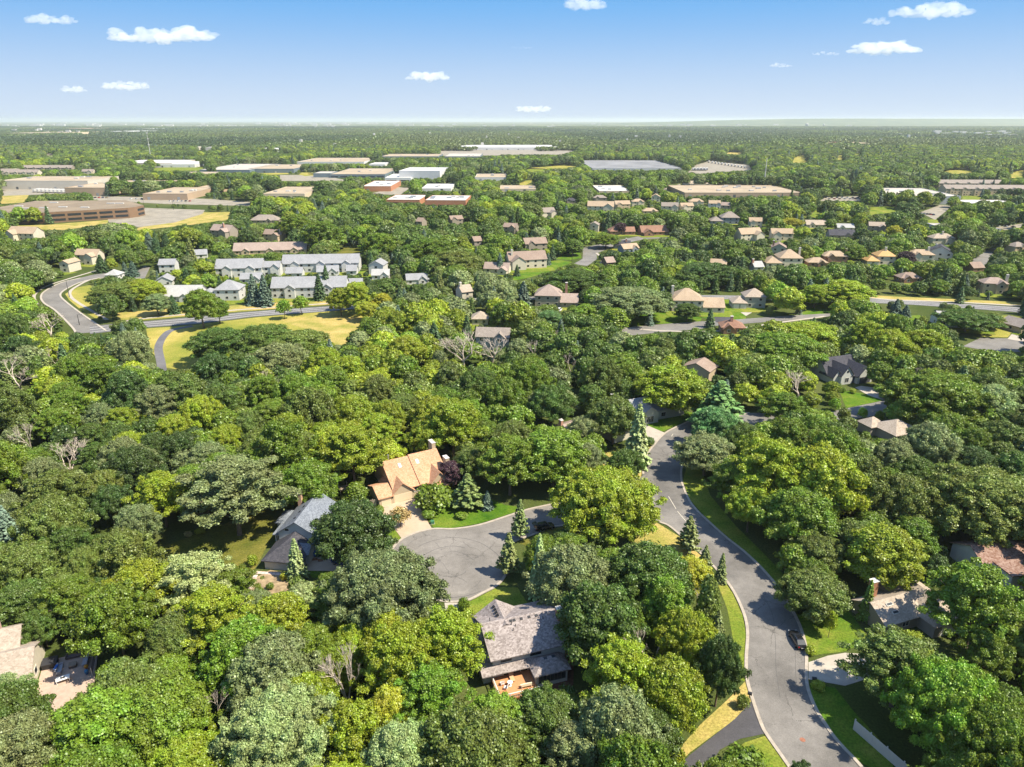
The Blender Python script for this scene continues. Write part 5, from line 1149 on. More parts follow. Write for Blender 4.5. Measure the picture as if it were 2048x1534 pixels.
car((481, 571), R(8), RD, 'small red car beside the low white townhouse garage')
car((1717, 612), R(5), SV, 'silver car passing behind the rounded lime-green tree on the boulevard')
car((1916, 539), R(10), SV, 'silver pickup in the driveway by the right-hand street', suv=True)
# kerbside and car-park vehicles far away
CNM = {'white': 'white', 'silver': 'silver', 'black': 'black', 'red': 'red', 'navy': 'dark blue', 'bronze': 'brown'}
ORDN = ['first', 'second', 'third', 'fourth', 'fifth', 'sixth', 'seventh', 'eighth', 'ninth', 'tenth', 'eleventh', 'twelfth', 'thirteenth', 'fourteenth', 'fifteenth', 'sixteenth', 'seventeenth', 'eighteenth', 'nineteenth', 'twentieth']
def far_cars(pts, label, group):
    xs_ = sorted(q[0] for q in pts)
    for i, (px, py) in enumerate(pts):
        c = (WT, SV, BK, RD, BL, BR, WT, SV)[i % 8]; x, y = G(px, py)
        e = empty('parked_car', (x, y, .12), R(90 + (i * 37) % 9), label % (CNM[c[0]], ORDN[xs_.index(px)]), 'car', group); P_ = paint('paint_%s' % c[0], c[1])
        b = MB(); loft(b, [(-2.3, .8, .7, .3, .85), (-1, .9, .8, .22, .95), (1, .9, .8, .22, .92), (2.3, .75, .6, .3, .65)]); b.build('body', P_, e)
        b = MB(); loft(b, [(-1.8, .76, .7, .9, .95), (-1.2, .76, .6, .9, 1.45), (.2, .76, .6, .9, 1.45), (1, .78, .7, .9, .93)]); b.build('windows', m_glass, e)
far_cars([(1653 + i * 5.2, 396 + (i % 2) * 2.6) for i in range(14)], 'small %s car, %s from left, before the white barn-like building', 'cars beside the white barn-like building')
far_cars([(262 + i * 11, 398.5) for i in range(4)] + [(146 + i * 7.5, 396) for i in range(10)] + [(340 + i * 8, 403) for i in range(6)], 'small %s car, %s from left, along the tan box buildings', 'cars along the tan box buildings')
far_cars([(1842 + i * 6, 428 + i * .6) for i in range(5)], 'small %s car, %s from left, in the wide grey warehouse yard', 'cars by the wide grey warehouse')
far_cars([(1996 + i * 15, 453 + i) for i in range(3)], '%s car, %s from left, on the pale lot at the right edge', 'cars on the right edge lot')
def trailer(x, y, rz, label, group):
    e = empty('truck_trailer', (x, y, .1), rz, label, 'trailer', group)
    MB().box(-8, -1.3, 1.1, 8, 1.3, 4.1).build('box_body', m_gritw, e); MB().box(-7.5, -1.2, .1, -4.5, 1.2, 1.05).build('wheels', m_tyre, e); MB().box(5, -.9, .1, 5.4, .9, 1.05).build('landing_gear', m_galv, e)
rs = random.Random(5)
for i in range(12): trailer(*G(1418 + i * 6.5, 325.5 + i * 1.0), R(72), 'white semi-trailer, %s from left, at the right edge of the solar-roofed warehouse yard' % ORDN[i], 'trailers by the solar-roofed warehouse')
for i in range(10): trailer(*G(1386 + i * 3.1, 341 - (i % 2)), R(80), 'white semi-trailer, %s from left, docked at the solar-roofed warehouse corner' % ORDN[i], 'trailers docked at the solar-roofed warehouse')
for i in range(13): trailer(*G(74 + i * 8, 384 + i * .25), R(95), 'white semi-trailer, %s from left, at the cream factory docks' % ORDN[i], 'trailers at the cream factory')

def mailbox(px, label, rz=0):
    e = empty('mailbox', (*G(*px), 0), rz, label, 'mailbox'); MB().box(-.06, -.06, 0, .06, .06, 1.0).build('post', m_black, e)
    pr = [(-.25, 1.0), (-.25, 1.25), (-.15, 1.38), (.15, 1.38), (.25, 1.25), (.25, 1.0)]
    MB().add([(x, -.35, z) for x, z in pr] + [(x, .35, z) for x, z in pr], [tuple(range(6))[::-1], tuple(range(6, 12))] + [(k, (k + 1) % 6, 6 + (k + 1) % 6, 6 + k) for k in range(6)]).build('box', m_black, e)
mailbox((1498, 1398), 'black mailbox at the left kerb above the dark asphalt driveway', 1.2); mailbox((1627, 1368), 'black mailbox at the right kerb beside the pale driveway', 1.4)
def street_lamp(px, label, h=9, m=m_black, arm=1.6, rz=0):
    e = empty('street_lamp', (*G(*px), 0), rz, label, 'street lamp', 'street lamps'); MB().tube([(0, 0, 0), (0, 0, h)], [.16, .09], 8).build('pole', m, e)
    MB().tube([(0, 0, h - .2), (arm, 0, h + .1)], [.06, .05], 6).build('arm', m, e); MB().box(arm - .1, -.2, h - .02, arm + .6, .2, h + .16).build('lamp_head', m_galv, e)
street_lamp((139, 594), 'dark street lamp on the inner verge of the curving street at left'); street_lamp((159, 650), 'short dark street lamp beside the lower end of the curving street', 5)
street_lamp((289, 418), 'tall light pole in the middle of the empty car park', 11); street_lamp((347, 420), 'tall light pole at the back of the empty car park', 11); street_lamp((1144, 523), 'small lamp post on the lawn at the street bend', 5)
# cell tower and pole
def mast(px, hgt, label, m, n=3, name='cell_tower', cat='tower'):
    e = empty(name, (*G(*px), 0), 0, label, cat); MB().tube([(0, 0, 0), (0, 0, hgt)], [.9, .35], 8).build('pole', m, e)
    for k in range(n):
        z = hgt * (.98 - .2 * k); p = MB()
        for a in range(3): c, s_ = math.cos(a * 2.09 + .4), math.sin(a * 2.09 + .4); p.box(c * 1.8 - .7, s_ * 1.8 - .3, z - 1.2, c * 1.8 + .7, s_ * 1.8 + .3, z + 1.2)
        p.build('antenna', m, e); MB().lathe([(1.6, z - .15), (1.6, z + .15)], 10).build('platform', m, e)
mast((303, 323), 62, 'slim white cell tower with antenna rings above the business park', m_gritw)
mast((1527, 377), 40, 'thin pale pole beside the big tan warehouse', m_gritw, 0, 'flagpole', 'pole')
def water_tower(px, y, z1, r, label):
    x = (px - 1024) / FPX * (y * cp + CAM_H * sp); e = empty('water_tower', (x, y, 0), 0, label, 'water tower', None)
    MB().lathe([(r * .4, 0), (r * .32, z1 - 2 * r)], 12).build('stem', m_gritw, e); MB().lathe([(r * .32, z1 - 2 * r), (r * .8, z1 - 1.6 * r), (r, z1 - 1.1 * r), (r, z1 - .6 * r), (r * .7, z1 - .15 * r), (.1, z1)], 16).build('tank', m_gritw, e)
water_tower(1613, 9000, 55, 20, 'larger of two white water towers near the right horizon'); water_tower(1647, 9500, 44, 14, 'smaller mushroom-shaped white water tower near the right horizon')
# fences
def fence(a, b, h, label, m, name='fence', boards=True, cat='fence', sp_=2.4):
    (x0, y0), (x1, y1) = G(*a), G(*b); L_ = math.hypot(x1 - x0, y1 - y0); e = empty(name, (x0, y0, 0), math.atan2(y1 - y0, x1 - x0), label, cat)
    n = int(L_ / sp_); pn = MB()
    for i in range(int(L_ / .3)): pn.box(i * .3 + .01, -.03 + (.01 if i % 2 else 0), .06, i * .3 + .29, .03 + (.01 if i % 2 else 0), h)
    pn.build('boards', m, e)
    for i in range(n + 1): x = min(L_, i * sp_); MB().box(x - .08, .05, 0, x + .08, .2, h + .12).build('post', m, e)
    rl_ = MB().box(0, .045, h * .25, L_, .09, h * .25 + .1).box(0, .045, h * .8, L_, .09, h * .8 + .1); rl_.build('rail', m, e)
m_oldwood = mat('weathered_wood', (.3, .24, .18), .9, .1, (1.2, .7, 1.2))
fence((1706, 1459), (1812, 1552), 1.9, 'long pale board fence running down the bottom right lawn', mat('white_fence', (.62, .58, .53), .7), sp_=2.8)
NOTREE.append(gp([(1695, 1452), (1720, 1448), (1830, 1545), (1795, 1560)])); keep([(1706, 1440), (1712, 1438), (1798, 1520), (1800, 1534), (1785, 1534), (1705, 1460)], 105)
fence((726, 1016), (756, 1012), 1.9, 'weathered wooden fence left of the three-car garage', m_oldwood); keep([(725, 1000), (752, 995), (753, 1014), (730, 1022)], 150)
fence((640, 982), (672, 975), 1.8, 'brown wooden fence in the shade behind the slate-roofed house', m_oldwood)
keep([(640, 965), (700, 960), (705, 990), (660, 1005), (645, 995)], 160)
# bins, manhole, playset, doormats, porch steps
e = empty('wheelie_bin', (*G(628, 1112), .06), .2, 'blue recycling bin in front of the grey house porch', 'bin')
MB().box(-.4, -.45, .08, .4, .45, 1.05).build('bin_body', mat('blue_plastic', (.01, .1, .3), .5), e); MB().box(-.43, -.48, 1.05, .43, .48, 1.12).build('lid', mat('blue_plastic', (.01, .1, .3), .5), e)
e = empty('wheelie_bin', (*G(636, 1113), .06), .2, 'green bin right beside the blue recycling bin', 'bin')
MB().box(-.35, -.4, .08, .35, .4, 1.05).build('bin_body', mat('green_plastic', (.03, .12, .06), .5), e); MB().box(-.38, -.43, 1.05, .38, .43, 1.12).build('lid', mat('green_plastic', (.03, .12, .06), .5), e)
for px, l_ in (((630, 1119), 'left of two brown doormats on the grey house driveway'), ((641, 1121), 'right of two brown doormats on the grey house driveway')):
    tag(MB().obox((*G(*px), .08), (.55, .1, 0), (-.1, .45, 0), (0, 0, .012)).build('doormat', mat('brown_mat', (.22, .1, .05), .95)), l_, 'doormat', 'doormats on the driveway')
o = MB().lathe([(.42, .052), (.42, .068)], 20, G(1605, 1480)).build('manhole_cover', mat('rusty_iron', (.3, .13, .08), .8, .2, (3, .6, 1.2))); tag(o, 'rust-brown round manhole cover in the lower road', 'manhole cover')
e = empty('playset', (*G(688, 985), 0), .4, 'wooden playset with a red slide under the trees between the two houses', 'playset')
f = MB(); [f.box(x - .07, y - .07, 0, x + .07, y + .07, 2.6) for x in (-1, 1) for y in (-1, 1)]; f.box(-1.1, -1.1, 1.3, 1.1, 1.1, 1.42); f.build('frame', m_oldwood, e)
MB().obox((2.1, 0, .8), (1.25, 0, -.72), (0, .35, 0), (.03, 0, .05)).build('slide', mat('red_plastic', (.55, .02, .03), .4), e); keep([(680, 978), (705, 975), (705, 992), (680, 996)], 158)
def utility(px, label, c=(.05, .16, .08)):
    e = empty('utility_box', (*G(*px), 0), .2, label, 'utility box'); MB().box(-.5, -.45, 0, .5, .45, .08).build('pad', m_conc, e); MB().box(-.42, -.38, .08, .42, .38, .75).build('cabinet', mat('green_cabinet', c, .6), e)
utility((865, 1047), 'low green utility box at the corner of the tan driveway')
# stepping path by the grey house
sp2 = MB()
for a, b, n_ in (((508, 1145), (566, 1149), 8), ((500, 1178), (512, 1150), 5)):
    (x0, y0), (x1, y1) = G(*a), G(*b)
    for i in range(n_):
        t = (i + .5) / n_; x, y = x0 + (x1 - x0) * t, y0 + (y1 - y0) * t; sp2.box(x - .42, y - .4, .04, x + .42, y + .4, .1)
tag(sp2.build('stepping_stones', mat('pink_pavers', (.6, .46, .38), .9)), kind='structure')
# flower bed ring on the lawn, garden flowers
def shrub_ball(): pass

# ------------------------------------------------------------------ clouds (real volumes, far beyond the haze)
cm = bpy.data.materials.new('cloud_vapour'); cm.use_nodes = True; n = cm.node_tree; n.nodes.clear(); mo = n.nodes.new('ShaderNodeOutputMaterial'); vp = n.nodes.new('ShaderNodeVolumePrincipled')
vp.inputs['Color'].default_value = (1, 1, 1, 1); vp.inputs['Density'].default_value = .0032; vp.inputs['Anisotropy'].default_value = 0.0
n.links.new(vp.outputs[0], mo.inputs['Volume'])
CL = [(98, 38, 108, 28, 'small flat white cloud at the top left corner'), (320, 68, 215, 52, 'largest puffy white cloud with a wispy right end, upper left'), (1168, 8, 80, 34, 'tilted white cloud cut by the top edge near the centre'),
      (855, 152, 88, 28, 'white cloud with a thin left tail, low in the middle of the sky'), (250, 171, 100, 25, 'low flat white cloud at left, right one of a pair'), (146, 178, 52, 20, 'small low white cloud, left one of a pair at left'),
      (1862, 20, 160, 44, 'wide white cloud at the top right with a forked left end'), (1756, 43, 56, 20, 'small round cloud just below the wide top right cloud'), (1768, 95, 136, 40, 'broad puffy white cloud in the upper right'),
      (1650, 107, 58, 13, 'thin wisp of cloud left of the broad upper right cloud'), (1560, 130, 44, 14, 'little white cloud lowest of the group at the upper right'), (1068, 217, 72, 22, 'small white cloud resting just above the middle of the horizon'), (1040, 95, 52, 6, 'faint streak of cloud right of the middle of the sky')]
rs = random.Random(21)
for (px, py, w_, h_, lab) in CL:
    el = math.atan((767 - py) / FPX) - PITCH; dist = min(20000, 1500 / math.tan(max(.02, el)))
    v = (767 - py) / FPX; u = (px - 1024) / FPX; dx, dy, dz = u, cp + v * sp, -sp + v * cp; t = dist / dy
    c = Vector((dx * t, dy * t, CAM_H + dz * t)); sc1 = t / FPX; W2, H2 = w_ * sc1 / 2, h_ * sc1 / 2
    mb_ = bpy.data.metaballs.new('cloudball'); mb_.resolution = max(W2, H2) / 30; mb_.threshold = .2
    nb = 70 if w_ > 70 else 34
    for i in range(nb):
        f = rs.uniform(-1, 1); f = math.copysign(abs(f) ** .9, f); env = math.sqrt(max(.02, 1 - f * f)) * rs.uniform(.55, 1.0)
        el_ = mb_.elements.new(); r_ = H2 * rs.uniform(.3, .62) * (.4 + .7 * env) * 1.35
        el_.co = (f * W2 * .95, rs.uniform(-.5, .5) * H2 * 1.6, H2 * 1.8 * (rs.uniform(-.3, .5 * env) if i % 3 else -.3)); el_.radius = r_ * 1.1
    ob = bpy.data.objects.new('cloudball', mb_); COL.objects.link(ob); bpy.context.view_layer.update()
    me = bpy.data.meshes.new_from_object(ob.evaluated_get(bpy.context.evaluated_depsgraph_get())); bpy.data.objects.remove(ob); bpy.data.metaballs.remove(mb_)
    nv = len(me.vertices); A = np.empty(nv * 3, np.float32); me.vertices.foreach_get('co', A); A = A.reshape(-1, 3); A[:, 2] *= .55
    from mathutils import noise as mn
    for k in range(nv):
        p = Vector(A[k]) / H2; d = mn.noise(p * 1.6) * .3 + mn.noise(p * 4) * .22 + mn.noise(p * 9) * .13 + mn.noise(p * 19) * .06; q = p.normalized(); A[k] += np.array(q) * d * H2 * 1.1
    me.vertices.foreach_set('co', A.ravel()); me.update(); me.materials.clear(); me.materials.append(cm)
    o = bpy.data.objects.new('cloud', me); COL.objects.link(o); o.location = c; tag(o, lab, 'cloud', 'fair-weather clouds')
# ------------------------------------------------------------------ haze
hm = bpy.data.materials.new('haze_air'); hm.use_nodes = True; n = hm.node_tree; n.nodes.clear(); mo = n.nodes.new('ShaderNodeOutputMaterial'); vp = n.nodes.new('ShaderNodeVolumePrincipled')
vp.inputs['Color'].default_value = (.9, .95, .93, 1); vp.inputs['Density'].default_value = 4.8e-5; vp.inputs['Anisotropy'].default_value = 0.2
n.links.new(vp.outputs[0], mo.inputs['Volume'])
tag(MB().box(-27000, -400, -1.5, 27000, 43000, 140).build('haze', hm), kind='stuff')

# ================================================================== TREES
nr = np.random.RandomState(5)
m_bark = mat('bark', (.16, .12, .085), .95, .1, (3, .6, 1.3)); m_bare = mat('bare_wood', (.5, .42, .34), .9, .1, (2, .7, 1.25)); m_leaf = leafmat('leaves'); m_needle = leafmat('needles', None, .12)
def unit(v): return v / np.maximum(1e-9, np.linalg.norm(v, axis=1, keepdims=True))
def quads_from(c, nrm, size, asp=1.0):
    n = len(c); r = nr.normal(size=(n, 3)); u = unit(np.cross(nrm, r)); v = unit(np.cross(nrm, u)); s = size[:, None] * .5
    a = c - u * s - v * s * asp; b = c + u * s - v * s * asp; d = c + u * s * .8 + v * s * asp; e = c - u * s * .8 + v * s * asp
    V = np.stack([a, b, d, e], 1).reshape(-1, 3); return V, np.arange(n * 4).reshape(-1, 4)
def leaf_cloud(clumps, per, lsize, flat=.75, upb=.25, scatter=.45, fill=.3):
    """leaf quads over many rounded clumps; clumps = (x,y,z,r)"""
    out_c = []; out_n = []; out_s = []
    for x, y, z, r in clumps:
        k = max(8, int(per * (r / 1.3) ** 2)); d = unit(nr.normal(size=(k, 3)) + np.array([0, 0, upb])); d[:, 2] = np.where(d[:, 2] < -.35, -d[:, 2], d[:, 2])
        lump = 1 + .16 * np.sin(d[:, :1] * 5 + x) * np.cos(d[:, 1:2] * 6 + y) + .1 * np.sin(d[:, 2:3] * 9 + z)
        rr = r * np.where(nr.rand(k, 1) < fill, nr.uniform(.35, .9, (k, 1)), nr.uniform(.86, 1.1, (k, 1)))
        rr = np.where(nr.rand(k, 1) < .11, r * nr.uniform(1.1, 1.5, (k, 1)), rr) * lump
        out_c.append(np.array([x, y, z]) + d * rr * np.array([1, 1, flat])); out_n.append(unit(d + nr.normal(size=(k, 3)) * scatter)); out_s.append(lsize * nr.uniform(.6, 1.35, k))
    return np.concatenate(out_c), np.concatenate(out_n), np.concatenate(out_s)
def crown_clumps(Rx, z0, z1, n, r0, r1, shape='dome', lump=.18, seed=0):
    rs = np.random.RandomState(seed); cl = []; zc = z0 + (z1 - z0) * (.42 if shape == 'dome' else .5); k1, k2, p1, p2 = rs.uniform(2, 3.6), rs.uniform(1.5, 3), rs.uniform(0, 6), rs.uniform(0, 6)
    for i in range(n):
        u = 1 - 1.62 * (i + .5) / n; th = i * 2.39996 + rs.uniform(-.25, .25); s = math.sqrt(max(0, 1 - u * u))
        f = 1 + lump * math.sin(th * k1 + p1) * s + lump * .8 * math.sin(u * 5 + th * k2 + p2)
        if rs.rand() < .18: f *= rs.uniform(.55, .8)
        if shape == 'cone': s *= 1 - .35 * max(0, u)
        if shape == 'flat': u = math.copysign(abs(u) ** 1.5, u)
        h = (z1 - zc) if u > 0 else (zc - z0); r = rs.uniform(r0, r1)
        cl.append((math.cos(th) * s * f * (Rx - r * .8), math.sin(th) * s * f * (Rx - r * .8), zc + u * (h - r * .5) * (.88 + .12 * f), r))
    for i in range(n // 5): cl.append((rs.uniform(-.4, .4) * Rx, rs.uniform(-.4, .4) * Rx, rs.uniform(z0 + .3 * (z1 - z0), z0 + .8 * (z1 - z0)), r1))
    return cl
def trunk_mesh(h, r, targets, name='trunk', m=None, lean=.3, seed=0, nl=12, vis=.75):
    rs = random.Random(seed); M = MB(); fk = h * rs.uniform(.28, .4); lx, ly = rs.uniform(-lean, lean), rs.uniform(-lean, lean)
    M.tube([(0, 0, -.4), (0, 0, .2), (lx * .4, ly * .4, fk * .5), (lx, ly, fk), (lx * 1.3, ly * 1.2, h * .8)], [r * 1.5, r * 1.05, r * .85, r * .7, r * .15], 7)
    tg = list(targets); rs.shuffle(tg)
    for x, y, z, q in tg[:nl]:
        z_ = max(z, fk + .5); s = rs.uniform(.75, 1.0) * fk + (0 if rs.random() < .6 else h * .15)
        M.tube([(lx * s / h * 2, ly * s / h * 2, s), (x * .35, y * .35, s + (z_ - s) * .5), (x * .72, y * .72, s + (z_ - s) * .82), (x * .95, y * .95, z_)], [r * .42, r * .3, r * .16, r * .05], 5)
    me = bpy.data.meshes.new(name); me.from_pydata(M.v, [], M.f); me.materials.append(m or m_bark); me.polygons.foreach_set('use_smooth', [True] * len(me.polygons)); return me
def spruce_leaves(Rb, h, z0, n, ls, droop=.25, ragged=.15, seed=0):
    rs = np.random.RandomState(seed); cs = []; ns = []; ss = []
    tiers = int(h * 1.9)
    for t in range(tiers):
        f = (t + .5) / tiers; z = z0 + (h - z0) * f; Rt = Rb * (1 - f) ** .85 + .12; nb = max(5, int(13 * (1 - f) + 5)); off = rs.uniform(0, 6)
        for b in range(nb):
            a = off + b * 6.283 / nb + rs.uniform(-.2, .2); Lb = Rt * rs.uniform(1 - ragged * 2, 1 + ragged)
            k = max(4, int(n / tiers / nb * (.5 + Lb / Rb))); s = rs.uniform(.15, 1, k) ** .7; wv = (rs.uniform(-1, 1, k)) * .22 * Lb * (1.2 - s)
            x = np.cos(a) * s * Lb - np.sin(a) * wv; y = np.sin(a) * s * Lb + np.cos(a) * wv; zz = z - droop * Lb * s + rs.uniform(-.12, .12, k) + .12 * s * s * Lb
            cs.append(np.stack([x, y, zz], 1)); nn = np.stack([np.cos(a) * .5 + rs.normal(size=k) * .35, np.sin(a) * .5 + rs.normal(size=k) * .35, np.full(k, 1.0)], 1); ns.append(unit(nn)); ss.append(ls * rs.uniform(.6, 1.3, k))
    return np.concatenate(cs), np.concatenate(ns), np.concatenate(ss)
def bare_mesh(h, seed, spread=.55, depth_=6, r0=.26):
    rs = random.Random(seed); M = MB()
    def br(p, d, L_, r, k):
        q = p + d * L_ * .5 + Vector((rs.uniform(-.1, .1), rs.uniform(-.1, .1), .05)) * L_; e_ = q + d * L_ * .5
        M.tube([p, q, e_], [r, r * .8, r * .62], 5 if k > 2 else 4, False)
        if k == 0: return
        for i in range(rs.choice((2, 3, 3)) if k > 1 else 3):
            dd = (d + Vector((rs.uniform(-1, 1), rs.uniform(-1, 1), rs.uniform(-.25, .6))) * spread * 1.35).normalized(); br(e_ if i else q.lerp(e_, rs.uniform(.3, 1)), dd, L_ * rs.uniform(.62, .82), r * .6, k - 1)
    br(Vector((0, 0, -.3)), Vector((rs.uniform(-.1, .1), rs.uniform(-.1, .1), 1)), h * .3, r0, depth_)
    me = bpy.data.meshes.new('branches'); me.from_pydata(M.v, [], M.f); me.materials.append(m_bare); return me

# prototypes: style -> list of (crown mesh, trunk mesh, radius, height)
PROTO = {}
def mk_leafy(style, Rx, z0, z1, n, r0, r1, per, ls, shape='dome', lump=.18, fill=.3, scatter=.45, flat=.75, seeds=(1, 2), nl=12, tr=.3, lo_=False):
    for s in seeds:
        cl = crown_clumps(Rx, z0, z1, n, r0, r1, shape, lump, s); c, nn, sz = leaf_cloud(cl, per, ls, flat, .25, scatter, fill); V, F_ = quads_from(c, nn, sz)
        PROTO.setdefault(style, []).append((np_mesh('crown', V, F_, m_leaf), trunk_mesh(z1, tr, cl, seed=s, nl=nl), Rx, z1))
mk_leafy('oak', 5.6, 3.0, 12.5, 190, .5, 1.15, 1050, .2, 'dome', .28, .2, .6, .95, (1, 2, 3, 4, 5))
mk_leafy('maple', 4.8, 2.4, 13.0, 165, .5, 1.05, 1050, .2, 'dome', .22, .2, .55, 1.0, (11, 12, 13, 14))
mk_leafy('elm', 5.4, 4.2, 15.5, 150, .5, 1.05, 850, .2, 'dome', .36, .3, .7, .8, (21, 22, 23, 24), nl=20)
mk_leafy('flat', 6.6, 3.5, 11.5, 200, .55, 1.15, 950, .2, 'dome', .24, .2, .5, .9, (31, 32), nl=18)
mk_leafy('willow', 5.2, 2.2, 13.5, 150, .5, .95, 700, .21, 'dome', .2, .35, .8, 1.2, (41, 42), nl=18)
mk_leafy('big', 9.6, 3.5, 16.5, 430, .6, 1.35, 900, .24, 'dome', .24, .2, .6, .95, (91, 92), nl=26, tr=.5)
mk_leafy('young', 2.4, 1.6, 6.5, 26, .55, .9, 260, .26, 'cone', .15, .4, .7, .9, (51, 52), nl=8, tr=.12)
mk_leafy('shrub', 1.6, .1, 2.3, 16, .5, .8, 420, .2, 'dome', .12, .2, .5, .85, (61, 62, 63), nl=4, tr=.06)
mk_leafy('ball', 1.3, .1, 1.7, 20, .5, .65, 700, .14, 'dome', .03, .1, .25, .9, (71,), nl=3, tr=.06)
mk_leafy('column', 2.5, 1.0, 12.0, 44, .8, 1.2, 300, .32, 'cone', .1, .3, .5, 1.0, (81,), nl=8, tr=.2)
for s in (1, 2, 3):
    c, nn, sz = spruce_leaves(2.9, 11.5, .6, 9000, .34, .28, .14, s); V, F_ = quads_from(c, nn, sz, 1.3); PROTO.setdefault('spruce', []).append((np_mesh('crown', V, F_, m_needle), trunk_mesh(11, .2, [], seed=s, nl=0), 2.9, 11.5))
for s in (5, 6):
    c, nn, sz = spruce_leaves(3.4, 12.5, 1.5, 7500, .42, -.12, .3, s); V, F_ = quads_from(c, nn, sz, 1.4); PROTO.setdefault('pine', []).append((np_mesh('crown', V, F_, m_needle), trunk_mesh(12, .22, [], seed=s, nl=0), 3.4, 12.5))
for s in (1, 2, 3, 4): PROTO.setdefault('bare', []).append((None, bare_mesh(11, s), 4.5, 11))

COLS = {'lime': (.195, .24, .016), 'yellow': (.27, .27, .02), 'green': (.108, .16, .014), 'fresh': (.135, .215, .018), 'dark': (.058, .092, .014), 'deep': (.042, .07, .014), 'sage': (.15, .18, .065), 'olive': (.112, .145, .026),
        'silver': (.22, .265, .095), 'blue': (.105, .15, .105), 'purple': (.045, .022, .03), 'spruce': (.055, .09, .035), 'pinegreen': (.13, .16, .045), 'tan': (.3, .23, .09), 'teal': (.09, .17, .05)}
COLS = {k: tuple(min(.6, q * (1.65 if k in ('dark', 'deep', 'spruce', 'purple') else 1.35)) for q in v) for k, v in COLS.items()}
CN = {'lime': 'lime-green', 'yellow': 'yellow-leaved', 'green': 'mid-green', 'fresh': 'bright green', 'dark': 'dark green', 'deep': 'deep green', 'sage': 'sage-green', 'olive': 'olive-green', 'silver': 'silvery', 'blue': 'blue-grey', 'purple': 'purple-leaved',
      'spruce': 'dark', 'pinegreen': 'yellowish green', 'tan': 'tan', 'teal': 'blue-green'}
NAMES = {'big': 'oak_tree', 'oak': 'oak_tree', 'maple': 'maple_tree', 'elm': 'elm_tree', 'flat': 'oak_tree', 'willow': 'willow_tree', 'young': 'young_tree', 'shrub': 'shrub', 'ball': 'clipped_shrub', 'column': 'columnar_tree', 'spruce': 'spruce_tree', 'pine': 'pine_tree', 'bare': 'dead_tree'}
SHN = {'big': 'very large tree', 'oak': 'broad tree', 'maple': 'rounded tree', 'elm': 'tall loose tree', 'flat': 'wide flat-topped tree', 'willow': 'drooping tree', 'young': 'young tree', 'shrub': 'bush', 'ball': 'clipped round bush', 'column': 'narrow upright tree', 'spruce': 'spruce', 'pine': 'pine', 'bare': 'bare dead tree'}
LEAFY = ('big', 'oak', 'maple', 'elm', 'flat', 'willow', 'young', 'column')
TREES = []   # dict(style,x,y,s,sz,col,label)
def tree_at(cx, cy, wpx, style, col, hgt=None, label=None, base=False):
    """cx, cy: visual centre of the crown (or its foot when base) in photo pixels; wpx crown width"""
    pr = PROTO[style][0]; Rp, Hp = pr[2], pr[3]
    if base: x, y = G(cx, cy)
    else:
        hh = hgt or Hp
        for _ in range(3): x, y = G(cx, cy, hh * .6); 
    d = depth(x, y, (hgt or 8) * .5); Rw = wpx / 2 * d / FPX; sxy = Rw / Rp; sz = (hgt / Hp) if hgt else sxy
    t = dict(style=style, x=x, y=y, s=sxy, sz=sz, col=col, label=label, R=Rw, H=Hp * sz, hand=True); TREES.append(t); return t
T = tree_at
T(1214, 1003, 178, 'big', 'lime', 15.5, 'huge rounded lime-green tree between the cul-de-sac and the long road')
T(768, 1185, 190, 'big', 'sage', 16, 'big sage-green oak covering the left rim of the cul-de-sac')
T(708, 1063, 136, 'oak', 'deep', 14, 'dark oak with ragged crown between the slate-roofed house and the tan driveway')
T(864, 992, 76, 'shrub', 'green', 5.2, 'big rounded dense bush in front of the orange-roofed house windows')
T(857, 1028, 28, 'ball', 'green', 1.8, 'clipped oval bush beside the tan driveway'); T(760, 1020, 18, 'ball', 'green', 2, 'small clipped bush at the left corner of the garage')
T(800, 1032, 44, 'young', 'tan', 5, 'small sparse yellowish tree standing in front of the garage doors')
T(596, 1157, 42, 'spruce', 'silver', 9.5, 'slender silvery spruce standing against the dark garage roof', True)
T(467, 985, 165, 'elm', 'sage', 18, 'tall sage-green tree with a bare pale trunk on the left lawn')
T(290, 1185, 125, 'elm', 'lime', 14, 'pale green tree below the left lawn, leftmost of three'); T(385, 1170, 130, 'elm', 'silver', 14, 'pale green tree below the left lawn, middle of three'); T(420, 1240, 120, 'elm', 'lime', 13, 'pale green tree below the left lawn, rightmost and nearest of three'); T(430, 1140, 46, 'shrub', 'silver', 4, 'silvery shrub at the bottom edge of the left lawn')
T(704, 905, 108, 'elm', 'lime', 16, 'bright lime tree left of the orange-roofed house'); T(570, 905, 105, 'elm', 'green', 20, 'tall green tree with a long bare trunk behind the left lawn')
T(712, 985, 40, 'column', 'green', 6, 'small upright tree left of the three-car garage')
T(935, 975, 62, 'pine', 'pinegreen', 9, 'yellowish pine right of the orange-roofed house'); T(975, 1018, 26, 'spruce', 'blue', 5, 'small blue-grey spruce on the lawn right of the orange-roofed house', True)
T(904, 945, 50, 'maple', 'purple', 7, 'dark purple-leaved tree against the right end of the orange-roofed house')
T(1110, 908, 125, 'maple', 'fresh', 15, 'bright green rounded tree above the cul-de-sac entrance'); T(1020, 925, 120, 'elm', 'green', 15, 'green tree overhanging the lawn right of the purple-leaved tree'); T(905, 850, 100, 'elm', 'lime', 17, 'lime-tinged tree right behind the chimneys of the orange roof')
T(1345, 775, 138, 'willow', 'lime', 15, 'big willow-green tree hiding the grey roof by the bend'); T(1440, 800, 100, 'pine', 'teal', 15, 'large blue-green pine on the bend of the road'); T(1428, 850, 80, 'maple', 'teal', 12, 'blue-green tree tight below the large pine at the bend')
T(1272, 930, 62, 'spruce', 'silver', 18, 'tall silvery spruce beside the pale driveway at the bend', True); T(1228, 835, 92, 'oak', 'olive', 14, 'olive-green oak in front of the brown-roofed house')
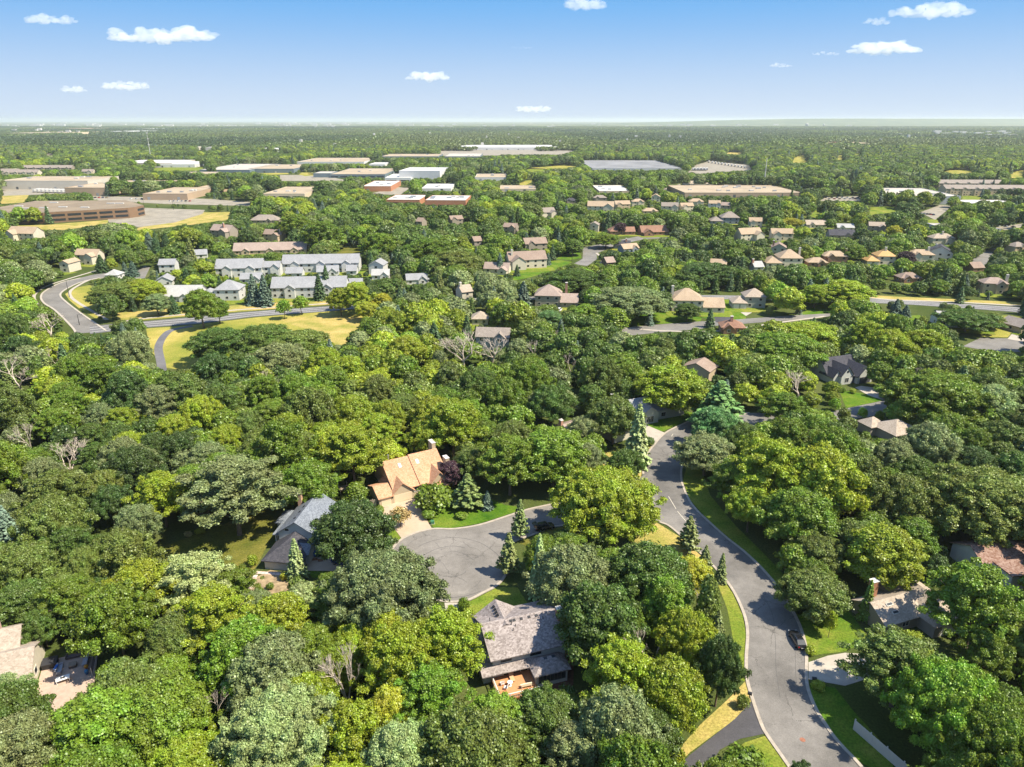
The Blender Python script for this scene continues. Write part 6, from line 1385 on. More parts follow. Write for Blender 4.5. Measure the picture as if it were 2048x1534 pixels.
T(1170, 860, 60, 'oak', 'sage', 9, 'small sage tree against the brown-roofed house corner'); T(1299, 882, 20, 'ball', 'dark', 2.2, 'round dark clipped bush at the pale driveway by the bend')
T(1412, 905, 105, 'oak', 'sage', 11, 'sage-green oak leaning over the right kerb below the bend'); T(1540, 945, 130, 'elm', 'lime', 19, 'tall lime tree, left one of the bright pair right of the road'); T(1640, 965, 150, 'oak', 'lime', 19, 'broad lime-olive tree, right one of the bright pair right of the road')
T(1600, 1035, 130, 'oak', 'green', 14, 'green tree just below the bright pair right of the road'); T(1975, 1005, 205, 'big', 'olive', 16, 'very wide flat-topped oak at the right edge, above the mossy roof')
T(1770, 1110, 130, 'maple', 'lime', 13, 'bright yellow-green tree above the right-hand chimney'); T(1628, 1185, 112, 'oak', 'olive', 9, 'olive tree on the lawn beside the black car'); T(1656, 1275, 26, 'young', 'lime', 5.5, 'thin young tree in a mulch ring on the lawn by the black car', True)
T(1728, 1240, 34, 'spruce', 'green', 9, 'narrow green conifer left of the wooden box chimney', True)
T(1955, 1212, 150, 'elm', 'green', 17, 'large green tree leaning over the pale tan roof at right'); T(1800, 1335, 150, 'elm', 'olive', 13, 'feathery olive tree over the pale right driveway'); T(1895, 1410, 175, 'big', 'fresh', 15, 'dense green tree right of the pale board fence'); T(1995, 1490, 180, 'big', 'green', 14, 'dense green tree in the bottom right corner')
T(1295, 1155, 150, 'oak', 'dark', 15, 'dark green oak in the wood between circle and road'); T(1145, 1160, 130, 'oak', 'sage', 15, 'sage oak at the left of the wood between circle and road'); T(1200, 1250, 150, 'maple', 'dark', 16, 'dark rounded tree behind the brick chimney of the deck house'); T(1330, 1215, 90, 'maple', 'fresh', 13, 'bright green tree in the middle of the wood beside the road')
T(1380, 1150, 70, 'maple', 'yellow', 9, 'yellow-topped tree close to the dry grass corner'); T(1245, 1350, 130, 'elm', 'lime', 14, 'lime tree with dead twigs right of the deck house'); T(1375, 1285, 100, 'oak', 'lime', 13, 'lime-green tree against the long road verge'); T(1340, 1385, 125, 'oak', 'lime', 13, 'yellow-green tree above the dark asphalt driveway'); T(1440, 1335, 84, 'oak', 'deep', 13, 'deep green tree overhanging the narrow verge')
T(1240, 1465, 150, 'oak', 'sage', 14, 'sage-green oak at the bottom, below the lime group'); T(1100, 1435, 125, 'oak', 'dark', 8, 'dark green tree in front of the orange deck'); T(800, 1330, 130, 'elm', 'lime', 15, 'yellow-green tree left of the deck house, outer of a pair'); T(895, 1290, 125, 'elm', 'lime', 14, 'yellow-green tree left of the deck house, inner of a pair'); T(865, 1395, 120, 'elm', 'fresh', 12, 'feathery fresh green tree below the yellow-green pair'); T(990, 1440, 100, 'maple', 'fresh', 8, 'small bright tree at the foot of the orange deck')
T(550, 1350, 150, 'oak', 'sage', 14, 'sage oak left of the bare white branches'); T(560, 1470, 190, 'big', 'silver', 14, 'pale sage oak at the bottom left of centre'); T(800, 1520, 130, 'oak', 'silver', 12, 'pale silvery oak cut by the bottom edge'); T(780, 1430, 100, 'maple', 'yellow', 10, 'yellowish maple below the bare white branches')
T(700, 1438, 110, 'bare', 'tan', 15, 'bare dead tree with pale branches standing in the wood, bottom centre', True); T(440, 1490, 70, 'bare', 'tan', 11, 'bare dead branches between sage oaks at the bottom left', True); T(70, 920, 60, 'bare', 'tan', 13, 'bare dead tree, upper one of the pair in the left wood', True); T(150, 965, 100, 'bare', 'tan', 12, 'bare dead tree, lower one of the pair in the left wood', True)
T(925, 748, 125, 'bare', 'tan', 17, 'large bare dead tree left of the weathered grey house', True); T(985, 748, 100, 'bare', 'tan', 16, 'bare dead tree right below the weathered grey house', True); T(1138, 758, 42, 'bare', 'tan', 10, 'small round bare tree in the dark wood right of centre', True); T(1070, 732, 36, 'bare', 'tan', 12, 'thin bare tree with forked white branches near centre', True)
T(40, 800, 110, 'bare', 'tan', 15, 'bare grey tree at the left edge above the lime crowns', True); T(1597, 805, 95, 'bare', 'tan', 11, 'brown bare tree left of the charcoal-roofed house', True); T(1395, 1240, 55, 'bare', 'tan', 7, 'reddish bare small tree on the road side of the wood', True); T(105, 680, 90, 'bare', 'tan', 12, 'bare grey tree below the curving street', True)
T(45, 1500, 130, 'oak', 'sage', 12, 'sage tree in the bottom left corner'); T(20, 1400, 90, 'elm', 'silver', 10, 'pale tree overhanging the patio house'); T(200, 1460, 170, 'maple', 'fresh', 12, 'bright green tree just right of the patio'); T(330, 1430, 160, 'oak', 'green', 12, 'green tree between patio and sage oaks')
T(1040, 1078, 34, 'pine', 'pinegreen', 10, 'thin pointed conifer at the right rim of the circle', True); T(1018, 1150, 44, 'pine', 'pinegreen', 10, 'ragged conifer below the pointed one on the circle rim', True); T(1078, 1190, 46, 'spruce', 'silver', 14, 'pale silver spruce inside the wood below the circle', True)
T(1375, 1105, 42, 'pine', 'pinegreen', 9, 'open pine on the dry grass corner', True); T(1440, 1165, 26, 'spruce', 'pinegreen', 7, 'thin young spruce on the left road verge', True); T(1408, 1140, 26, 'pine', 'pinegreen', 6, 'small scruffy pine by the left kerb', True)
T(1415, 1210, 44, 'column', 'olive', 14, 'narrow olive tree at the verge, upper one'); T(1435, 1255, 40, 'pine', 'pinegreen', 9, 'narrow feathery pine at the verge, lower one')
T(928, 1207, 24, 'shrub', 'green', 2.4, 'dense shrub at the bottom rim of the cul-de-sac'); T(1485, 1402, 26, 'shrub', 'olive', 2.2, 'olive shrub beside the left mailbox'); T(1637, 1370, 26, 'shrub', 'lime', 1.2, 'low lime hostas at the right mailbox'); T(1622, 1300, 20, 'shrub', 'lime', 1.6, 'yellow-green shrub at the kerb below the black car')
T(569, 1152, 17, 'shrub', 'yellow', 1.6, 'yellow shrub at the end of the stepping stones'); T(505, 1120, 22, 'shrub', 'lime', 2, 'lime shrub left of the dark garage roof'); T(540, 1172, 16, 'shrub', 'green', 1.2, 'small green perennial clump in the garden bed'); T(520, 1180, 14, 'shrub', 'green', 1, 'low green clump at the lower end of the garden bed')
T(400, 1062, 20, 'shrub', 'yellow', 1.2, 'clump of orange-yellow flowers at the lawn edge'); T(376, 1068, 16, 'shrub', 'tan', 1, 'rust-coloured flower clump at the lawn edge'); T(923, 1031, 24, 'shrub', 'fresh', 1.2, 'low flower clump in a stone ring on the front lawn')
T(1490, 1530, 90, 'shrub', 'green', 4, 'small green tree at the bottom by the dark driveway'); T(1687, 780, 10, 'ball', 'green', 1.6, 'clipped round bush before the charcoal-roofed house'); T(1706, 782, 12, 'shrub', 'lime', 1.4, 'low bush at the corner of the charcoal-roofed garage')
# mid ground, named ones
T(401, 612, 62, 'maple', 'green', 17, 'large egg-shaped tree standing alone beside the boulevard'); T(436, 618, 34, 'maple', 'green', 12, 'smaller tree tucked right of the egg-shaped one'); T(567, 616, 31, 'young', 'fresh', 9, 'left one of two young trees beside the boulevard'); T(601, 608, 31, 'young', 'fresh', 9, 'right one of two young trees beside the boulevard')
T(680, 600, 42, 'maple', 'lime', 13, 'bright green tree at the meadow edge, left of its pale twin'); T(716, 592, 56, 'elm', 'lime', 16, 'pale lime tree at the top corner of the meadow'); T(735, 620, 42, 'maple', 'yellow', 9, 'yellow-leaved tree right of the meadow corner'); T(765, 603, 34, 'maple', 'yellow', 9, 'small bright yellow tree beside the boulevard')
T(440, 688, 105, 'oak', 'dark', 13, 'dark oak, left one of the group in the meadow'); T(530, 680, 110, 'oak', 'dark', 13, 'dark oak, middle one of the group in the meadow'); T(600, 690, 100, 'oak', 'olive', 12, 'olive oak, right one of the group in the meadow'); T(560, 720, 110, 'willow', 'sage', 13, 'grey-green drooping tree below the meadow oaks')
T(230, 588, 90, 'oak', 'olive', 12, 'broad olive tree inside the bend of the curving street'); T(285, 580, 70, 'oak', 'lime', 12, 'yellow-green tree beside the olive one in the bend'); T(313, 606, 48, 'maple', 'sage', 10, 'pale round tree before the low townhouse row'); T(345, 605, 28, 'spruce', 'spruce', 9, 'dark small spruce before the low townhouse row')
T(510, 610, 34, 'spruce', 'blue', 16, 'left one of the twin tall dark spruces by the boulevard', True); T(532, 612, 34, 'spruce', 'blue', 16, 'right one of the twin tall dark spruces by the boulevard', True); T(640, 600, 30, 'spruce', 'spruce', 14, 'dark spruce at the right end of the front townhouse row', True); T(655, 590, 26, 'spruce', 'spruce', 16, 'taller dark spruce behind the one at the townhouse row end', True)
T(1690, 585, 92, 'maple', 'lime', 13, 'rounded lime-green tree on the boulevard, upper right'); T(1632, 590, 56, 'maple', 'lime', 11, 'lime tree left of the rounded one on the boulevard'); T(1935, 640, 100, 'flat', 'dark', 9, 'flat dark-crowned tree before the long pale-grey roof'); T(1985, 640, 40, 'maple', 'olive', 7, 'light olive tree beside the flat dark crown')
T(1258, 602, 128, 'oak', 'sage', 14, 'wide sage-green oak above the stone-fronted house street'); T(1232, 640, 46, 'column', 'green', 12, 'dense dark upright tree below the wide sage oak'); T(1172, 625, 48, 'maple', 'fresh', 9, 'bright green tree in front of the low garage wing'); T(1100, 640, 56, 'maple', 'teal', 9, 'pale blue-green tree below the stone-fronted house')
T(1047, 618, 36, 'spruce', 'blue', 14, 'blue spruce left of the stone-fronted house', True); T(1150, 560, 110, 'oak', 'dark', 12, 'dark wide tree behind the stone-fronted house'); T(1410, 545, 105, 'oak', 'deep', 12, 'dark oak mass behind the cream house'); T(1419, 655, 22, 'spruce', 'spruce', 9, 'dark conifer beside the black driveway', True); T(1375, 622, 48, 'maple', 'dark', 8, 'dark tree before the cream house with black driveway')
T(1778, 692, 86, 'oak', 'lime', 14, 'lime-green tree above the charcoal-roofed house'); T(1615, 672, 105, 'oak', 'lime', 12, 'wide lime-green tree upper left of the charcoal-roofed house'); T(1570, 700, 120, 'oak', 'fresh', 14, 'fresh green tree left of the charcoal-roofed house'); T(1850, 690, 90, 'willow', 'lime', 13, 'smooth yellow-green drooping tree below the pale round street end')
T(1885, 795, 180, 'big', 'green', 16, 'large green tree right of the small front lawn'); T(1800, 750, 60, 'spruce', 'deep', 14, 'dark drooping spruce right of the charcoal-roofed garage', False); T(1790, 630, 28, 'spruce', 'blue', 8, 'blue-grey spruce on the lawn below the boulevard, upper right', True); T(1810, 634, 22, 'spruce', 'blue', 6, 'small blue spruce beside the larger one below the boulevard', True)
T(1813, 515, 34, 'maple', 'purple', 9, 'purple-leaved tree left of the cream arched-window house'); T(1241, 455, 24, 'maple', 'purple', 9, 'purple tree in front of the orange-brown low house'); T(1212, 480, 44, 'maple', 'green', 10, 'neat round tree inside the street bend'); T(1146, 492, 40, 'column', 'dark', 11, 'dark upright tree on the lawn left of the street bend')
T(1708, 505, 42, 'oak', 'green', 12, 'green tree right of the brick hip-roofed house'); T(1580, 445, 46, 'maple', 'yellow', 9, 'bright yellow-green tree at upper right'); T(1790, 465, 30, 'maple', 'yellow', 12, 'light yellow-green tree right of the tan gabled house'); T(645, 468, 76, 'willow', 'green', 20, 'tall willow at the creek left of centre'); T(590, 450, 66, 'willow', 'green', 19, 'willow left of the tallest one at the creek')
T(760, 490, 66, 'willow', 'green', 18, 'round willow right of the creek'); T(860, 500, 90, 'willow', 'green', 17, 'wide feathery willow in the central wood'); T(910, 525, 100, 'willow', 'olive', 16, 'wide olive willow above the weathered grey house wood')
for i, (x, y, w_, hh, l_) in enumerate(((205, 545, 30, 11, 'first'), (268, 553, 24, 9, 'second'), (335, 500, 26, 12, 'third'), (302, 505, 30, 14, 'fourth'), (315, 515, 30, 13, 'fifth'), (1000, 545, 20, 12, 'sixth'), (1034, 552, 16, 7, 'seventh'), (1096, 530, 15, 8, 'eighth'), (1105, 520, 16, 11, 'ninth'))):
    T(x, y, w_, 'spruce', 'blue' if i % 2 else 'spruce', hh, '%s from the left of the spruces among the mid-distance townhouses' % l_, True)

# ---- protection raster
KW, KH = 1024, 767; KD = np.zeros((KH, KW), np.float32)
def fill_poly(poly, dist):
    P_ = [(x / 2, y / 2) for x, y in poly]; ys = [p[1] for p in P_]; y0, y1 = max(0, int(min(ys))), min(KH - 1, int(max(ys)) + 1)
    for yy in range(y0, y1 + 1):
        c = yy + .5; xs = []
        for i in range(len(P_)):
            (xa, ya), (xb, yb) = P_[i], P_[(i + 1) % len(P_)]
            if (ya <= c) != (yb <= c): xs.append(xa + (c - ya) * (xb - xa) / (yb - ya))
        xs.sort()
        for a, b in zip(xs[::2], xs[1::2]):
            a, b = max(0, int(round(a))), min(KW, int(round(b)))
            if b > a:
                dd = dist if dist > 0 else (math.hypot(*G((a + b), yy * 2 + 1)) if yy > 125 else -dist)
                KD[yy, a:b] = np.maximum(KD[yy, a:b], dd)
for p_, d_ in KEEP:
    if d_: fill_poly(p_, d_)
# no-tree ground raster (2 m cells near, from world polygons)
def in_poly(px, py, poly):
    r = np.zeros(len(px), bool); n = len(poly)
    for i in range(n):
        xa, ya = poly[i]; xb, yb = poly[(i + 1) % n]
        if ya == yb: continue
        c = (ya > py) != (yb > py); r ^= c & (px < (xb - xa) * (py - ya) / (yb - ya) + xa)
    return r
# ---- candidates: near to far
cand = []
def ring(d0, d1, cell):
    out = []; y = d0
    while y < d1:
        hw = (y * cp + CAM_H * sp) * 1024 / FPX * 1.06 + 14; n = int(2 * hw / cell)
        xs = -hw + (np.arange(n) + nr.rand(n)) * cell; out.append(np.stack([xs, y + nr.uniform(-.5, .5, n) * cell], 1)); y += cell
    return np.concatenate(out)
C1 = ring(52, 470, 5.6); C2 = ring(470, 900, 7.0); C3 = ring(900, 2300, 9.5)
CC = np.concatenate([C1, C2, C3]); CR = np.concatenate([nr.uniform(3.3, 6.4, len(C1)), nr.uniform(4.2, 7.8, len(C2)), nr.uniform(5.5, 10, len(C3))])
o_ = np.argsort(CC[:, 1] // 12 * 1000 + nr.rand(len(CC)) * 900); CC = CC[o_]; CR = CR[o_]
bad = np.zeros(len(CC), bool)
for poly in NOTREE:
    xs, ys = [p[0] for p in poly], [p[1] for p in poly]; s_ = (CC[:, 0] > min(xs)) & (CC[:, 0] < max(xs)) & (CC[:, 1] > min(ys)) & (CC[:, 1] < max(ys))
    idx = np.nonzero(s_)[0]
    if len(idx): bad[idx] |= in_poly(CC[idx, 0], CC[idx, 1], poly)
FT = np.array(FOOT)
from mathutils import kdtree
kd = kdtree.KDTree(len(FT)); [kd.insert((f[0], f[1], 0), i) for i, f in enumerate(FT)]; kd.balance()
maxfr = FT[:, 2].max()
def hits_foot(x, y, r):
    for co, i, d in kd.find_range((x, y, 0), min(25, maxfr) + r):
        if d < FT[i, 2] + r * .35: return True
    return False
def blocked(x, y, R_, H_, tol=.05):
    """does this crown hide something the photograph shows?"""
    d = depth(x, y, H_ * .6); cx, cyt = Q(x, y, H_); cx2, cyb = Q(x, y, H_ * .22); w_ = R_ * FPX / d; dist = math.hypot(x, y)
    xs = (cx + np.array([-.92, -.55, 0, .55, .92]) * w_) / 2; ys = np.linspace(cyt + 1, cyb, 6) / 2; n = 0
    for j, yy in enumerate(ys):
        for i, xx in enumerate(xs):
            if (i in (0, 4)) and j in (0, 5): continue
            a, b = int(yy), int(xx)
            if 0 <= a < KH and 0 <= b < KW and KD[a, b] > dist + 4: n += 1
    return n / 26.0 > (tol if dist < 300 else .02)
grid = {}
for t in TREES:
    if blocked(t['x'], t['y'], t['R'], t['H'], .14) and math.hypot(t['x'], t['y']) < 300: print('HAND BLOCKS', t['label'])
for t in TREES:
    d_ = depth(t['x'], t['y'], t['H'] * .6); w_ = t['R'] * FPX / d_ * .62; cx, yt = Q(t['x'], t['y'], t['H'] * .93); _, yb = Q(t['x'], t['y'], t['H'] * (.3 if t['style'] in ('bare', 'spruce', 'pine') else .5))
    fill_poly([(cx - w_, yt), (cx + w_, yt), (cx + w_, yb), (cx - w_, yb)], math.hypot(t['x'], t['y']) + .5)
def near_ok(x, y, r, ov=.68):
    gx, gy = int(x // 8), int(y // 8)
    for i in (-2, -1, 0, 1, 2):
        for j in (-2, -1, 0, 1, 2):
            for (a, b, c) in grid.get((gx + i, gy + j), ()):
                if (a - x) ** 2 + (b - y) ** 2 < ((c + r) * ov) ** 2: return False
    return True
def put(x, y, r): grid.setdefault((int(x // 8), int(y // 8)), []).append((x, y, r))
for t in TREES: put(t['x'], t['y'], t['R'] * .85)
def vnoise(x, y, f, s): return mn.noise(Vector((x * f + s, y * f - s, s * 1.7)))
# regional tendencies in the photograph: (px, py, radius, colour weights)
REG = [(400, 850, 260, 'lime'), (100, 770, 130, 'lime'), (700, 740, 170, 'lime'), (1650, 700, 220, 'lime'), (1250, 700, 180, 'dark'), (1400, 740, 170, 'dark'), (150, 1050, 220, 'olive'), (600, 1450, 220, 'sage'), (850, 1330, 180, 'lime'), (1300, 1360, 170, 'lime'),
       (900, 640, 150, 'sage'), (1900, 1400, 200, 'green'), (1700, 1000, 220, 'olive'), (250, 1250, 200, 'green'), (1200, 1180, 150, 'dark'), (800, 420, 260, 'dark'), (300, 400, 300, 'dark'), (1300, 450, 250, 'green'), (1650, 430, 250, 'dark'), (1950, 850, 200, 'olive'), (1000, 620, 120, 'sage'), (1470, 880, 110, 'sage'), (60, 1000, 130, 'sage'), (260, 960, 130, 'sage'), (1900, 830, 100, 'silver'), (1120, 1480, 120, 'sage'), (480, 640, 90, 'olive')]
def pick_col(x, y, ra):
    px, py = Q(x, y, 6); a = vnoise(x, y, .021, 3.1) + ra.uniform(-.33, .33); b = vnoise(x, y, .05, 9.7) + ra.uniform(-.3, .3)
    best = None
    for (rx, ry, rr, c) in REG:
        d = math.hypot(px - rx, (py - ry) * 1.2) / rr
        if d < 1 and ra.random() < .42 * (1.15 - d): best = c
    if best: return best
    if a > .42: return 'lime'
    if a > .22: return 'fresh' if b > 0 else 'olive'
    if a > .0: return 'green'
    if a > -.16: return 'olive' if b > 0 else 'dark'
    if a > -.32: return 'sage' if b > -.05 else 'green'
    return 'dark' if b > -.1 else 'deep'
ra = random.Random(77); FAR = []
for k in range(len(CC)):
    if bad[k]: continue
    x, y = CC[k]; r = CR[k]; dist = math.hypot(x, y)
    px, py = Q(x, y, 0)
    # open suburban texture: some random clearings by the houses
    if dist > 330:
        den = vnoise(x, y, .006, 1.3); lim = .34 if py < 330 or py > 520 else .12
        if dist < 1300 and den > lim and ra.random() < .6: continue
        if 1300 <= dist and den > .42 and ra.random() < .55: continue
    if hits_foot(x, y, r): 
        if ra.random() < .5: continue
        r *= .5
        if hits_foot(x, y, r): continue
    if not near_ok(x, y, r): 
        r *= .72
        if not near_ok(x, y, r): continue
    H_ = r * ra.uniform(2.0, 2.75) if r > 3.2 else r * ra.uniform(2.1, 2.9)
    H_ = min(H_, 17)
    con = ra.random() < (.05 if dist < 260 else .17 + .35 * max(0, vnoise(x, y, .012, 5.5)))
    if dist < 300 and vnoise(x, y, .03, 8.8) < .12: con = False
    if con: r *= .62; H_ = r * ra.uniform(3.2, 4.2)
    ok = False
    for f in (1, .72, .5, .32):
        if not blocked(x, y, r * f, H_ * f): ok = True; r *= f; H_ *= f; break
    if not ok: continue
    col = pick_col(x, y, ra)
    if con: style = 'spruce' if ra.random() < .7 else 'pine'; col = ra.choice(('spruce', 'spruce', 'blue', 'pinegreen', 'deep'))
    elif r < 1.9: style = 'shrub'
    else:
        q = ra.random(); style = 'oak' if q < .42 else 'maple' if q < .66 else 'elm' if q < .86 else 'willow' if q < .93 else 'flat'
        if ra.random() < .012 and dist < 330: style = 'bare'
    put(x, y, r); pr = PROTO[style][0]
    TREES.append(dict(style=style, x=x, y=y, s=r / pr[2], sz=H_ / pr[3], col=col, label=None, R=r, H=H_, hand=False))

# ---- who is an individual: the 300 broadleaf trees, 300 conifers, 300 shrubs that show largest
def shown(t): return t['R'] * t['H'] / depth(t['x'], t['y'], t['H'] / 2) ** 2
def in_view(t):
    px, py = Q(t['x'], t['y'], t['H'] * .6); w_ = t['R'] * FPX / depth(t['x'], t['y'], t['H'] / 2); return -w_ < px < 2048 + w_ and py - w_ * 1.2 < 1534
K = {'leafy': [], 'conifer': [], 'shrub': [], 'bare': []}
for t in TREES:
    t['k'] = 'conifer' if t['style'] in ('spruce', 'pine') else 'shrub' if t['style'] in ('shrub', 'ball') else 'bare' if t['style'] == 'bare' else 'leafy'
    if in_view(t) : K[t['k']].append(t)
IND = []
for k, lim in (('leafy', 300), ('conifer', 130), ('shrub', 80), ('bare', 40)):
    L_ = sorted(K[k], key=lambda t: (not t['hand'], -shown(t))) if k != 'leafy' else sorted(K[k], key=lambda t: -shown(t) * (30 if t['hand'] else 1))
    for i, t in enumerate(L_): t['ind'] = i < lim
    IND += L_[:lim]
print('TREES', len(TREES), {k: len(v) for k, v in K.items()}, 'individuals', len(IND))

# ---- labels: look + nearest landmark + rank
LANDMARKS += [('the cul-de-sac circle', 900, 1130), ('the black car', 1594, 1271), ('the pale right driveway', 1660, 1335), ('the dark asphalt driveway', 1440, 1490), ('the left lawn', 430, 1100), ('the meadow', 440, 710), ('the asphalt trail', 325, 700),
              ('the curving street', 110, 600), ('the small front lawn', 1720, 800), ('the bend of the road', 1345, 880), ('the bottom left corner', 20, 1520), ('the bottom right corner', 2030, 1520), ('the left edge', 0, 1000), ('the right edge', 2045, 880),
              ('the egg-shaped boulevard tree', 401, 612), ('the lime pair by the road', 1600, 970), ('the dry grass corner', 1330, 1090), ('the bare white branches', 690, 1370), ('the pale board fence', 1760, 1490), ('the townhouse rows', 620, 560), ('the creek willows', 650, 480),
              ('the upper subdivision', 1280, 430), ('the brown office building', 110, 430), ('the pale round street end', 2000, 690), ('the dry meadow', 650, 665), ('the dead pair in the left wood', 120, 900), ('the flat dark crown', 1935, 640), ('the willow-green tree', 1345, 775)]
used_labels = set(t['label'] for t in IND if t['label'])
ORD = ['nearest', 'second nearest', 'third nearest', 'fourth nearest', 'fifth nearest', 'sixth nearest', 'seventh nearest', 'eighth nearest', 'ninth nearest', 'tenth nearest'] + ['number %d counting away' % i for i in range(11, 80)]
bk = {}
for t in IND:
    if t['label']: continue
    px, py = Q(t['x'], t['y'], t['H'] * .6); best = min(LANDMARKS, key=lambda l: math.hypot(px - l[1], (py - l[2]) * 1.3)); dx, dy = px - best[1], (py - best[2]) * 1.3
    rel = ('right of ' if dx > 0 else 'left of ') if abs(dx) > abs(dy) else ('below ' if dy > 0 else 'above ')
    key = (CN[t['col']] if t['style'] != 'bare' else 'grey', SHN[t['style']], rel, best[0]); bk.setdefault(key, []).append((math.hypot(dx, dy), t))
for key, L_ in bk.items():
    L_.sort(key=lambda q: q[0])
    for i, (d_, t) in enumerate(L_):
        t['label'] = ('%s %s %s%s' % key) + ('' if len(L_) == 1 else ', %s' % ORD[i])
GRP = {'leafy': 'broadleaf trees of the wooded suburb', 'conifer': 'conifers of the wooded suburb', 'shrub': 'garden shrubs', 'bare': 'bare dead trees'}
CATG = {'leafy': 'tree', 'conifer': 'conifer', 'shrub': 'shrub', 'bare': 'dead tree'}
for t in IND:
    pr = ra.choice(PROTO[t['style']]); e = empty(NAMES[t['style']], (t['x'], t['y'], 0), ra.uniform(0, 6.28), t['label'], CATG[t['k']], GRP[t['k']]); s = t['s']; e.scale = (s, s * ra.uniform(.92, 1.08), t['sz'])
    if t['style'] in ('elm', 'bare'): e.rotation_euler = (ra.uniform(-.06, .06), ra.uniform(-.06, .06), e.rotation_euler[2])
    c = COLS[t['col']]; j = [ra.uniform(.86, 1.16) for _ in range(2)]
    if pr[0]:
        o = bpy.data.objects.new('crown', pr[0]); COL.objects.link(o); o.parent = e; o.color = (c[0] * j[0] * ra.uniform(.92, 1.08), c[1] * j[0], c[2] * j[0], 1)
        o2 = bpy.data.objects.new('trunk', pr[1]); COL.objects.link(o2); o2.parent = e
    else: o2 = bpy.data.objects.new('branches', pr[1]); COL.objects.link(o2); o2.parent = e

# ---- the rest as masses (instances of real tree shapes)
def lod(style, Rx, z0, z1, n, per, ls, col, shape='dome', seed=1, con=False, name='t'):
    m = leafmat('leaves_' + name, [q * .95 for q in COLS[col]], .2)
    if con: c, nn, sz = spruce_leaves(2.9, 11.5, .5, per, ls, .25, .15, seed); Hh = 11.5
    else:
        cl = crown_clumps(Rx, z0, z1, n, 1.0, 1.75, shape, .26, seed); c, nn, sz = leaf_cloud(cl, per, ls, .8, .3, .4, .15)
    V, F_ = quads_from(c, nn, sz); me = np_mesh('mass_' + name, V, F_, m); o = bpy.data.objects.new('mass_' + name, me); return o
def gn_mass(name, label, pts, protos, z=0, tilt=False):
    """pts: (x, y, index, scale xy, scale z, rotation)"""
    col = bpy.data.collections.new(name + '_shapes'); [col.objects.link(o) for o in protos]
    A = np.array(pts, np.float32); me = bpy.data.meshes.new(name); me.vertices.add(len(A)); co = np.zeros((len(A), 3), np.float32); co[:, :2] = A[:, :2]; co[:, 2] = z; me.vertices.foreach_set('co', co.ravel())
    for an, ty, dat in (('idx', 'INT', A[:, 2].astype(np.int32)), ('rot', 'FLOAT_VECTOR', np.stack([A[:, 5] * 0, A[:, 5] * 0, A[:, 5]], 1)), ('scl', 'FLOAT_VECTOR', np.stack([A[:, 3], A[:, 3], A[:, 4]], 1))):
        at = me.attributes.new(an, ty, 'POINT'); at.data.foreach_set('value' if ty == 'INT' else 'vector', dat.ravel())
    o = bpy.data.objects.new(name, me); COL.objects.link(o)
    g = bpy.data.node_groups.new(name, 'GeometryNodeTree'); g.interface.new_socket('Geometry', in_out='INPUT', socket_type='NodeSocketGeometry'); g.interface.new_socket('Geometry', in_out='OUTPUT', socket_type='NodeSocketGeometry')
    gi = g.nodes.new('NodeGroupInput'); go = g.nodes.new('NodeGroupOutput'); ci = g.nodes.new('GeometryNodeCollectionInfo'); ci.inputs['Collection'].default_value = col; ci.inputs['Separate Children'].default_value = True; ci.inputs['Reset Children'].default_value = True
    ip = g.nodes.new('GeometryNodeInstanceOnPoints'); ip.inputs['Pick Instance'].default_value = True
    mp_ = g.nodes.new('GeometryNodeMeshToPoints'); g.links.new(gi.outputs[0], mp_.inputs['Mesh']); g.links.new(mp_.outputs[0], ip.inputs['Points']); g.links.new(ci.outputs[0], ip.inputs['Instance'])
    for an, ty, so in (('idx', 'INT', 'Instance Index'), ('rot', 'FLOAT_VECTOR', 'Rotation'), ('scl', 'FLOAT_VECTOR', 'Scale')):
        na = g.nodes.new('GeometryNodeInputNamedAttribute'); na.data_type = ty; na.inputs['Name'].default_value = an
        if so == 'Rotation': er = g.nodes.new('FunctionNodeEulerToRotation'); g.links.new(na.outputs[0], er.inputs[0]); g.links.new(er.outputs[0], ip.inputs[so])
        else: g.links.new(na.outputs[0], ip.inputs[so])
    g.links.new(ip.outputs[0], go.inputs[0]); md = o.modifiers.new('instances', 'NODES'); md.node_group = g
    tag(o, label, 'woods', kind='stuff'); return o
mcols = ['lime', 'fresh', 'green', 'olive', 'dark', 'deep', 'sage', 'yellow', 'purple']
LO = [lod('m', 5.2, 2.0, 12, 60, 260, .46, c, 'dome', i * 3 + v, False, '%02d_%s' % (i * 2 + v, c)) for i, c in enumerate(mcols) for v in (0, 1)]
LC = [lod('c', 0, 0, 0, 0, 1500, .6, c, '', i + 1, True, '%02d_con_%s' % (i, c)) for i, c in enumerate(('spruce', 'blue', 'pinegreen', 'deep'))]
LP, CP_, SP_ = [], [], []
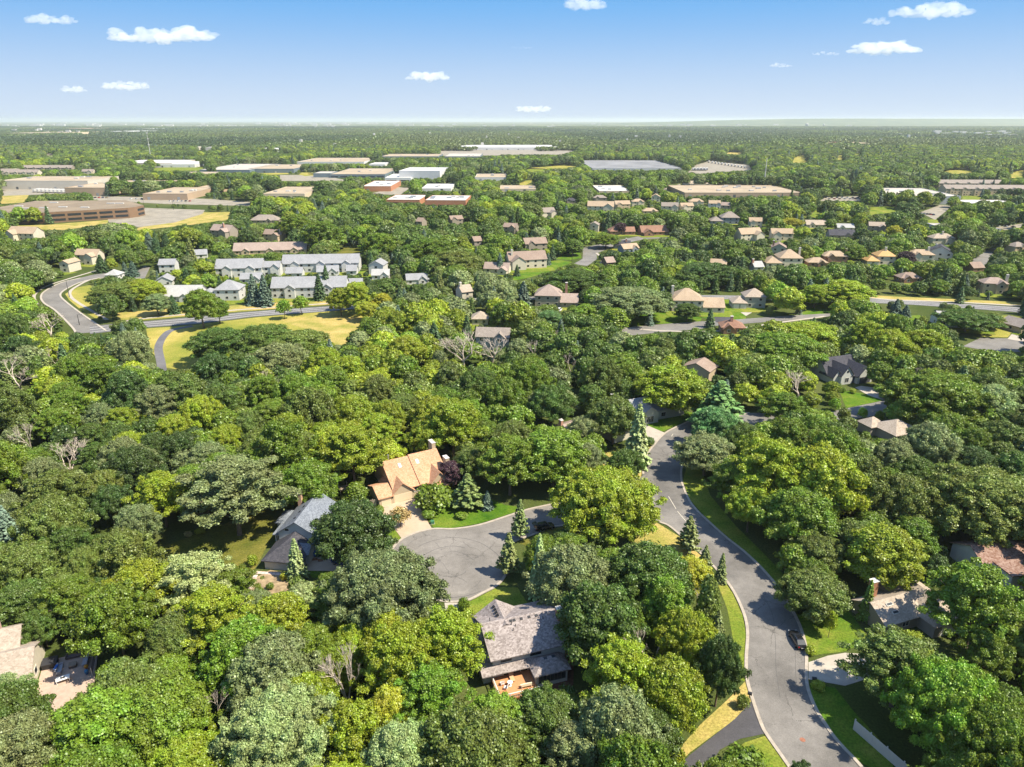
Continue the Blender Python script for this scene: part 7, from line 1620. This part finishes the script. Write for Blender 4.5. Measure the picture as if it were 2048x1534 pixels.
for t in TREES:
    if t.get('ind'): continue
    r = ra.uniform(0, 6.28)
    if t['k'] == 'conifer': CP_.append((t['x'], t['y'], ('spruce', 'blue', 'pinegreen', 'deep').index(t['col'] if t['col'] in ('spruce', 'blue', 'pinegreen', 'deep') else 'spruce'), t['R'] / 2.9, t['H'] / 11.5, r))
    elif t['k'] == 'shrub': SP_.append((t['x'], t['y'], mcols.index(t['col'] if t['col'] in mcols else 'green') * 2, t['R'] / 5.2, t['H'] / 12, r))
    elif t['k'] == 'leafy': LP.append((t['x'], t['y'], mcols.index(t['col'] if t['col'] in mcols else 'green') * 2 + ra.choice((0, 1)), t['R'] / 5.2, t['H'] / 12, r))
gn_mass('far_woodland', 'broadleaf woods filling the suburb beyond the nearer trees', LP, LO)
gn_mass('far_conifers', 'dark conifers scattered through the far suburb', CP_, LC)
if SP_: gn_mass('far_shrubs', 'small bushes and hedges scattered through the far gardens', SP_, [o.copy() for o in LO])
# canopy patches out to the plain
PA = []
for i, c in enumerate(('dark', 'green', 'olive', 'deep')):
    cl = []; rs_ = np.random.RandomState(i + 40)
    for k in range(34): cl.append((rs_.uniform(-27, 27), rs_.uniform(-27, 27), rs_.uniform(3.5, 8), rs_.uniform(5, 7.5)))
    c_, nn, sz = leaf_cloud(cl, 3.2, 3.0, .85, .5, .35, 0); V, F_ = quads_from(c_, nn, sz); o = bpy.data.objects.new('patch_%d' % i, np_mesh('patch_%d' % i, V, F_, leafmat('canopy_' + c, [q * .6 for q in COLS[c]], .12, .12))); PA.append(o)
PP = []; y = 2290.
while y < 9500:
    st = 46 if y < 4500 else 60; hw = y * .78 + 100; n = int(2 * hw / st)
    for i in range(n):
        x = -hw + (i + ra.random()) * st; yy = y + ra.uniform(-20, 20); px, py = Q(x, yy, 5); a, b = int(py / 2), int(px / 2)
        if 0 <= a < KH and 0 <= b < KW and KD[a, b] > yy - 60: continue
        d1 = vnoise(x, yy, .0016, 2.2); 
        if d1 > .33 and ra.random() < .8: continue
        if hits_foot(x, yy, 26): continue
        q = vnoise(x, yy * .45, .0011, 7.7) * 1.3 + ra.uniform(-.13, .13); PP.append((x, yy, 3 if q < -.2 else 0 if q < .05 else 1 if q < .3 else 2, st / 46 * ra.uniform(.9, 1.2), ra.uniform(.75, 1.25), ra.uniform(0, 6.28)))
    y += st
gn_mass('distant_forest', 'unbroken tree canopy stretching to the horizon', PP, PA)
print('mass', len(LP), len(CP_), len(SP_), len(PP))
